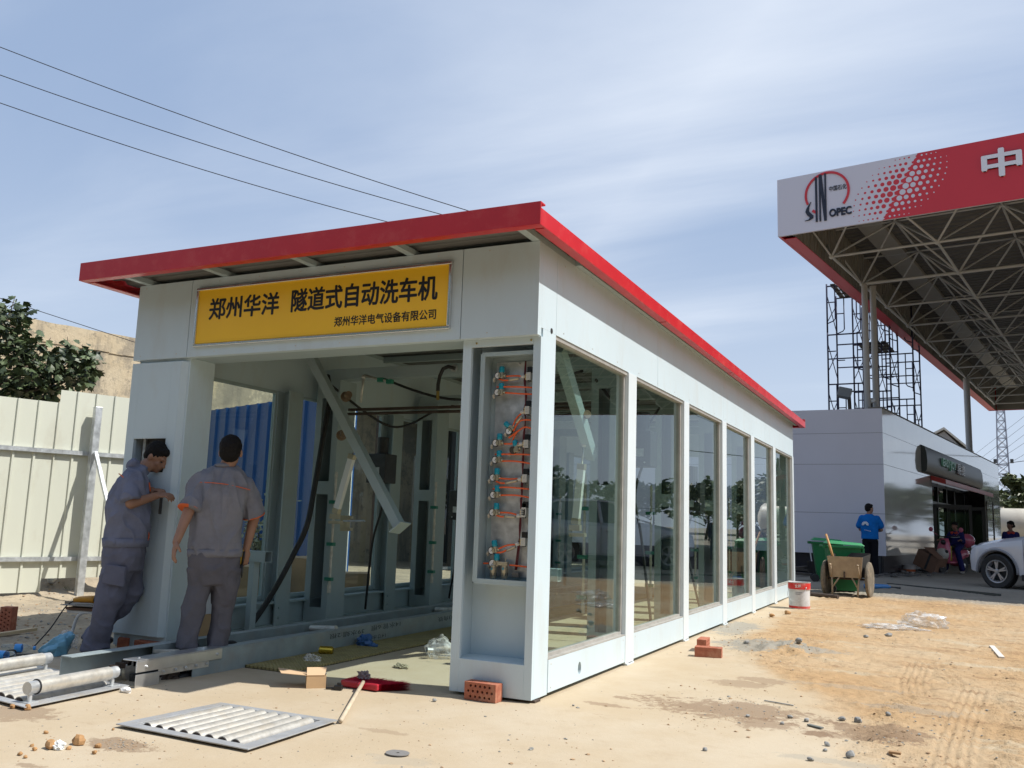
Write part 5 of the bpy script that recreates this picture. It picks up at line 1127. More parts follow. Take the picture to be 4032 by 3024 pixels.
mb.add(vs, [(2*i, 2*i+2, 2*i+3, 2*i+1) for i in range(n_-1)]); back = [B0_-bn_*.10, B0_+bd*bL-bn_*.10]; mb.add([B0_-bn_*.04, B0_+bd*bL-bn_*.04, back[1], back[0]]+[p_+UZ*3.2 for p_ in (B0_-bn_*.04, B0_+bd*bL-bn_*.04, back[1], back[0])], [(1, 2, 6, 5), (2, 3, 7, 6), (3, 0, 4, 7), (4, 5, 6, 7)]); mb.build('body', blu, bc)
mb = MB(); mb.obox(B0_+bd*(bL+.035)+UZ*1.65, .06, .06, 3.2, Matrix((bd, -bn_, UZ)).transposed()); mb.build('corner_post', mat('corner_white', (.7, .7, .68), .4), bc)
mb = MB(); pz = PL(1048, 1860, B0_, bn_); s_ = (pz-B0_).dot(bd)
for k, ch in enumerate('出口重地'): text(mb, ch, B0_+bd*s_+bn_*.002+UZ*(1.62-k*.19), bd, UZ, .16, .15, .003)
text(mb, '严禁烟火', B0_+bd*(s_+.2)+bn_*.002+UZ*1.25, UZ*-1, bd, None, .05, .002) if False else None
mb.build('lettering', black, bc)
# dark open shed right of the container
sh = thing('open_shed', 'dark open fronted shed behind the left glazing of the tunnel', 'shed', (-11, 14, 0)); shm = mat('shed_sheet', (.02, .019, .018), .7, var=.3, vs=1.5); mb = MB()
mb.box(-14.5, -7.6, 15.6, 15.75, 0, 4.8); mb.box(-14.5, -14.35, 12.5, 15.6, 0, 4.8); mb.box(-7.75, -7.6, 12.5, 15.6, 0, 4.8); mb.box(-14.6, -7.5, 12.3, 15.75, 4.7, 4.8); mb.build('shed_walls', shm, sh)
mb = MB(); [mb.box(x, x+.12, 12.4, 12.52, 0, 4.8) for x in (-12.2, -9.8)]; mb.build('shed_posts', rust, sh)
# ================================================================ bricks
brk = mat('fired_brick', (.38, .125, .07), .85, var=.18, vs=18, dirt=(.50, .36, .24), dk=.5, ds=9, bump=.0015, bs=80)
brh = mat('brick_hole', (.06, .018, .012), .9)
def brick_local(holes='long'):
    mb = MB(); L, H, D = .24, .115, .09
    if holes:
        hs = []
        for r, (n, z) in enumerate(((5, -.034), (6, 0), (5, .034))):
            for k in range(n): cx = (k-(n-1)/2)*.036; hs.append([(cx+.0085*math.cos(-a*math.pi/5), z+.0085*math.sin(-a*math.pi/5)) for a in range(10)])
        mb.prism([(-L/2, -H/2), (L/2, -H/2), (L/2, H/2), (-L/2, H/2)], (0, -D/2, H/2), (1, 0, 0), (0, 0, 1), -.03, holes=hs)
        mb.box(-L/2, L/2, -D/2+.03, D/2, 0, H)
    else: mb.box(-L/2, L/2, -D/2, D/2, 0, H)
    return mb
def brick(loc, rz, label, lay='stand', group='loose red bricks'):
    t = thing('brick', label, 'brick', loc, rz, group); mb = brick_local()
    if lay == 'flat': mb.v = [(x, z-.0575, -y+.045) for x, y, z in mb.v]
    if lay == 'end': mb.v = [(z-.0575, y, x+.12) for x, y, z in mb.v]
    mb.build('brick_body', brk, t, world=False, bevel=.002); return t
def one(name, mb, m, label, cat, group=None, bevel=0, smooth=False, auto=None):
    o = mb.build(name, m, bevel=bevel, smooth=smooth, auto=auto); return tag(o, label, cat, group)
def brick1(loc, rz, label, lay='stand'):
    mb = brick_local(); 
    if lay == 'flat': mb.v = [(x, z-.0575, -y+.045) for x, y, z in mb.v]; mb.f = [f[::-1] for f in mb.f] if False else mb.f
    if lay == 'end': mb.v = [(z-.0575, y, x+.12) for x, y, z in mb.v]
    o = mb.build('brick', brk); o.matrix_basis = Matrix.Translation(Vector(loc)) @ Matrix.Rotation(rz, 4, 'Z'); m_ = o.modifiers.new('b', 'BEVEL'); m_.width = .002; m_.segments = 1; m_.limit_method = 'ANGLE'; m_.angle_limit = R(50)
    return tag(o, label, 'brick', 'loose red bricks')
b1 = G(1925, 2755); brick1((-.315, -.065, 0), R(-4), 'red perforated brick standing against the foot of the open cabinet column')
p = G(2790, 2587); brick1((p.x, p.y, 0), R(8), 'red brick lying on its side on the concrete beside the glass wall, front one', 'flat')
p = G(2772, 2565); brick1((p.x-.02, p.y+.06, 0), R(95), 'darker red brick just behind another one beside the glass wall')
p = G(440, 2548); brick1((-3.70, .02, .0), R(-48), 'red perforated brick under the left edge of the hatch column', 'stand')
brick1((-3.36, -.05, .0), R(-6), 'red perforated brick propping the right edge of the hatch column', 'stand')
p = G(25, 2495); brick1((p.x, p.y, 0), R(20), 'red brick standing on end at the far left edge with a dark stain', 'end')
# timber lath, boards
wood = mat('pale_timber', (.58, .46, .29), .7, var=.12, vs=20, stretch=(1, 12, 1))
def plank(a, b, w, h, label, m=wood, z=None, name='timber_lath', cat='timber'):
    A, B = G(*a), G(*b); mb = MB(); zz = gh(A.x, A.y)+h/2+.004 if z is None else z; mb.beam((A.x, A.y, zz), (B.x, B.y, zz), w, h); return one(name, mb, m, label, cat, bevel=.001)
plank((-60, 2520), (138, 2490), .045, .028, 'pale timber lath lying on the ground at the left edge')
grey_rock = mat('grey_rock', (.27, .27, .26), .9, var=.2, vs=12, bump=.004); tan_rock = mat('earth_clod', (.38, .215, .095), .95, var=.2, vs=14, bump=.004)
def rock(px, py, r, label, m, name='rock', cat='rock', sq=.75):
    p = G(px, py); q = random.Random(px*7+py); mb = MB(); mb.ell((0, 0, 0), 1, 1, 1, seg=8, rings=6); vs = []; pl_ = [(Vector((q.gauss(0, 1), q.gauss(0, 1), q.gauss(0, 1))).normalized(), q.uniform(.55, .85)) for _ in range(9)]
    for v in mb.v:
        v = Vector(v); d = 1+.3*noise.noise(v*1.7+Vector((px*.1, py*.1, 0)))
        for n_p, h_p in pl_:
            dt = v.dot(n_p)
            if dt > 0: d = min(d, h_p/max(dt, .05))
        vs.append((p.x+v.x*r*d, p.y+v.y*r*d*.85, gh(p.x, p.y)+r*.5+v.z*r*d*sq))
    mb.v = vs; return one(name, mb, m, label, cat, 'loose stones on the ground', auto=20)
for (x, y, r, lab) in ((3315, 2838, .024, 'small grey stone, middle of a row in the lower right foreground'), (3376, 2842, .030, 'largest cube-like grey stone in the lower right foreground'), (3110, 2827, .020, 'pale grey stone left of the slate sliver'), (3176, 2842, .022, 'grey stone touching the slate sliver'), (3080, 2852, .018, 'flat dark stone at the rim of the brown gravel patch'), (2945, 2824, .016, 'dark stone inside the brown gravel patch beside a red scrap'), (3256, 2938, .020, 'grey stone low in the foreground right of centre'), (3250, 2958, .015, 'dark pebble just below another in the lower foreground'), (2777, 2956, .016, 'greenish pebble alone on pale concrete below the gravel patch'), (3190, 2995, .018, 'dark pebble near the bottom edge'), (3500, 2508, .05, 'dark lump of rubble in the tan soil beyond the gravel'), (3410, 2508, .03, 'small dark rubble lump in the tan soil'), (3145, 2545, .04, 'grey rubble lump on the gravel bank'), (2940, 2540, .035, 'grey rubble lump at the left of the gravel bank'), (1710, 2762, .018, 'small brown stone right of the broom handle'), (2258, 2782, .010, 'tiny dark stone right of the column foot'), (3500, 2826, .022, 'brownish stone right of the cube-like stone'), (3350, 2985, .03, 'bluish grey lump near the bottom edge')):
    rock(x, y, r, lab, grey_rock)
for (x, y, r, lab) in ((310, 2932, .044, 'largest orange clod near the lower left'), (195, 2950, .036, 'orange clod beside the crumpled white paper'), (385, 2945, .020, 'pale orange clod right of the largest one'), (372, 2968, .017, 'small round clod right of the largest one, lower'), (272, 2952, .016, 'small clod just left of the largest one'), (135, 2957, .015, 'small orange clod left of the paper'), (80, 2975, .016, 'orange clod nearest the lower left corner'), (125, 2942, .012, 'tiny orange clod left of the paper, upper'), (50, 2790, .022, 'clod under the corner of the roller frame'), (110, 2796, .028, 'orange clod touching the roller frame corner'), (180, 2890, .015, 'clod on bare concrete above the clod group'), (445, 2875, .01, 'tiny clod left of the lone roller frame'), (100, 2985, .012, 'clod low at the left'), (3100, 2420, .05, 'orange clod of earth left of the paint bucket'), (3040, 2430, .04, 'orange clod by the foot of the far window')):
    rock(x, y, r, lab, tan_rock, 'earth_clod', 'clod')
def scrap(px, py, rx, ry, rz, seed, m, label, cat='litter', name='rag', amp=.35, sc=3.0, voxel=None, z=0):
    p = G(px, py, z); mb = crumple((p.x, p.y, max(gh(p.x, p.y), z)), rx, ry, rz, seed, amp=amp, sc=sc); return one(name, mb, m, label, cat, smooth=False if amp > .3 else True)
rag = mat('dirty_rag', (.42, .38, .27), .9, var=.2, vs=30); paper = mat('white_paper', (.72, .73, .72), .8)
scrap(228, 2950, .035, .025, .025, 3, paper, 'crumpled white paper beside orange clods at the lower left', name='paper')
scrap(1580, 2632, .065, .03, .022, 5, rag, 'crumpled beige rag on the concrete behind the broom', amp=.5, sc=4)
scrap(1440, 2700, .05, .03, .035, 8, rag, 'crumpled beige rag against the broom handle', amp=.5, sc=4)
scrap(1430, 2672, .045, .02, .03, 11, mat('grey_rag', (.22, .19, .2), .9), 'grey rag on top of the red broom head', amp=.5, sc=4, z=.06)
clear = glass_mat('clear_film', (.93, .95, .95), 1.6)
def film(mbx, name, label, cat='plastic bag', tint=None):
    m = tint or milky; return one(name, mbx, m, label, cat, auto=25)
milky = bpy.data.materials.new('milky_film'); milky.use_nodes = True; n = milky.node_tree.nodes; l = milky.node_tree.links; n.clear(); o_ = n.new('ShaderNodeOutputMaterial'); t_ = n.new('ShaderNodeBsdfTransparent'); b_ = n.new('ShaderNodeBsdfPrincipled'); b_.inputs['Base Color'].default_value = (.75, .76, .76, 1); b_.inputs['Roughness'].default_value = .2; x_ = n.new('ShaderNodeMixShader')
tcx = n.new('ShaderNodeTexCoord'); nz_ = n.new('ShaderNodeTexNoise'); nz_.inputs['Scale'].default_value = 14; l.new(tcx.outputs['Object'], nz_.inputs['Vector']); mr_ = n.new('ShaderNodeMapRange'); mr_.inputs[1].default_value = .35; mr_.inputs[2].default_value = .65; mr_.inputs[3].default_value = .12; mr_.inputs[4].default_value = .55; l.new(nz_.outputs[0], mr_.inputs[0])
l.new(mr_.outputs[0], x_.inputs[0]); l.new(t_.outputs[0], x_.inputs[1]); l.new(b_.outputs[0], x_.inputs[2]); l.new(x_.outputs[0], o_.inputs[0])
p = G(1720, 2590); film(crumple((p.x+.02, p.y, 0), .12, .08, .11, 21, 44, 30, .22, 2.2), 'plastic_bag', 'clear plastic bag with silver bits beside the front column inside the tunnel')
mb = MB(); mb.lathe([(.022, 0), (.022, .05)], (p.x+.0, p.y-.08, .07), (-.6, -.8, .1), 14); one('metal_bush', mb, alu, 'silver metal bush poking out of the clear plastic bag', 'metal part')
p = G(3640, 2470); film(crumple((p.x, p.y, gh(p.x, p.y)-.01), .26, .15, .12, 33, 50, 34, .25, 2.6), 'plastic_sheet', 'higher right part of the crumpled clear plastic sheeting on the tan soil', 'plastic sheet')
p = G(3520, 2478); film(crumple((p.x, p.y, gh(p.x, p.y)-.01), .34, .11, .05, 44, 50, 34, .30, 3.4), 'plastic_sheet', 'flatter left part of the crumpled clear plastic sheeting on the tan soil', 'plastic sheet')
p = G(262, 2552); film(crumple((p.x, p.y, 0), .09, .06, .09, 51, 36, 24, .3, 2.0), 'plastic_sheet', 'torn white plastic sheet beside the stool leg', 'plastic sheet')
bluebag = mat('blue_plastic_bag', (.15, .36, .50), .35, var=.1, vs=8)
p = G(205, 2578); mb = crumple((p.x, p.y, 0), .13, .09, .105, 61, 40, 28, .16, 2.2); mb.v = [(v[0]+.35*v[2], v[1]+.2*v[2], v[2]*(1+.9*(v[0]-p.x)/.13*(.5))) for v in mb.v]; one('plastic_bag', mb, bluebag, 'light blue plastic bag standing on the ground at the left', 'plastic bag', auto=30)
p = G(1435, 2550); mb = crumple((p.x, p.y, .02), .075, .05, .06, 71, 22, 14, .35, 2.6); mb.add(crumple((p.x+.10, p.y-.02, .02), .05, .02, .02, 72, 14, 10, .3, 3).v, crumple((0, 0, 0), .05, .02, .02, 72, 14, 10).f); one('glove', mb, mat('blue_rubber_glove', (.04, .12, .30), .4, var=.15, vs=20), 'crumpled dark blue rubber glove on the yellow grating', 'glove', auto=30)
# beer can
t = thing('drink_can', 'gold drink can lying on the yellow grating against the conveyor', 'can', G(1285, 2567, .02)); c = G(1285, 2560, .05); ax = Vector((.93, .38, 0)).normalized()
mb = MB(); mb.lathe([(.026, -.06), (.033, -.052), (.033, .045), (.026, .056)], c, ax, 24); mb.build('can_body', mat('gold_can', (.55, .40, .05), .25, metal=.8), t, auto=40)
mb = MB(); mb.lathe([(.026, -.0605), (.026, -.0625)], c, ax, 24); mb.build('lid', alu, t); mb = MB(); mb.lathe([(.009, -.063), (.009, -.0635)], c+Vector((0, 0, -.005)), ax, 12); mb.build('opening', plasticb, t)
# cardboard box with bolts
cb = mat('cardboard', (.50, .33, .18), .8, var=.06, vs=6); cbi = mat('cardboard_inside', (.58, .40, .24), .8)
A = G(1205, 2712); B = G(1282, 2711); C_ = G(1340, 2668)
t = thing('cardboard_box', 'small open cardboard box full of bolts on the concrete', 'box', (A+C_)/2)
ux = (B-A); ux.z = 0; L = .20; ux.normalized(); ux = Vector((.96, .28, 0)).normalized(); ux = (B-A).normalized(); uy = Vector((-ux.y, ux.x, 0)); bw_, bd_, bh_ = .175, .15, .085
o = Vector((A.x, A.y, 0)); bw_ = (B-A).length; 
ro = Matrix((ux, uy, UZ)).transposed()
def bx(a0, a1, b0, b1, z0, z1): mb.obox(o+ux*(a0+a1)/2+uy*(b0+b1)/2+UZ*(z0+z1)/2, a1-a0, b1-b0, z1-z0, ro)
mb = MB(); th = .003; bx(0, bw_, 0, th, .002, bh_); bx(0, bw_, bd_-th, bd_, .002, bh_); bx(0, th, th, bd_-th, .002, bh_); bx(bw_-th, bw_, th, bd_-th, .002, bh_); bx(0, bw_, 0, bd_, 0, .003); mb.build('walls', cb, t)
mb = MB(); a_ = [o+UZ*bh_, o+uy*bd_+UZ*bh_]; mb.add([a_[0], a_[1], a_[1]-ux*.19+uy*.06+UZ*.018, a_[0]-ux*.17+uy*.04+UZ*.010, a_[0]+UZ*.003, a_[1]+UZ*.003, a_[1]-ux*.19+uy*.06+UZ*.021, a_[0]-ux*.17+uy*.04+UZ*.013], [(0, 3, 2, 1), (4, 5, 6, 7), (0, 4, 7, 3), (2, 6, 5, 1), (3, 7, 6, 2)]); 
mb.add([o+UZ*bh_, o+ux*(bw_*.92)+UZ*bh_, o+ux*(bw_*1.02)+uy*.05+UZ*(bh_+.045), o+ux*.0+uy*.05+UZ*(bh_+.045), o+UZ*(bh_+.003)-uy*.003, o+ux*(bw_*.92)-uy*.003+UZ*(bh_+.003), o+ux*(bw_*1.02)+uy*.047+UZ*(bh_+.048), o+uy*.047+UZ*(bh_+.048)], [(0, 1, 2, 3), (7, 6, 5, 4), (0, 4, 5, 1), (3, 2, 6, 7), (1, 5, 6, 2), (0, 3, 7, 4)]); mb.build('flap', cbi, t)
q = random.Random(5)
for k in range(26):
    c = o+ux*q.uniform(.03, bw_-.03)+uy*q.uniform(.03, bd_-.03)+UZ*q.uniform(.055, .085); d = Vector((q.gauss(0, 1), q.gauss(0, 1), q.gauss(0, .4))).normalized(); mb = MB(); mb.lathe([(.009, 0), (.009, .007), (.0045, .007), (.0045, .04)], c, d, 6); b_o = tag(mb.build('bolt', galv), 'zinc bolt heaped in the small open cardboard box', 'bolt', 'bolts heaped in the small cardboard box')
p = G(1240, 2645); film(crumple((p.x, p.y-.05, .085), .07, .03, .03, 91, 20, 12, .4, 3), 'plastic_bag', 'small clear plastic bag on the flap of the bolt box')
t = thing('plastic_buckle', 'black plastic clip lying beside the small cardboard box', 'clip', G(1325, 2718)); c = t.location; mb = MB(); mb.obox(c+Vector((.015, 0, .02)), .055, .04, .03, Matrix.Rotation(.3, 3, 'Z')); mb.obox(c+Vector((-.04, -.01, .012)), .07, .018, .014, Matrix.Rotation(.45, 3, 'Z')); mb.obox(c+Vector((.02, .0, .042)), .03, .012, .02, Matrix.Rotation(.3, 3, 'Z')); mb.build('clip_body', plasticb, t, bevel=.004)
# broom
t = thing('broom', 'red bristled broom with a pale wooden handle lying on the concrete', 'broom', G(1480, 2690)); 
H0 = G(1342, 2838, .02); H1 = G(1422, 2700, .06); mb = MB(); mb.tube([H0, H0.lerp(H1, .5), H1+(H1-H0)*.12], [.0135, .0130, .0125], 12); mb.build('handle', mat('worn_handle', (.52, .43, .31), .75, var=.15, vs=14), t, smooth=True)
Bc = G(1428, 2690, .05); Bd = Vector((.93, .36, 0)).normalized(); 
Bl, Br = G(1345, 2688, .03), G(1490, 2708, .03); Bd = (Br-Bl); Bd.z = 0; BL = Bd.length; Bd.normalize(); Bv = Vector((-Bd.y, Bd.x, 0)); mid = (Bl+Br)/2
rb = Matrix((Bd, Bv, UZ)).transposed(); mb = MB(); mb.obox(mid+UZ*.0, BL, .03, .045, rb); mb.tube([mid, mid+(H1-mid)*.6], .02, 10); mb.build('head', mat('red_plastic', (.42, .02, .035), .35), t, bevel=.01)
mb = MB(); q = random.Random(8)
for k in range(3000):
    u = q.uniform(-.5, .5); w_ = q.uniform(-.02, .02); a_ = mid+Bd*(u*BL)+UZ*w_+Bv*.01; e = a_+Bv*(.17+q.uniform(-.02, .02))+Bd*(.07+u*.13+q.gauss(0, .006))+UZ*(q.gauss(-.004, .006)+w_*.2); e.z = max(e.z, .004)
    s_ = Bd*.002; mb.add([a_-s_, a_+s_, e+s_, e-s_], [(0, 1, 2, 3)]); 
mb.build('bristles', mat('red_bristle', (.55, .02, .045), .9, spec=.1, var=.45, vs=90), t)
# iron plate disc, bits
mb = MB(); p = G(1565, 2970); mb.prism([(.062*math.cos(a*math.pi/14)*(1+.15*(a in (10, 11))), .054*math.sin(a*math.pi/14)) for a in range(28) if a not in (8, 9)], (p.x, p.y, .004), (1, 0, 0), (0, 1, 0), .004, holes=[[(.01*math.cos(-a*math.pi/4), .01*math.sin(-a*math.pi/4)) for a in range(8)]]); one('metal_disc', mb, mat('dull_iron', (.24, .23, .22), .6, metal=.2), 'flat grey metal disc with a notch lying near the bottom centre', 'metal disc')
mb = MB(); p = G(495, 2727); mb = crumple((p.x, p.y, .0), .045, .02, .022, 15, 18, 10, .3, 2); one('broken_cup', mb, mat('enamel_white', (.8, .8, .8), .2), 'small broken white cup piece by the corner of the roller frame', 'litter', auto=40)
for (a, b, w, lab) in (((3150, 2792), (3125+10, 2770), .012, 'thin grey metal strip left of the gravel'),):
    pass
plank((3010, 2762), (3125, 2782), .012, .006, 'thin grey metal strip lying above the brown gravel patch', grey_rock, name='metal_strip', cat='metal strip')
plank((3183, 2858), (3238, 2872), .028, .008, 'dark slate sliver among the foreground stones', mat('slate', (.14, .15, .14), .7), name='slate_sliver', cat='slate')
plank((3905, 2545), (3945, 2590), .05, .02, 'pale whitish board sliver stuck in the soil at the right', mat('pale_board', (.62, .58, .52), .8), name='board_piece', cat='board')
plank((3500, 2968), (3548, 2975), .03, .012, 'brown wood chip in the lower right foreground', mat('wood_chip', (.33, .20, .10), .8), name='wood_chip', cat='wood chip')
# round cap by the fence
p = G(204, 2336); mb = MB(); mb.lathe([(.055, 0), (.06, .01), (.06, .05), (.052, .055)], (p.x, p.y, gh(p.x, p.y)+.06), (.35, -.9, .15), 22); one('paint_tin_lid', mb, alu, 'round shiny tin lying under the cream fence', 'tin', auto=40)
# stool with drill
stp = G(300, 2560); t = thing('folding_stool', 'small white tubular stool with a worn board seat at the left', 'stool', (stp.x-.05, stp.y+.12, 0), R(12)); whp = mat('white_tube', (.62, .64, .66), .35)
for y in (0, .22): mb = MB(); mb.tube(spline([Vector(p_) for p_ in ((-.14, y, 0), (-.13, y, .14), (-.09, y, .26), (0, y, .29), (.09, y, .26), (.13, y, .14), (.14, y, 0))], 4), .013, 8); mb.build('leg_frame', whp, t, world=False, smooth=True)
mb = MB(); mb.tube([(-.2, .0, .29), (.2, .0, .29), (.2, .22, .29), (-.2, .22, .29)], .011, 7, closed=True); mb.build('seat_frame', whp, t, world=False, smooth=True)
mb = MB(); mb.box(-.21, .2, -.02, .24, .302, .325); mb.build('seat_board', mat('worn_board', (.13, .07, .05), .7, var=.4, vs=9), t, world=False, bevel=.003)
mb = MB(); mb.box(-.24, .16, -.05, .2, .34, .346); mb.build('loose_board', mat('grey_board', (.22, .2, .17), .8), t, world=False) 
t2 = thing('angle_grinder', 'yellow and black power tool lying on the white stool', 'power tool', Vector(t.location)+Vector((0, 0, .35)), R(18)); mb = MB()
mb.tube([(-.17, .05, .03), (-.12, .05, .036), (-.04, .06, .04), (.02, .06, .04)], [.018, .026, .03, .034], 12); mb.build('body', mat('tool_yellow', (.55, .25, .02), .4), t2, world=False, smooth=True)
mb = MB(); mb.tube([(.02, .06, .04), (.06, .06, .045), (.14, .06, .045), (.2, .05, .04)], [.034, .033, .03, .02], 12); mb.lathe([(.05, 0), (.05, .006)], (.17, .05, .0), (0, 0, 1), 18); mb.build('motor', plasticb, t2, world=False, smooth=True)
mb = MB(); c = Vector(t2.location); mb.tube(spline([c+Vector((-.17, .0, .03)), c+Vector((-.22, -.05, -.03)), c+Vector((-.26, -.14, -.2)), c+Vector((-.30, -.25, -.345))], 5), .0055, 7); o = mb.build('power_cord', rubber, t2, smooth=True)
# water bottle, hammer
bp0 = G(85, 2572); t = thing('water_bottle', 'clear plastic water bottle with blue label lying at the left edge', 'bottle', bp0); ax = Vector((.75, .6, .0)).normalized(); c = Vector((bp0.x-.05, bp0.y, .035))
btm = glass_mat('bottle_plastic', (.85, .9, .93), 1.6); mb = MB(); mb.lathe([(.018, -.12), (.032, -.115), (.033, -.03), (.030, .0), (.033, .03), (.032, .06), (.014, .10), (.014, .115)], c, ax, 18); mb.build('bottle_body', btm, t, auto=40)
mb = MB(); mb.lathe([(.0335, -.02), (.0335, .03)], c, ax, 18, caps=False); mb.lathe([(.016, .113), (.016, .13)], c, ax, 12); mb.build('label_band', mat('label_blue', (.05, .30, .72), .35), t)
bp1 = G(28, 2600); t = thing('water_bottle', 'blue tinted plastic bottle, half cut by the left edge of the picture', 'bottle', bp1); c = Vector((bp1.x-.04, bp1.y, .033)); ax = Vector((.95, .2, 0)).normalized(); mb = MB(); mb.lathe([(.018, -.12), (.032, -.115), (.033, .06), (.014, .10), (.014, .12)], c, ax, 18); mb.build('bottle_body', btm, t, auto=40); mb = MB(); mb.lathe([(.0335, -.06), (.0335, .02)], c, ax, 18, caps=False); mb.build('label_band', MATS['label_blue'], t)
hp0, hp1 = G(70, 2612, .02), G(92, 2582, .05); t = thing('hammer', 'club hammer with a wooden handle lying behind the roller frame', 'hammer', hp0); d = (hp1-hp0).normalized(); mb = MB(); mb.tube([hp0-d*.1, hp1], .011, 8); mb.build('handle', wood, t, smooth=True); mb = MB(); mb.beam(hp1+Vector((-.04, -.03, 0)), hp1+Vector((.05, .04, 0)), .032, .032); mb.build('head', darks, t, bevel=.004)
mb = MB(); a_ = [G(x, y, z) for x, y, z in ((-40, 2588, .02), (20, 2565, .06), (55, 2560, .05), (62, 2575, .02), (30, 2588, .01), (-40, 2600, .01))]; mb.tube(spline(a_, 5), .006, 7); one('rubber_strap', mb, rubber, 'black rubber strap over the bottles at the left edge', 'strap', smooth=True)
# boxes behind the right worker
def carton(px, py, w, d, h, rz, label, m, z=.0, prnt=None, base=None):
    p = G(px, py, z) if base is None else Vector(base); t = thing('carton', label, 'box', (p.x, p.y, z), rz); mb = MB(); mb.box(-w/2, w/2, -d/2, d/2, 0, h); mb.build('carton_body', m, t, world=False, bevel=.004)
    mb = MB(); mb.box(-w/2, w/2, -.025, .025, h, h+.0015); mb.build('tape', mat('parcel_tape', (.40, .28, .14), .3), t, world=False)
    if prnt: prnt(t, w, d, h)
    return t
def pr1(t, w, d, h):
    mb = MB(); poly = [(.10*math.cos(R(a)), .075*math.sin(R(a))) for a in range(-30, 300, 15)]+[(.06*math.cos(R(a)), .04*math.sin(R(a))) for a in range(285, -45, -15)]
    mb.prism(poly, (-.02, -d/2-.001, h*.72), (1, 0, 0), (0, 0, 1), .001); mb.build('logo', mat('print_orange', (.72, .13, .02), .6), t, world=False)
    mb = MB(); text(mb, '压缩机', (-.1, -d/2-.0005, h*.45), (1, 0, 0), (0, 0, 1), .2, .045, .001); mb.build('lettering', mat('print_navy', (.03, .04, .12), .6), t, world=False)
c = PY(800, 2500, .95); carton(0, 0, .30, .28, .26, R(-6), 'brown cardboard box under a white carton behind the right worker', cb, 0, None, (-3.60, .72, 0))
carton(0, 0, .30, .28, .40, R(-6), 'white carton with an orange round logo stacked on a brown box', mat('carton_white', (.62, .62, .64), .6), .262, pr1, (-3.60, .72, 0))
# heap of cardboard and scrap beyond the left glazing
for i, (x, y, w, d, h, rz, lab) in enumerate(((-5.6, 3.4, .7, .5, .50, .4, 'open brown carton in the scrap heap beyond the left glazing'), (-4.9, 3.9, .6, .5, .62, -.3, 'tall brown carton in the scrap heap beyond the left glazing'), (-6.3, 4.4, .8, .5, .40, .1, 'low wide brown carton in the scrap heap beyond the left glazing'), (-5.3, 5.4, .5, .4, .35, .7, 'small brown carton farthest back in the scrap heap'))):
    carton(0, 0, w, d, h, rz, lab, mat('carton_brown', (.46, .31, .18), .85, var=.1, vs=4), 0, None, (x, y, 0))
mb = MB(); q = random.Random(4)
for k in range(26): x, y = q.uniform(-6.5, -4.2), q.uniform(1.6, 3.4); a = q.random()*3; mb.obox((x, y, .03+q.random()*.1), q.uniform(.2, .6), q.uniform(.05, .2), .03, Matrix.Rotation(a, 3, 'Z') @ Matrix.Rotation(q.uniform(-.2, .2), 3, 'X'))
o = mb.build('rubble_heap', mat('scrap_mix', (.10, .09, .075), .8, var=.5, vs=3)); o['kind'] = 'stuff'
mb = MB(); mb.beam((-5.2, 7.4, .35), (-3.95, 6.3, .45), .5, .04); one('white_board', mb, mat('white_sheet', (.75, .75, .75), .4), 'pale panel leaning flat beyond the left glazing', 'board')
# bare twiggy shrub by the blue container
sp = PY(1035, 2280, 3.0); sp.z = .25; t = thing('shrub', 'thin twiggy shrub with pale leaves beside the blue hoarding', 'shrub', sp); mb = MB(); lf2 = MB(); q = random.Random(31)
for k in range(22):
    a = q.random()*6.28; h = q.uniform(.5, 1.25); e = sp+Vector((math.cos(a)*.36*q.random(), math.sin(a)*.3*q.random(), h)); m_ = sp.lerp(e, .5)+Vector((q.uniform(-.05, .05), 0, .1)); mb.tube([sp, m_, e], [.008, .006, .003], 5)
    for j in range(34):
        c = m_.lerp(e, q.uniform(-.2, 1.1))+Vector((q.gauss(0, .06), q.gauss(0, .06), q.gauss(0, .05))); u = Vector((q.gauss(0, 1), q.gauss(0, 1), q.gauss(0, 1))).normalized(); w = u.orthogonal().normalized(); s_ = .036
        lf2.add([c-u*s_, c-w*s_*.4, c+u*s_, c+w*s_*.4], [(0, 1, 2, 3)])
mb.build('stems', bw, t); lf2.build('leaves', mat('dry_leaf', (.42, .42, .28), .6, var=.3, vs=6), t)
# ================================================================ right side props
# long pipe, sticks
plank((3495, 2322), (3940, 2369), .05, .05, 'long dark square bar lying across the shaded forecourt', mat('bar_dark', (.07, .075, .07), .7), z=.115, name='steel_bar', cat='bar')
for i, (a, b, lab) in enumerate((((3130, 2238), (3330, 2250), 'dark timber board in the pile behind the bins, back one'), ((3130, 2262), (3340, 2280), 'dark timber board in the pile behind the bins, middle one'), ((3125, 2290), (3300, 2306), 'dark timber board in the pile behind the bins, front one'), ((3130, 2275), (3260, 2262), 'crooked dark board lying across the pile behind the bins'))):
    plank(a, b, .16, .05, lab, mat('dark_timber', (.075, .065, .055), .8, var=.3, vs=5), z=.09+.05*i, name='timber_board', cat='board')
for (a, lab) in ((3438, 'blue tinted plastic bottle lying in the shade right of the handcart, left one'), (3475, 'blue tinted plastic bottle lying in the shade right of the handcart, right one')):
    p = G(a, 2318, .1); t = thing('water_bottle', lab, 'bottle', p); mb = MB(); mb.lathe([(.02, -.17), (.045, -.16), (.045, .09), (.018, .13), (.018, .15)], (p.x, p.y, .14), (1, .15, 0), 14); mb.build('bottle_body', mat('blue_bottle', (.06, .22, .5), .2), t, auto=40)
mb = MB(); p0, p1 = G(3420, 2305, .12), G(3545, 2316, .12); mb.tube([p0, p1], .02, 8); one('steel_rod', mb, darks, 'short dark rod lying behind the blue bottles', 'rod')
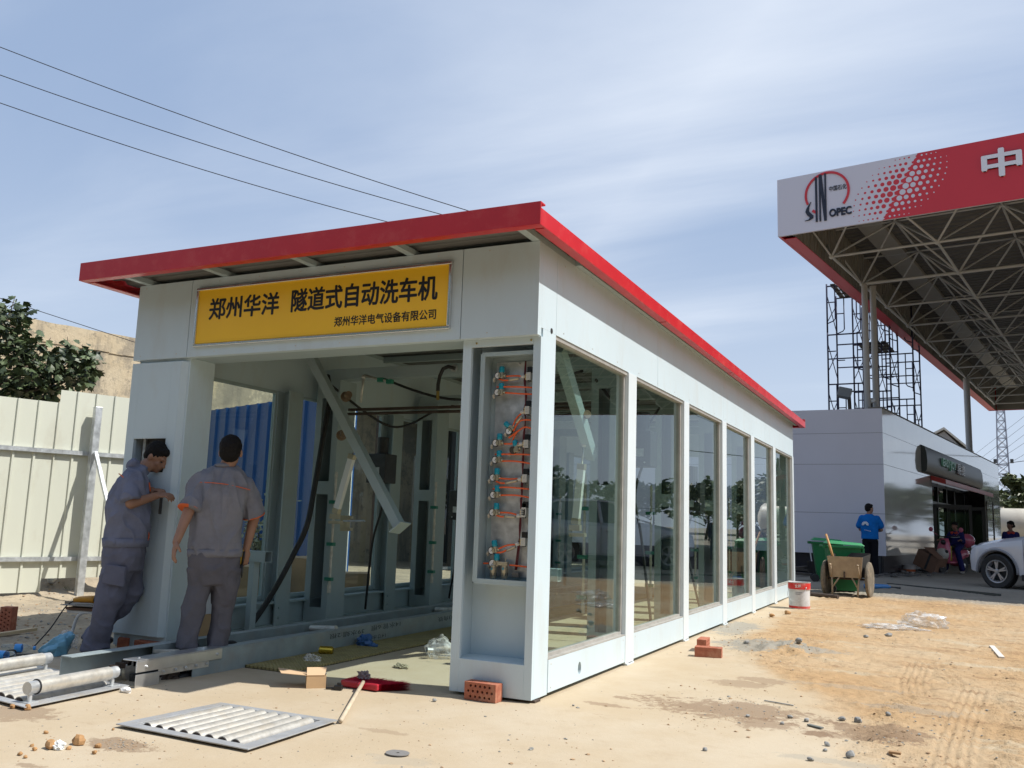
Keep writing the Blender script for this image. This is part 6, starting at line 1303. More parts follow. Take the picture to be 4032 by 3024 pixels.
mb = MB(); p0, p1 = G(3180, 2338, .06), G(3300, 2350, .06); mb.tube([p0, p1], .035, 10); mb.tube([p0-Vector((.02, 0, 0)), p0+Vector((.06, 0, 0))], .06, 14); one('muddy_pipe', mb, rust, 'muddy pipe with a collar on the ground left of the handcart', 'pipe', auto=40)
# paint bucket
pb = G(3142, 2399); t = thing('paint_bucket', 'dented white paint bucket with a red rim band beside the end of the glass wall', 'bucket', (pb.x+.0, pb.y+.16, gh(pb.x, pb.y)-.005), R(-6)); H, r0, r1 = .395, .148, .163
mb = MB(); mb.lathe([(0, .006), (r0, .006), (r0, .0), (r0+.004, .004), (r0+.006, H*.70), (r1-.002, H*.715), (r1, H*.985), (r1+.006, H), (r1-.004, H), (r1-.010, H*.96), (r0-.002, .03), (0, .02)], seg=36, caps=False)
body = mb.build('bucket_body', mat('bucket_white', (.62, .62, .62), .35, var=.05, vs=6, dirt=(.38, .36, .33), dk=.7, ds=7), t, world=False, auto=40)
mb = MB(); mb.lathe([(r1+.0005, H*.735), (r1+.0015, H*.74), (r1+.0025, H*.97)], seg=36, caps=False); mb.lathe([(r0+.0045, .012), (r0+.006, .045)], seg=36, caps=False); mb.build('red_band', mat('band_red', (.62, .03, .025), .35, dirt=(.7, .6, .55), dk=.4, ds=9), t, world=False)
mb = MB(); 
def wraptext(mb, s, a0, a1, z, h, r):
    v, f = text_mesh(s, .02); a = np.array(v); x0, x1 = a[:, 0].min(), a[:, 0].max(); y0, y1 = a[:, 1].min(), a[:, 1].max()
    mb.add([((r+(.0012 if p_[2] > 0 else .0002))*math.cos(R(a0+(a1-a0)*(p_[0]-x0)/(x1-x0))), (r+(.0012 if p_[2] > 0 else .0002))*math.sin(R(a0+(a1-a0)*(p_[0]-x0)/(x1-x0))), z+h*(p_[1]-y0)/(y1-y0)) for p_ in v], f)
wraptext(mb, '立邦', -98, -68, H*.80, .05, r1+.0025); mb.build('lettering', mat('text_white', (.75, .75, .75), .4), t, world=False)
mb = MB(); wraptext(mb, 'UNIVERSAL', -96, -60, H*.60, .014, r0+.006); wraptext(mb, 'PRIMER', -96, -70, H*.54, .014, r0+.006); mb.build('lettering', mat('text_grey', (.2, .2, .22), .5), t, world=False)
mb = MB(); mb.lathe([(r0-.004, .05), (r0-.004, .052)], seg=24); mb.build('dried_paint', mat('old_paint', (.5, .5, .48), .8), t, world=False)
mb = MB(); mb.tube(spline([Vector((r1*.78, -r1*.66, H*.80)), Vector((.10, -.19, H*.5)), Vector((.0, -.21, H*.28)), Vector((-.12, -.19, H*.45)), Vector((-r1*.8, -r1*.6, H*.78))], 5), .003, 6); mb.ell((r1*.78, -r1*.66, H*.80), .012, .012, .012, seg=8, rings=6); mb.build('handle', galv, t, world=False, smooth=True)
# handcart
hc0 = (G(3265, 2355)+G(3412, 2366))/2; t = thing('handcart', 'muddy two-wheeled steel builders cart with a black lining', 'handcart', (hc0.x-.02, hc0.y+.12, .03), R(-6)); tan = mat('muddy_cart_steel', (.34, .255, .165), .85, var=.18, vs=7, dirt=(.44, .34, .22), dk=.8, ds=5)
mb = MB(); mb.add([(-.27, -.05, .34), (.25, -.05, .34), (.29, -.08, .70), (-.31, -.08, .70), (-.27, -.035, .34), (.25, -.035, .34), (.29, -.065, .70), (-.31, -.065, .70)], [(0, 1, 2, 3), (7, 6, 5, 4), (0, 4, 5, 1), (3, 2, 6, 7), (1, 5, 6, 2), (0, 3, 7, 4)]); mb.build('front_panel', tan, t, world=False)
mb = MB()
for s_ in (-1, 1): x = -.31 if s_ < 0 else .29; xb = -.27 if s_ < 0 else .25; mb.add([(xb, -.035, .34), (xb, .55, .34), (x, .68, .74), (x, -.065, .70), (xb+.012*s_*-1, -.035, .34), (xb-.012*s_, .55, .34), (x-.012*s_, .68, .74), (x-.012*s_, -.065, .70)], [(0, 1, 2, 3), (7, 6, 5, 4), (3, 2, 6, 7), (0, 3, 7, 4), (1, 5, 6, 2)])
mb.add([(-.27, .55, .34), (.25, .55, .34), (.29, .68, .76), (-.31, .68, .76), (-.27, .535, .34), (.25, .535, .34), (.29, .665, .76), (-.31, .665, .76)], [(3, 2, 1, 0), (4, 5, 6, 7), (3, 7, 6, 2)]); mb.add([(-.27, -.03, .345), (.25, -.03, .345), (.25, .54, .345), (-.27, .54, .345)], [(0, 1, 2, 3)])
mb.build('tub', mat('black_lining', (.03, .028, .025), .7, var=.3, vs=6), t, world=False)
for x in (-.385, .355):
    mb = MB(); mb.lathe([(.20, -.03), (.27, -.034), (.305, -.02), (.312, 0), (.305, .02), (.27, .034), (.20, .03)], (x, .15, .31), (1, 0, 0), 36); w_ = mb.build('wheel', dusty_rub, t, world=False, auto=40)
    mb = MB(); mb.lathe([(.17, -.015), (.2, -.03), (.2, .03), (.17, .015)], (x, .15, .31), (1, 0, 0), 28); [mb.beam((x, .15, .31), (x, .15+.18*math.cos(a), .31+.18*math.sin(a)), .02, .02) for a in np.arange(0, 6.28, .785)]; mb.build('rim', rust, w_, world=False)
mb = MB(); mb.tube([(-.40, .15, .31), (.37, .15, .31)], .018, 8); mb.build('axle', rust, t, world=False)
mb = MB()
for s_ in (-1, 1):
    x = s_*.23-.01; mb.tube([(x, .10, .33), (x, -.05, .34), (x*1.0, -.16, .55)], .017, 8); mb.tube([(x, -.16, .55), (x, -.17, .565)], .022, 8); mb.tube([(x, -.05, .33), (x+.015*s_*-1, -.10, .17), (x-.02*s_, -.12, -.02)], .017, 8); mb.tube([(x-.13*s_, -.03, .35), (x-.015*s_, -.10, .16)], .014, 8)
mb.build('leg_and_handle_tubes', tan, t, world=False, smooth=True)
mb = MB(); mb.box(-.035, -.015, -.085, -.05, .33, .44); mb.build('latch', rust, t, world=False)
# wooden handled tool in the cart
c = Vector(t.location); mb = MB(); mb.tube([c+Vector((-.20, .0, .60)), c+Vector((-.27, .06, .85)), c+Vector((-.345, .12, 1.08))], [.022, .021, .02], 10); o = one('shovel_handle', mb, mat('orange_wood', (.48, .26, .10), .6, var=.15, vs=12), 'wooden shovel handle sticking out of the handcart', 'shovel', smooth=True)
# wheelie bins
bg_ = mat('bin_green', (.008, .165, .055), .42, var=.08, vs=4); bgl = mat('bin_green_light', (.02, .26, .09), .4, var=.08, vs=4)
def wheelie(loc, rz, label):
    t = thing('wheelie_bin', label, 'bin', loc, rz, 'green wheelie bins'); mb = MB(); f = [(-.21, -.25, .06), (.21, -.25, .06), (.21, .22, .06), (-.21, .22, .06), (-.29, -.34, .98), (.29, -.34, .98), (.29, .34, .98), (-.29, .34, .98)]
    mb.add(f, [(3, 2, 1, 0), (4, 5, 6, 7), (0, 1, 5, 4), (1, 2, 6, 5), (2, 3, 7, 6), (3, 0, 4, 7)]); mb.build('bin_body', bg_, t, world=False, bevel=.02)
    mb = MB(); mb.box(-.32, .32, -.37, .36, .94, .985); [mb.box(-.30+k*.15, -.29+k*.15, -.385, -.355, .80, .945) for k in range(5)]; mb.box(-.30, .31, -.36, -.345, .87, .94); mb.build('rim', bg_, t, world=False, bevel=.006)
    mb = MB(); mb.add([(-.31, -.40, .99), (.31, -.40, .99), (.31, .36, 1.02), (-.31, .36, 1.02), (-.26, -.33, 1.05), (.26, -.33, 1.05), (.26, .28, 1.09), (-.26, .28, 1.09)], [(3, 2, 1, 0), (4, 5, 6, 7), (0, 1, 5, 4), (1, 2, 6, 5), (2, 3, 7, 6), (3, 0, 4, 7)]); mb.build('lid', bgl, t, world=False, bevel=.015)
    mb = MB(); mb.tube([(-.24, .42, .97), (.24, .42, .97)], .018, 8); [mb.box(x-.015, x+.015, .34, .43, .93, .99) for x in (-.22, .22)]; mb.build('handle', bg_, t, world=False)
    t.matrix_basis = t.matrix_basis @ Matrix.Scale(.88, 4)
    for x in (-.27, .27): mb = MB(); mb.lathe([(.04, -.03), (.09, -.03), (.10, -.015), (.10, .015), (.09, .03), (.04, .03)], (x, .28, .10), (1, 0, 0), 24); mb.build('wheel', rubber, t, world=False, auto=40)
    return t
p = G(3335, 2338, .06); wheelie((p.x-.10, p.y+.42, .04), R(105), 'front green wheelie bin directly behind the handcart')
p = G(3230, 2300, .06); wheelie((p.x+.02, p.y+.95, .06), R(100), 'rear green wheelie bin at the end of the glass wall')
# mortar bucket with stick, pails
def pail(px, py, r, h, m, label, extra=None, z=.1):
    p = G(px, py, z); t = thing('bucket', label, 'bucket', (p.x, p.y+r, z)); mb = MB(); mb.lathe([(0, 0), (r*.8, 0), (r, h), (r*1.07, h), (r*1.07, h*.95), (r*.96, h*.95), (r*.75, .02), (0, .02)], seg=24, caps=False); mb.build('bucket_body', m, t, world=False, auto=40)
    if extra: extra(t)
    return t
def stick(t): mb = MB(); mb.tube([(.0, 0, .1), (-.08, .02, .62)], .015, 8); mb.build('stick', mat('white_stick', (.6, .6, .6), .5), t, world=False)
pail(3198, 2255, .15, .28, plasticb, 'black mortar bucket with a white stick beside the left bin', stick, .13)
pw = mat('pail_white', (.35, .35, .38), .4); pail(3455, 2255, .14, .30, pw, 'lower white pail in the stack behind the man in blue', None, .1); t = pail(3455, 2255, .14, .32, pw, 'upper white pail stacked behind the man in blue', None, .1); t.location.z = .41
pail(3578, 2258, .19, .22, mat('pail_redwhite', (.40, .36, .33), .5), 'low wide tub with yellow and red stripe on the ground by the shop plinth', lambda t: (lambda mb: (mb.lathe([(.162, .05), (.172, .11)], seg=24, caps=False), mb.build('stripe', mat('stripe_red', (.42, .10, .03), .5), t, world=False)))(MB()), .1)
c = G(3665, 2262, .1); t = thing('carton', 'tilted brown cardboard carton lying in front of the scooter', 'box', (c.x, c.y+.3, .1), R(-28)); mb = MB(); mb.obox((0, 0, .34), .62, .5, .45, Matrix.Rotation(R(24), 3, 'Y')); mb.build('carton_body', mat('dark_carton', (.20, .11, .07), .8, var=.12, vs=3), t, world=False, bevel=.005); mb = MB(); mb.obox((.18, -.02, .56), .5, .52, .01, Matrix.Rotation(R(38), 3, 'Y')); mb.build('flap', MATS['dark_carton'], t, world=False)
mb = MB(); mb.obox((.06, 0, .34), .06, .506, .456, Matrix.Rotation(R(24), 3, 'Y')); mb.build('tape', darks, t, world=False)
q = random.Random(77); mb = MB()
for k in range(90):
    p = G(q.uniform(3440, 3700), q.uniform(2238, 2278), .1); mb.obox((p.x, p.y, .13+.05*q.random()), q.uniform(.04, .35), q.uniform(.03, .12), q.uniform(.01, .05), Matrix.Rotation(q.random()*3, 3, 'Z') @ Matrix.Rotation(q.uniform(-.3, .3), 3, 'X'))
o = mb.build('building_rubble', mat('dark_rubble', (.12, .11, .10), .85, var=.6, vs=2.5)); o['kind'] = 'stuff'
# ================================================================ people
skin = mat('skin_tan', (.29, .155, .10), .6, sss=.05, var=.08, vs=12); skind = mat('skin_dark', (.22, .11, .07), .55, var=.08, vs=12)
hairm = mat('black_hair', (.010, .009, .009), .8, spec=.2, bump=.004, bs=120, var=.3, vs=60); shoe = mat('shoe_black', (.015, .015, .02), .5)
def cloth(name, c, bumpd=.004, sc=11):
    m = mat(name, c, .92, spec=.15, var=.12, vs=5, bump=bumpd, bs=sc, dirt=tuple(x*.62 for x in c), dk=.6, ds=4.5)
    return m
def fr(f, u):
    f = Vector(f).normalized(); u = Vector(u).normalized(); r = f.cross(u).normalized(); u = r.cross(f); return Matrix((r, f, u)).transposed()   # columns: right, forward, up
def cap(mb, a, b, ra, rb, seg=14):
    a = Vector(a); b = Vector(b); d = (b-a); L = d.length; d.normalize(); n = 4; prof = []
    for k in range(n): t = math.pi/2*(1-k/n); prof.append((ra*math.cos(t)+1e-4, -ra*math.sin(t)))
    prof.append((ra, 0)); prof.append((rb, L))
    for k in range(1, n+1): t = math.pi/2*k/n; prof.append((rb*math.cos(t)+1e-4, L+rb*math.sin(t)))
    mb.lathe(prof, a, d, seg)
def sleeve(mb, a, b, f, r0, r1):
    a = Vector(a); b = Vector(b); e = a.lerp(b, f); L = (e-a).length; mb.lathe([(.001, -r0*.9), (r0*.6, -r0*.75), (r0*.92, -r0*.35), (r0, 0), ((r0+r1)/2, L*.5), (r1, L), (r1*.6, L-.004), (.001, L-.004)], a, b-a, 22); return e
def loft(mb, secs, seg=22):
    """secs: (center, right vec*halfwidth, fwd vec*halfdepth)"""
    vs = []
    for c, a, b in secs:
        c = Vector(c); a = Vector(a); b = Vector(b)
        for k in range(seg): t = 2*math.pi*k/seg; ct, st = math.cos(t), math.sin(t); e = .8; vs.append(c+a*(abs(ct)**e*(1 if ct > 0 else -1))+b*(abs(st)**e*(1 if st > 0 else -1)))
    n = len(secs); mb.add(vs, [(i*seg+k, i*seg+(k+1) % seg, (i+1)*seg+(k+1) % seg, (i+1)*seg+k) for i in range(n-1) for k in range(seg)]+[tuple(range(seg))[::-1], tuple((n-1)*seg+k for k in range(seg))])
def head(mb, c, M, s=1.0):
    """c: centre of skull, M: columns right,fwd,up"""
    P = lambda x, y, z: Vector(c)+M @ Vector((x*s, y*s, z*s))
    mb.ell(P(0, -.012, .022), .076*s, .095*s, .095*s, M); mb.ell(P(0, .028, -.045), .058*s, .068*s, .072*s, M); mb.ell(P(0, .055, -.088), .030*s, .030*s, .025*s, M)
    mb.ell(P(0, .092, -.012), .013*s, .016*s, .030*s, M, 10, 8); mb.ell(P(0, .103, -.030), .018*s, .015*s, .011*s, M, 10, 8); mb.ell(P(0, .086, -.060), .024*s, .012*s, .010*s, M, 10, 8)
    mb.ell(P(0, .078, .022), .048*s, .015*s, .012*s, M, 12, 8)
    for x in (-1, 1): mb.ell(P(.076*x, -.008, -.012), .012*s, .020*s, .032*s, M, 10, 8); mb.ell(P(.035*x, .062, -.030), .024*s, .02*s, .022*s, M, 10, 8)
def eyes(c, M, par, s=1.0):
    for x in (-1, 1):
        mb = MB(); mb.ell(Vector(c)+M @ Vector((.031*x*s, .082*s, .0)), .012*s, .009*s, .006*s, M, 10, 6); mb.build('eye', mat('eye_dark', (.03, .02, .018), .3), par, smooth=True)
def hair(c, M, par, s=1.0, style='short', thin=0):
    P = lambda x, y, z: Vector(c)+M @ Vector((x*s, y*s, z*s)); mb = MB(); mb.ell(P(0, -.022, .038), .083*s, .098*s, .092*s, M); mb.ell(P(0, -.045, -.005), .078*s, .068*s, .075*s, M)
    if style == 'short': mb.ell(P(0, .045, .078), .062*s, .045*s, .035*s, M)
    if style == 'bun': mb.ell(P(0, -.10, -.02), .05*s, .05*s, .05*s, M); mb.ell(P(0, .03, .06), .076*s, .055*s, .05*s, M)
    remesh(mb, .006, 'hair', hairm, par, 2, lambda a, n: a+n*(np.array([[.004*noise.noise(Vector(p)*60)] for p in a])))
def hand(mb, w, d, nrm, side, s=1.0, curl=.5, fist=False):
    """w: wrist, d: pointing dir, nrm: back-of-hand normal, side: +1/-1 thumb side along d x nrm"""
    w = Vector(w); d = Vector(d).normalized(); nrm = Vector(nrm); nrm = (nrm-d*nrm.dot(d)).normalized(); lat = d.cross(nrm)*side
    M = Matrix((lat, d, nrm)).transposed(); mb.ell(w+d*.048*s, .041*s, .052*s, .016*s, M); mb.ell(w+d*.012*s, .028*s, .03*s, .019*s, M)
    for k, (off, L) in enumerate(((.030, .066), (.010, .074), (-.011, .069), (-.030, .054))):
        p = w+d*.082*s+lat*off*s; dd = d.copy(); r = .0088*s; c = (1.25 if fist else curl)*(1+.12*k)
        for j, f in enumerate((.45, .32, .25)):
            ang = c*(.35 if j == 0 else .8); dd = (dd*math.cos(ang)-nrm*math.sin(ang)).normalized() if not (j == 0 and not fist) else (dd*math.cos(ang*.5)-nrm*math.sin(ang*.5)).normalized()
            q = p+dd*L*f*s; cap(mb, p, q, r, r*.92, 8); p = q; r *= .92
            nrm2 = nrm
    p = w+d*.02*s+lat*.028*s; q = p+(lat*.6+d*.75-nrm*.25).normalized()*.042*s; cap(mb, p, q, .013*s, .011*s, 8); q2 = q+(d*.9+lat*.1-nrm*(.6 if curl > .3 else .2)).normalized()*.032*s; cap(mb, q, q2, .0105*s, .009*s, 8)
def wrinkle(amp, sc, seed=0, dirn=(1, 1, .35)):
    dv = np.array(dirn)
    def f(a, n):
        out = a.copy()
        for i in range(len(a)):
            p = a[i]*dv; v = Vector((p[0]*sc+seed, p[1]*sc, p[2]*sc)); w = noise.noise(v)+.5*noise.noise(v*2.3); r = 1-abs(noise.noise(v*1.4+Vector((5, 5, 5))))*2
            out[i] += n[i]*amp*(.8*w+.5*max(0, r)**3)
        return out
    return f
def shoeb(mb, ankle, toe, s=1.0):
    a = Vector(ankle); t = Vector(toe); d = (t-a); d.z = 0; d.normalize(); M = fr(d, (0, 0, 1)); z0 = min(a.z, t.z)
    mb.ell(Vector((a.x, a.y, z0+.045))+d*.13*s, .046*s, .085*s, .040*s, M); mb.ell(Vector((a.x, a.y, z0+.05))-d*.015*s, .040*s, .06*s, .05*s, M); mb.ell(Vector((a.x, a.y, z0+.045))+d*.06*s, .040*s, .10*s, .042*s, M)
greyw = cloth('work_shirt_grey', (.19, .192, .22), .010, 16); bluew = cloth('work_shirt_blue', (.165, .18, .25), .010, 16); trous = cloth('work_trousers', (.14, .145, .195), .012, 13); trousg = cloth('work_trousers_grey', (.115, .112, .13), .012, 13); pipo = mat('orange_piping', (.62, .12, .03), .6)
V = Vector
# ---------------- right worker, seen from behind, looking up to the left
Rw = thing('person', 'man in grey work shirt and trousers seen from behind, tool in his right hand', 'person', (-2.58, -.25, .11))
REF = PY(840, 2210, -.25); VD = Vector((REF.x-CAM[0], REF.y-CAM[1], 0)).normalized(); VR = Vector((VD.y, -VD.x, 0)); YB = 0.0
def wY(px, py, Y): return PL(px, py, REF+VD*(Y-YB), VD)
hc = wY(909, 1778, -.03); nk = wY(884, 1850, -.01); MH = fr((-.55, .80, .10), (.03, -.05, 1))
shL, shR = wY(792, 1893, -.0), wY(968, 1908, .0); elL, elR = wY(742, 2015, -.10), wY(1000, 2040, .08); wrL, wrR = wY(694, 2135, -.20), wY(970, 2160, .06)
pel = wY(840, 2210, .0); hpL, hpR = wY(790, 2235, .0), wY(888, 2238, .02); knL, knR = wY(762, 2385, -.02), wY(878, 2388, .03); anL, anR = wY(738, 2525, -.06), wY(856, 2532, -.0)
anL.z = max(anL.z, .15); anR.z = max(anR.z, .15)
body = MB(); head(body, hc, MH, 1.02); cap(body, hc+V((.0, -.0, -.06)), nk+V((0, 0, -.03)), .056, .062)
cap(body, nk+V((0, 0, -.12)), pel, .06, .085); cap(body, nk+V((0, 0, -.10)), shL, .05, .04); cap(body, nk+V((0, 0, -.10)), shR, .05, .04)
cap(body, shL, elL, .042, .043); cap(body, elL, wrL, .043, .028); cap(body, shR, elR, .042, .043); cap(body, elR, wrR, .043, .028)
hand(body, wrL, (wrL-elL).normalized()+V((.15, .0, -.5)), V((-.5, -.85, .1)), -1, 1.02, .45); hand(body, wrR, (wrR-elR).normalized()+V((0, 0, -.4)), V((.8, -.6, 0)), 1, 1.02, .9)
for a, b, c in ((hpL, knL, anL), (hpR, knR, anR)): cap(body, a, b, .055, .040); cap(body, b, c, .038, .032)
remesh(body, .0065, 'body', skin, Rw, 2); eyes(hc, MH, Rw); hair(hc, MH, Rw, 1.03)
sh = MB(); ax = (shR-shL).normalized(); fw = V((-.1, 1, 0)).normalized()
wl_, wr_ = wY(790, 2165, .0), wY(948, 2175, .0); wc = (wl_+wr_)/2
def sec(px0, px1, py, Y, dep, dy=0): a, b = wY(px0, py, Y), wY(px1, py, Y); return ((a+b)/2, (b-a)/2, VD*dep)
loft(sh, [sec(737+2, 951, 2186, .0, .125), sec(736, 954, 2150, .0, .135), sec(745, 955, 2080, .0, .14), sec(756, 962, 2010, .0, .145), sec(764, 972, 1950, .0, .14), sec(768, 985, 1905, .0, .125), sec(790, 968, 1868, .0, .10), sec(838, 935, 1838, -.01, .072)])
sleeve(sh, shL, elL, .93, .062, .088); sleeve(sh, shR, elR, .93, .062, .085)
cap(sh, nk+V((-.05, .0, -.01)), nk+V((.05, 0, -.01)), .042, .042)
shm_ = remesh(sh, .0065, 'shirt', greyw, Rw, 3, wrinkle(.028, 7, 3))
mb = MB(); 
def bandpts(px0, px1, py, py1, Y, dep, n=16): 
    r = []
    for k in range(n+1): t_ = k/n; p_ = wY(px0+(px1-px0)*t_, py+(py1-py)*t_-6*math.sin(t_*math.pi), Y); p_.y = Y-dep*math.sin(math.pi*(t_*.86+.07))**.5; r.append(p_)
    return r
mb.tube([wY(785+(985-785)*k/14, 1899+(30*k/14)-8*math.sin(k/14*3.14), -.0-.140*math.sin(math.pi*(.10+.8*k/14))**.40) for k in range(15)], .0035, 6); mb.build('piping', pipo, shm_, smooth=True)
for a, b in ((shL, elL), (shR, elR)): mb = MB(); c = a.lerp(b, .93); mb.lathe([(.083, -.006), (.089, -.006), (.089, .001), (.083, .001)], c, (b-a), 26); mb.build('cuff', pipo, shm_, smooth=True)
mb = MB(); mb.tube([nk+VR*(.066*math.cos(a))+VD*(.058*math.sin(a))+V((0, 0, .022-.012*math.sin(a))) for a in np.linspace(0, 6.28, 22)[:-1]], .017, 8, closed=True); mb.build('collar', greyw, shm_, smooth=True)
mb = MB(); loft(mb, [sec(737, 953, 2192, .0, .128), sec(735, 955, 2162, .0, .137)]); mb.build('hem_band', greyw, shm_, smooth=True)
tr = MB(); loft(tr, [sec(768, 905, 2300, .0, .12), sec(742, 940, 2245, .0, .135), sec(738, 946, 2205, .0, .128), sec(742, 944, 2170, .0, .115)])
for (a0, a1, b0, b1, c0, c1, Yk, Ya) in ((735, 838, 722, 808, 690, 778, -.02, -.06), (836, 946, 832, 925, 815, 898, .03, .0)):
    loft(tr, [sec(c0, c1, 2552 if Ya < 0 else 2556, Ya, .085), sec(c0+3, c1-2, 2525, Ya, .075), sec((b0+c0)//2+4, (b1+c1)//2, 2460, (Yk+Ya)/2, .078), sec(b0+2, b1, 2385, Yk, .085), sec(a0+2, a1, 2300, .0, .10), sec(a0, a1, 2240, .0, .11)])
remesh(tr, .009, 'trousers', trousg, Rw, 2, wrinkle(.022, 6.5, 9, (1, 1, .6)))
s1 = MB(); shoeb(s1, (anL.x, anL.y, .11), (anL.x-.5, anL.y+.9, .11)); remesh(s1, .008, 'shoe', shoe, Rw, 1); s1 = MB(); shoeb(s1, (anR.x, anR.y, .11), (anR.x+.0, anR.y+.9, .11)); remesh(s1, .008, 'shoe', shoe, Rw, 1)
t = thing('pliers', 'pliers with yellow and black grips held in the right hand of the grey-shirted worker', 'pliers', wrR+V((0, 0, -.08))); c = wrR+V((-.005, -.035, -.07)); mb = MB(); mb.tube([c+V((.0, 0, .06)), c+V((-.01, 0, .0)), c+V((.0, 0, -.05))], .009, 8); mb.build('grip', mat('grip_yellow', (.6, .42, .03), .4), t, smooth=True); mb = MB(); mb.tube([c+V((.018, 0, .05)), c+V((.016, 0, .0)), c+V((.004, 0, -.05))], .009, 8); mb.build('grip', plasticb, t, smooth=True); mb = MB(); mb.tube([c+V((.002, 0, -.05)), c+V((.008, 0, -.10)), c+V((.012, 0, -.15))], [.012, .011, .004], 8); mb.build('jaw', darks, t, smooth=True)
# ---------------- left worker leaning to the hatch, head bowed, in profile
Lw_ = thing('person', 'man in blue-grey work clothes bending his head into the square hatch of the left column', 'person', (-3.75, -.25, 0))
REF = PY(470, 2160, -.30); VD = Vector((REF.x-CAM[0], REF.y-CAM[1], 0)).normalized(); VR = Vector((VD.y, -VD.x, 0)); YB = -.28; Y0 = -.28
hc = wY(618, 1800, -.20); nk = wY(560, 1842, -.26); MH = fr((.80, .18, -.52), (.52, .10, .84))
shN, shF = wY(510, 1900, -.40), wY(545, 1890, -.14); elN, elF = wY(516, 1982, -.47), wY(580, 1975, -.10); wrN, wrF = wY(622, 1950, -.38), wY(598, 1930, -.26)
pel = wY(470, 2160, -.28); hpN, hpF = wY(465, 2178, -.33), wY(505, 2180, -.20); knN, knF = wY(432, 2350, -.34), wY(522, 2340, -.20); anN, anF = wY(368, 2528, -.26), wY(400, 2500, -.02)
anN.z = max(anN.z, .08)
body = MB(); head(body, hc, MH, 1.0); cap(body, hc-MH @ V((0, .02, .05)), nk+V((-.02, 0, -.03)), .055, .062)
cap(body, nk+V((-.04, 0, -.10)), pel, .06, .085); cap(body, nk+V((-.03, 0, -.09)), shN, .05, .042); cap(body, nk+V((-.03, 0, -.09)), shF, .05, .042)
cap(body, shN, elN, .044, .044); cap(body, elN, wrN, .045, .029); cap(body, shF, elF, .05, .042); cap(body, elF, wrF, .042, .028)
hand(body, wrN, V((1, .25, .05)), V((.1, -.4, .9)), -1, 1.0, 1.0, True); hand(body, wrF, V((1, .0, .0)), V((0, -.2, 1)), 1, 1.0, .9)
for a, b, c in ((hpN, knN, anN), (hpF, knF, anF)): cap(body, a, b, .045, .034); cap(body, b, c, .032, .028)
remesh(body, .0065, 'body', skin, Lw_, 2); eyes(hc, MH, Lw_); hair(hc, MH, Lw_)
def secv(px0, px1, py, Y, dep): return sec(px0, px1, py, Y, dep)
sh = MB(); loft(sh, [sec(405, 582, 2138, Y0, .16), sec(410, 588, 2105, Y0, .17), sec(420, 590, 2060, Y0, .18), sec(422, 588, 2000, Y0, .185), sec(438, 586, 1945, Y0, .19), sec(462, 580, 1895, Y0, .185), sec(486, 575, 1862, Y0, .15), sec(516, 584, 1838, Y0, .075)])
sleeve(sh, shN, elN, .88, .064, .076); sleeve(sh, shF, elF, .85, .06, .07)
cap(sh, wY(525, 1830, Y0-.05), wY(578, 1862, Y0+.0), .035, .02); cap(sh, wY(525, 1825, Y0+.05), wY(578, 1855, Y0+.04), .035, .02)
shm_ = remesh(sh, .0065, 'shirt', bluew, Lw_, 3, wrinkle(.028, 6.5, 13, (1, 1, .6)))
mb = MB(); loft(mb, [sec(402, 585, 2152, Y0, .165), sec(400, 590, 2118, Y0, .175)]); mb.build('hem_band', bluew, shm_, smooth=True)
mb = MB(); c = shN.lerp(elN, .88); mb.lathe([(.071, -.006), (.077, -.006), (.077, .001), (.071, .001)], c, (elN-shN), 26); mb.tube([wY(468, 1865, -.47), wY(478, 1872, -.49), wY(486, 1880, -.50)], .004, 6); mb.tube([wY(588, 1900, -.36), wY(592, 1935, -.38)], .006, 6); mb.tube([wY(584, 2090, -.36), wY(587, 2110, -.36), wY(582, 2128, -.36)], .005, 6); mb.build('piping', pipo, shm_, smooth=True)
tr = MB(); loft(tr, [sec(405, 560, 2245, Y0, .15), sec(402, 568, 2190, Y0, .16), sec(405, 575, 2135, Y0, .15)])
loft(tr, [sec(318, 432, 2562, -.26, .08), sec(325, 425, 2530, -.27, .075), sec(352, 448, 2450, -.31, .08), sec(376, 486, 2360, -.35, .09), sec(395, 520, 2260, -.34, .10), sec(405, 540, 2190, -.32, .11)])
loft(tr, [sec(318, 370, 2515, -.10, .075), sec(345, 420, 2480, -.10, .08), sec(430, 515, 2400, -.16, .085), sec(478, 566, 2340, -.21, .09), sec(480, 560, 2260, -.2, .10), sec(460, 565, 2190, -.2, .11)])
tro = remesh(tr, .009, 'trousers', trous, Lw_, 2, wrinkle(.022, 6, 29, (1, 1, .7)))
mb = MB(); pk = [wY(*p_, Y0-.185) for p_ in ((424, 2222), (500, 2232), (492, 2312), (405, 2295))]; nn_ = V((0, -.02, 0)); mb.add(pk+[p_+nn_ for p_ in pk], [(0, 1, 2, 3), (7, 6, 5, 4), (0, 4, 5, 1), (1, 5, 6, 2), (2, 6, 7, 3), (3, 7, 4, 0)]); mb.build('cargo_pocket', trous, tro, bevel=.008)
s1 = MB(); shoeb(s1, (anN.x, anN.y, .0), (anN.x+.5, anN.y+.1, 0)); remesh(s1, .008, 'shoe', shoe, Lw_, 1); s1 = MB(); shoeb(s1, (anF.x-.12, anF.y, .03), (anF.x-.1, anF.y+.3, .03)); remesh(s1, .008, 'shoe', shoe, Lw_, 1)
mb = MB(); a_ = wrN+V((.05, -.01, -.02)); mb.tube([a_, a_+V((.0, 0, -.13))], .012, 8); o = one('screwdriver', mb, plasticb, 'black tool hanging from the bent worker\'s hand', 'tool', bevel=.002)
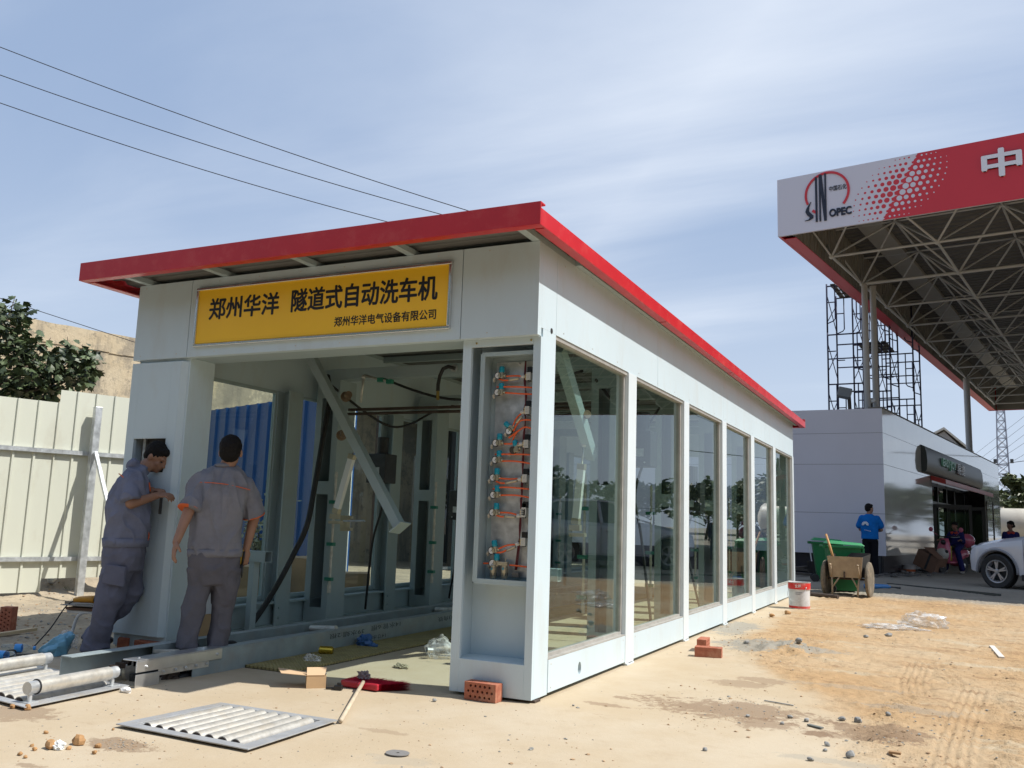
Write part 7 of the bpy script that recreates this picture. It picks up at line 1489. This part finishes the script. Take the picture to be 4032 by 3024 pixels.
# ---------------- man in the blue polo by the shop
fz = .11; p0 = G(3430, 2270, fz); sB = 1.02
Bm = thing('person', 'man in a bright blue polo shirt with white back print, arms crossed by the shop', 'person', (p0.x, p0.y, fz)); O3 = V((p0.x, p0.y, fz))
def B(x, y, z): return O3+V((x*sB, y*sB, z*sB))
MH = fr((.72, .68, 0), (0, 0, 1)); body = MB(); head(body, B(.0, .02, 1.60), MH, 1.02); cap(body, B(0, 0, 1.53), B(-.02, 0, 1.42), .055, .062); cap(body, B(-.02, 0, 1.38), B(0, 0, .95), .10, .11)
for s_ in (-1, 1): cap(body, B(0, 0, 1.38), B(.18*s_, 0, 1.37), .06, .055)
cap(body, B(.18, 0, 1.37), B(.25, .05, 1.10), .052, .042); cap(body, B(.25, .05, 1.10), B(.10, .22, 1.06), .042, .03); cap(body, B(-.18, 0, 1.37), B(-.22, .08, 1.10), .052, .042); cap(body, B(-.22, .08, 1.10), B(.10, .20, 1.12), .042, .03)
hand(body, B(.10, .22, 1.06), V((-1, .2, .1)), V((0, 1, .2)), 1, 1, .4); hand(body, B(.12, .2, 1.12), V((1, -.25, 0)), V((0, 1, .2)), -1, 1, .6)
for s_ in (-1, 1): cap(body, B(.09*s_, 0, .9), B(.09*s_, .02, .5), .075, .055); cap(body, B(.09*s_, .02, .5), B(.09*s_+.02, 0, .09), .05, .038)
remesh(body, .008, 'body', skin, Bm, 2); eyes(B(.0, .02, 1.60), MH, Bm); hair(B(.0, .015, 1.60), MH, Bm, 1.0)
sh = MB(); X = V((1, 0, 0)); Yv = V((0, 1, 0)); loft(sh, [(B(0, 0, .88), X*.20, Yv*.14), (B(0, 0, 1.0), X*.195, Yv*.145), (B(-.01, 0, 1.2), X*.205, Yv*.14), (B(-.01, 0, 1.34), X*.215, Yv*.125), (B(-.01, 0, 1.42), X*.15, Yv*.09), (B(-.01, 0, 1.47), X*.07, Yv*.065)])
for s_ in (-1, 1): cap(sh, B(.17*s_, 0, 1.37), B(.235*s_, .03, 1.20), .078, .085)
rs = remesh(sh, .011, 'polo_shirt', cloth('polo_blue', (.008, .145, .48)), Bm, 3, wrinkle(.008, 6, 3))
mb = MB(); c = B(-.09, -.152, 1.22)
for k in range(9):
    a = R(-10+k*25); e = c+V((math.cos(a)*.05, 0, math.sin(a)*.045)); mb.ell(e, .032, .004, .016, Matrix.Rotation(-a, 3, 'Y'), 10, 6)
text(mb, '中国移动', B(-.16, -.150, 1.08), (1, 0, 0), (0, 0, 1), .17, .035, .003) if False else [mb.obox(B(-.10+k*.03, -.152, 1.09-k*.006), .02, .004, .014) for k in range(5)]
mb.build('flower_print', mat('print_white', (.62, .66, .72), .7), rs)
tr = MB(); loft(tr, [(B(0, 0, .80), X*.17, Yv*.12), (B(0, 0, .93), X*.175, Yv*.125)])
for s_ in (-1, 1): loft(tr, [(B(.09*s_+.02, 0, .04), X*.075, Yv*.085), (B(.09*s_, .01, .5), X*.08, Yv*.09), (B(.085*s_, 0, .85), X*.10, Yv*.115)])
remesh(tr, .011, 'trousers', cloth('black_trousers', (.010, .010, .014)), Bm, 2, wrinkle(.008, 6, 8))
for s_ in (-1, 1): s1 = MB(); shoeb(s1, B(.09*s_+.02, 0, .0), B(.09*s_+.2, .4, .0)); remesh(s1, .012, 'shoe', shoe, Bm, 1)
# ---------------- woman on the pink scooter
W1 = G(3790, 2263, .1); W1 = V((W1.x, W1.y, .1)); nvy = cloth('navy_uniform', (.02, .022, .10)); 
scx = thing('motor_scooter', 'pink and cream electric scooter parked by the shop entrance', 'scooter', (W1.x-.10, W1.y+.15, .1), R(-62))   # local +y = forward
pink = mat('scooter_pink', (.52, .11, .17), .25, coat=.4); cream = mat('scooter_cream', (.45, .42, .36), .3)
for y in (.60, -.55):
    mb = MB(); mb.lathe([(.10, -.04), (.19, -.045), (.215, -.02), (.215, .02), (.19, .045), (.10, .04)], (0, y, .215), (1, 0, 0), 26); w_ = mb.build('wheel', rubber, scx, world=False, auto=40); mb = MB(); mb.lathe([(.02, -.05), (.10, -.03), (.10, .03), (.02, .05)], (0, y, .215), (1, 0, 0), 18); mb.build('rim', alu, w_, world=False)
mb = MB(); loft(mb, [((0, .45, .30), (.16, 0, 0), (0, .05, .03)), ((0, .48, .55), (.20, 0, 0), (0, .07, .02)), ((0, .42, .80), (.16, 0, 0), (0, .07, .02)), ((0, .38, .95), (.09, 0, 0), (0, .07, .0))]); mb.add([(-.15, -.1, .28), (.15, -.1, .28), (.15, .42, .28), (-.15, .42, .28), (-.15, -.1, .33), (.15, -.1, .33), (.15, .42, .33), (-.15, .42, .33)], [(3, 2, 1, 0), (4, 5, 6, 7), (0, 1, 5, 4), (2, 3, 7, 6), (1, 2, 6, 5), (3, 0, 4, 7)]); loft(mb, [((0, -.05, .30), (.15, 0, 0), (0, .06, .1)), ((0, -.25, .50), (.17, 0, 0), (0, .06, .15)), ((0, -.60, .55), (.15, 0, 0), (0, .03, .12)), ((0, -.80, .58), (.07, 0, 0), (0, .02, .06))]); mb.build('fairing', pink, scx, world=False, smooth=True)
mb = MB(); mb.ell((0, .56, .52), .19, .10, .17); mb.ell((0, .66, .40), .12, .16, .06); mb.build('front_shield', cream, scx, world=False, smooth=True)
for x in (-.15, .15): mb = MB(); mb.ell((x, .60, .60), .045, .03, .045); mb.build('headlight', plasticb, scx, world=False, smooth=True)
mb = MB(); mb.ell((-.02, .52, .85), .07, .06, .07); mb.build('headlight', plasticb, scx, world=False, smooth=True)
mb = MB(); mb.tube([(0, .5, .3), (0, .36, .98)], .03, 8); mb.tube([(-.33, .22, 1.04), (-.12, .33, 1.0), (.12, .33, 1.0), (.33, .22, 1.04)], .016, 8); mb.build('handlebar', plasticb, scx, world=False, smooth=True)
for s_ in (-1, 1): mb = MB(); mb.tube([(.26*s_, .27, 1.03), (.40*s_, .32, 1.15)], .008, 6); mb.ell((.42*s_, .32, 1.19), .065, .02, .065); mb.build('mirror', pink, scx, world=False, smooth=True)
mb = MB(); mb.ell((0, -.28, .72), .15, .38, .07); mb.build('seat', plasticb, scx, world=False, smooth=True)
mb = MB(); mb.ell((0, -.78, .90), .22, .24, .20); mb.build('top_box', pink, scx, world=False, smooth=True)
mb = MB(); mb.box(-.04, .04, .12, .16, .35, .75); mb.build('yellow_panel', mat('scooter_yellow', (.5, .42, .03), .4), scx, world=False)
def person_seat(root, base, rz, cs, ct, lab_m):
    Mz = Matrix.Rotation(rz, 3, 'Z'); Q = lambda x, y, z: V(base)+Mz @ V((x, y, z)); MH = Mz @ fr((-.1, 1, -.05), (0, 0, 1)) if False else fr(Mz @ V((0, 1, -.06)), (0, 0, 1))
    body = MB(); head(body, Q(0, .06, 1.30), MH, .95); cap(body, Q(0, .02, 1.22), Q(0, 0, 1.12), .05, .055); cap(body, Q(0, 0, 1.08), Q(0, -.06, .80), .09, .11)
    for s_ in (-1, 1): cap(body, Q(0, 0, 1.10), Q(.16*s_, 0, 1.08), .055, .05); cap(body, Q(.16*s_, 0, 1.08), Q(.25*s_, .10, .86), .046, .038); cap(body, Q(.25*s_, .10, .86), Q(.29*s_, .33, .92), .038, .027); hand(body, Q(.29*s_, .33, .92), Mz @ V((0, 1, -.1)), V((0, 0, 1)), s_, .9, .9)
    for s_ in (-1, 1): cap(body, Q(.09*s_, -.06, .80), Q(.16*s_, .28, .62), .07, .05); cap(body, Q(.16*s_, .28, .62), Q(.24*s_, .15, .08), .048, .035)
    remesh(body, .009, 'body', skind, root, 2); eyes(Q(0, .06, 1.30), MH, root, .95); hair(Q(0, .06, 1.30), MH, root, .96, 'bun')
    sh = MB(); Xm = Mz @ V((1, 0, 0)); Ym = Mz @ V((0, 1, 0)); loft(sh, [(Q(0, -.06, .76), Xm*.17, Ym*.13), (Q(0, -.04, .9), Xm*.17, Ym*.13), (Q(0, 0, 1.03), Xm*.19, Ym*.12), (Q(0, 0, 1.12), Xm*.14, Ym*.085), (Q(0, .0, 1.16), Xm*.07, Ym*.06)])
    for s_ in (-1, 1): cap(sh, Q(.15*s_, 0, 1.08), Q(.25*s_, .10, .87), .068, .055); cap(sh, Q(.25*s_, .10, .86), Q(.28*s_, .24, .90), .055, .045)
    j = remesh(sh, .011, 'jacket', nvy, root, 3, wrinkle(.008, 6, 4))
    mb = MB(); mb.add([Q(-.07, .055, 1.165), Q(0, .125, 1.03), Q(-.10, .10, 1.06), Q(-.07, .10, 1.15)], [(0, 1, 2), (0, 2, 3)]); mb.ell(Q(-.055, .088, 1.105), .05, .022, .04); mb.ell(Q(.055, .088, 1.105), .05, .022, .04); mb.build('collar', mat('collar_red', (.45, .04, .02), .7), j, smooth=True)
    mb = MB(); mb.tube([Q(-.16, .10, 1.0), Q(-.08, .135, .985), Q(0, .142, .98), Q(.08, .135, .985), Q(.16, .10, 1.0)], .008, 6); mb.build('reflective_stripe', mat('stripe_white', (.55, .55, .55), .5), j, smooth=True)
    tr = MB(); loft(tr, [(Q(0, -.06, .72), Xm*.16, Ym*.13), (Q(0, -.06, .84), Xm*.16, Ym*.13)])
    for s_ in (-1, 1): cap(tr, Q(.09*s_, -.06, .78), Q(.16*s_, .28, .64), .095, .08); cap(tr, Q(.16*s_, .28, .64), Q(.23*s_, .17, .14), .078, .068)
    remesh(tr, .011, 'trousers', nvy, root, 2, wrinkle(.008, 6, 14))
    for s_ in (-1, 1): s1 = MB(); shoeb(s1, Q(.24*s_, .15, .0), Q(.26*s_, .5, 0), .9); remesh(s1, .012, 'shoe', mat('shoe_pale', (.3, .28, .25), .6), root, 1)
pw_ = thing('person', 'woman in a navy uniform with red collar sitting on the pink scooter', 'person', (W1.x, W1.y, .1)); person_seat(pw_, V((W1.x-.12, W1.y+.12, .12)), R(152), None, None, None)
scx.matrix_basis = Matrix.Translation(V((W1.x-.12, W1.y+.12, .12))) @ Matrix.Rotation(R(152), 4, 'Z') @ Matrix.Translation(V((0, .22, 0)))
# ---------------- woman behind the car
W2 = G(3972, 2210, .12); hp_ = PY(3978, 2068, 24.0); pz = thing('person', 'woman in a navy uniform whose head and shoulders show behind the white car', 'person', (hp_.x, 24.0, .12)); dz = hp_.z-1.58
Q = lambda x, y, z: V((hp_.x+x, 24.0+y, dz+z)); MH = fr((-.75, -.6, 0), (0, 0, 1)); body = MB(); head(body, Q(0, 0, 1.58), MH, 1.0); cap(body, Q(0, 0, 1.5), Q(0, 0, 1.38), .05, .055); cap(body, Q(0, 0, 1.36), Q(0, 0, .95), .09, .11)
for s_ in (-1, 1): cap(body, Q(0, 0, 1.35), Q(.16*s_, 0, 1.33), .055, .05); cap(body, Q(.16*s_, 0, 1.33), Q(.20*s_, .0, 1.05), .046, .038); cap(body, Q(.20*s_, 0, 1.05), Q(.19*s_, -.1, .82), .038, .027); hand(body, Q(.19*s_, -.1, .82), V((0, -.2, -1)), V((s_, 0, 0)), s_, .9, .4)
for s_ in (-1, 1): cap(body, Q(.09*s_, 0, .9), Q(.09*s_, 0, .48), .07, .05); cap(body, Q(.09*s_, 0, .48), Q(.09*s_, 0, .08-dz*.0), .048, .035)
remesh(body, .010, 'body', skind, pz, 2); eyes(Q(0, 0, 1.58), MH, pz); hair(Q(0, 0, 1.58), MH, pz, 1.02, 'bun')
sh = MB(); loft(sh, [(Q(0, 0, .85), X*.18, Yv*.13), (Q(0, 0, 1.1), X*.18, Yv*.13), (Q(0, 0, 1.30), X*.20, Yv*.12), (Q(0, 0, 1.38), X*.13, Yv*.085), (Q(0, 0, 1.42), X*.07, Yv*.06)])
for s_ in (-1, 1): cap(sh, Q(.15*s_, 0, 1.33), Q(.20*s_, 0, 1.06), .07, .058); cap(sh, Q(.20*s_, 0, 1.06), Q(.19*s_, -.06, .92), .055, .045)
j = remesh(sh, .012, 'jacket', nvy, pz, 3); mb = MB(); mb.ell(Q(-.05, -.09, 1.36), .05, .025, .045); mb.ell(Q(.05, -.09, 1.36), .05, .025, .045); mb.build('collar', MATS['collar_red'], j, smooth=True)
tr = MB(); loft(tr, [(Q(0, 0, .78), X*.16, Yv*.12), (Q(0, 0, .92), X*.165, Yv*.12)]); [loft(tr, [(Q(.09*s_, 0, .08), X*.075, Yv*.08), (Q(.085*s_, 0, .8), X*.09, Yv*.1)]) for s_ in (-1, 1)]; remesh(tr, .014, 'trousers', nvy, pz, 2)
# ================================================================ white car
wheelF = G(3925, 2316, .12); ang = math.atan2(.574, -.82); FW = V((math.cos(ang), math.sin(ang), 0)); LT = V((-FW.y, FW.x, 0))   # forward, left
near = LT if LT.y < 0 else -LT
HWd = .93; base = V((wheelF.x, wheelF.y, .12))-near*(.06)
cc0 = base-near*(HWd-.10)   # centreline at the front axle
car = thing('parked_car', 'white sport utility car parked in the shade at the right edge', 'car', (cc0.x, cc0.y, .12)); SC_ = .94
def C(x, y, z): return cc0+(FW*x+near*y+UZ*z)*SC_      # x forward from front axle, y toward camera side
carw = mat('car_white', (.60, .60, .63), .18, coat=.8, var=.0); arch = mat('car_dark_trim', (.02, .02, .022), .5)
def sstat(x):   # body section: list of (half width, z) from sill up to shoulder / bonnet line
    keys = [(.76, .70, .42, .70, .80), (.70, .78, .34, .80, .88), (.5, .86, .30, .89, .97), (0, .90, .30, .98, 1.07), (-.55, .915, .28, 1.05, 1.15), (-1.2, .92, .28, 1.03, 1.14), (-2.0, .92, .28, 1.05, 1.16), (-2.75, .92, .30, 1.10, 1.20), (-3.3, .90, .38, 1.12, 1.22), (-3.62, .84, .50, 1.05, 1.18), (-3.72, .74, .62, .98, 1.10)]
    ks = sorted(keys); xs_ = [k[0] for k in ks]; return [float(np.interp(x, xs_, [k[i] for k in ks])) for i in (1, 2, 3, 4)]
mb = MB(); xsx = np.concatenate([np.linspace(.76, .5, 7), np.linspace(.4, -3.3, 38), np.linspace(-3.4, -3.72, 5)]); prev = None; nseg = 0; vs = []
def archz(x, z0):
    for wx in (0, -2.72):
        d = abs(x-wx)
        if d < .45: z0 = max(z0, .36+math.sqrt(.45**2-d*d)-.02)
    return z0
for x in xsx:
    w, zs_, zh_, zt_ = sstat(x); za = archz(x, zs_); ring_ = [(w-.06, za), (w-.01, za+.02), (w+.005, (za+zh_)/2), (w, zh_-.10), (w-.03, zh_), (w*.80, zt_-.01), (w*.4, zt_+.02)]
    pts = [C(x, a, b) for a, b in ring_]+[C(x, -a, b) for a, b in ring_[::-1]]; vs += pts; nseg = len(pts)
n = len(xsx); fs = [(i*nseg+k, i*nseg+k+1, (i+1)*nseg+k+1, (i+1)*nseg+k) for i in range(n-1) for k in range(nseg-1)]+[tuple(range(nseg)), tuple((n-1)*nseg+k for k in range(nseg))[::-1]]
mb.add(vs, fs); bd = mb.build('body', carw, car, auto=38)
mb = MB(); mb.add([C(x, y, .30) for x, y in ((.6, .7), (.6, -.7), (-3.6, -.7), (-3.6, .7))]+[C(x, y, .95) for x, y in ((.5, .7), (.5, -.7), (-3.4, -.7), (-3.4, .7))], [(0, 1, 2, 3), (4, 7, 6, 5), (0, 4, 5, 1), (2, 6, 7, 3), (1, 5, 6, 2), (3, 7, 4, 0)]); mb.build('underbody', arch, car)
mb = MB(); gk = [(-.80, .80, 1.10, .80, 1.12), (-1.42, .76, 1.10, .62, 1.62), (-1.9, .76, 1.12, .63, 1.68), (-2.9, .76, 1.16, .61, 1.62), (-3.45, .74, 1.18, .66, 1.22)]; vs = []
for x, a, z0, b, z1 in gk: vs += [C(x, a, z0), C(x, b, z1), C(x, -b, z1), C(x, -a, z0)]
mb.add(vs, [(i*4+k, i*4+k+1, (i+1)*4+k+1, (i+1)*4+k) for i in range(4) for k in range(3)]+[(0, 1, 2, 3), (19, 18, 17, 16)]); mb.build('glasshouse', darkglass, car)
mb = MB(); vs = []
for x, a, z0, b, z1 in [(-1.15, 0, 0, .66, 1.60), (-1.4, 0, 0, .64, 1.66), (-1.9, 0, 0, .65, 1.70), (-2.9, 0, 0, .63, 1.66), (-3.15, 0, 0, .62, 1.56)]: vs += [C(x, b, z1-.03), C(x, b-.03, z1), C(x, 0, z1+.03), C(x, -b+.03, z1), C(x, -b, z1-.03)]
mb.add(vs, [(i*5+k, i*5+k+1, (i+1)*5+k+1, (i+1)*5+k) for i in range(4) for k in range(4)])
for s_ in (1, -1):
    for (xa, za, xb, zb, ya, yb) in ((-.80, 1.1, -1.40, 1.62, .81, .66), (-1.75, 1.12, -1.82, 1.64, .79, .66), (-2.85, 1.15, -2.80, 1.62, .80, .65), (-3.4, 1.2, -3.05, 1.6, .76, .64)): mb.beam(C(xa, ya*s_, za), C(xb, yb*s_, zb), .07, .05)
o = mb.build('roof', carw, car, auto=40); s_o = o.modifiers.new('t', 'SOLIDIFY'); s_o.thickness = .02
for wx in (0, -2.72):
    for s_ in (1, -1):
        c = C(wx, .82*s_, .36); tr_ = .375*SC_; d = near*s_; mb = MB(); mb.lathe([(.24*SC_, -.10), (tr_*.93, -.115), (tr_, -.09), (tr_, .09), (tr_*.93, .115), (.24*SC_, .10)], c, d, 40, caps=False); w_ = mb.build('wheel', rubber, car, auto=40)
        mb = MB(); mb.lathe([(.20*SC_, .0), (.245*SC_, .08), (.25*SC_, .105), (.225*SC_, .10), (.20*SC_, .05)], c, d, 36, caps=False)
        uu = Vector((0, 0, 1)); rr2 = d.cross(uu)
        for k in range(5):
            for off in (-.13, .13): a = 2*math.pi*k/5+off; e = c+d*.09+(uu*math.cos(a)+rr2*math.sin(a))*.215*SC_; mb.beam(c+d*.085+(uu*math.cos(a-off)+rr2*math.sin(a-off))*.03, e, .03, .025, d)
        mb.lathe([(.05, .06), (.05, .10), (.03, .105)], c, d, 16); mb.build('rim', mat('alloy_silver', (.45, .45, .47), .3, metal=.7), w_)
        mb = MB(); mb.lathe([(.235*SC_, .0), (.235*SC_, .01)], c, d, 24); mb.build('brake_disc', darks, w_)
for s_ in (1, -1):
    for wx in (0, -2.72):
        mb = MB(); pts = [C(wx+.465*math.cos(a), .905*s_, .36+.465*math.sin(a)) for a in np.linspace(-.1, math.pi+.1, 24)]; mb.tube(pts, .028, 6); mb.build('wheel_arch_trim', mat('car_grey_trim', (.25, .25, .27), .4), car, smooth=True)
    mb = MB(); mb.beam(C(-.55, .90*s_, .26), C(-2.2, .90*s_, .26), .06, .12); mb.build('sill_trim', arch, car, bevel=.01)
    mb = MB(); mb.ell(C(-.95, 1.02*s_, 1.20), .08, .12, .10, Matrix((FW, LT, UZ)).transposed()); mb.build('wing_mirror', arch, car, smooth=True)
    mb = MB(); mb.ell(C(.60, .70*s_, .84), .11, .07, .07, Matrix((FW, LT, UZ)).transposed()); mb.build('headlight', mat('headlamp_glass', (.4, .42, .45), .08, coat=1), car, smooth=True)
    mb = MB(); mb.ell(C(-3.52, .78*s_, 1.03), .14, .09, .10, Matrix((FW, LT, UZ)).transposed()); mb.build('taillight', mat('tail_red', (.45, .01, .01), .15, coat=1), car, smooth=True)
    for (xa, xb) in ((-.62, -1.78), (-1.80, -2.80)):
        mb = MB(); lp = [C(x, .926*s_, z) for x, z in ((xa, 1.06), (xa, .36), (xb+.0, .36), (xb, 1.08))]; mb.tube(lp+[lp[0]], .004, 4); d_ = mb.build('door_seam', arch, car)
        mb = MB(); mb.beam(C(xb+.28, .935*s_, .93), C(xb+.08, .935*s_, .94), .02, .03); mb.build('door_handle', carw, car, bevel=.006)
mb = MB(); mb.beam(C(.71, -.35, .62), C(.71, .35, .62), .05, .2); mb.build('grille', arch, car, bevel=.02)
# grass tuft under the fence
mb = MB(); q = random.Random(9)
for k in range(160):
    p_ = G(q.gauss(260, 18), q.gauss(2325, 6)); a = q.random()*6.28; e = p_+V((math.cos(a)*.06, math.sin(a)*.06, q.uniform(.05, .14))); s_ = V((.002, .002, 0)); b0 = V((p_.x, p_.y, gh(p_.x, p_.y))); mb.add([b0-s_, b0+s_, e], [(0, 1, 2)])
o = mb.build('grass', mat('grass_green', (.08, .13, .03), .7)); o['kind'] = 'stuff'
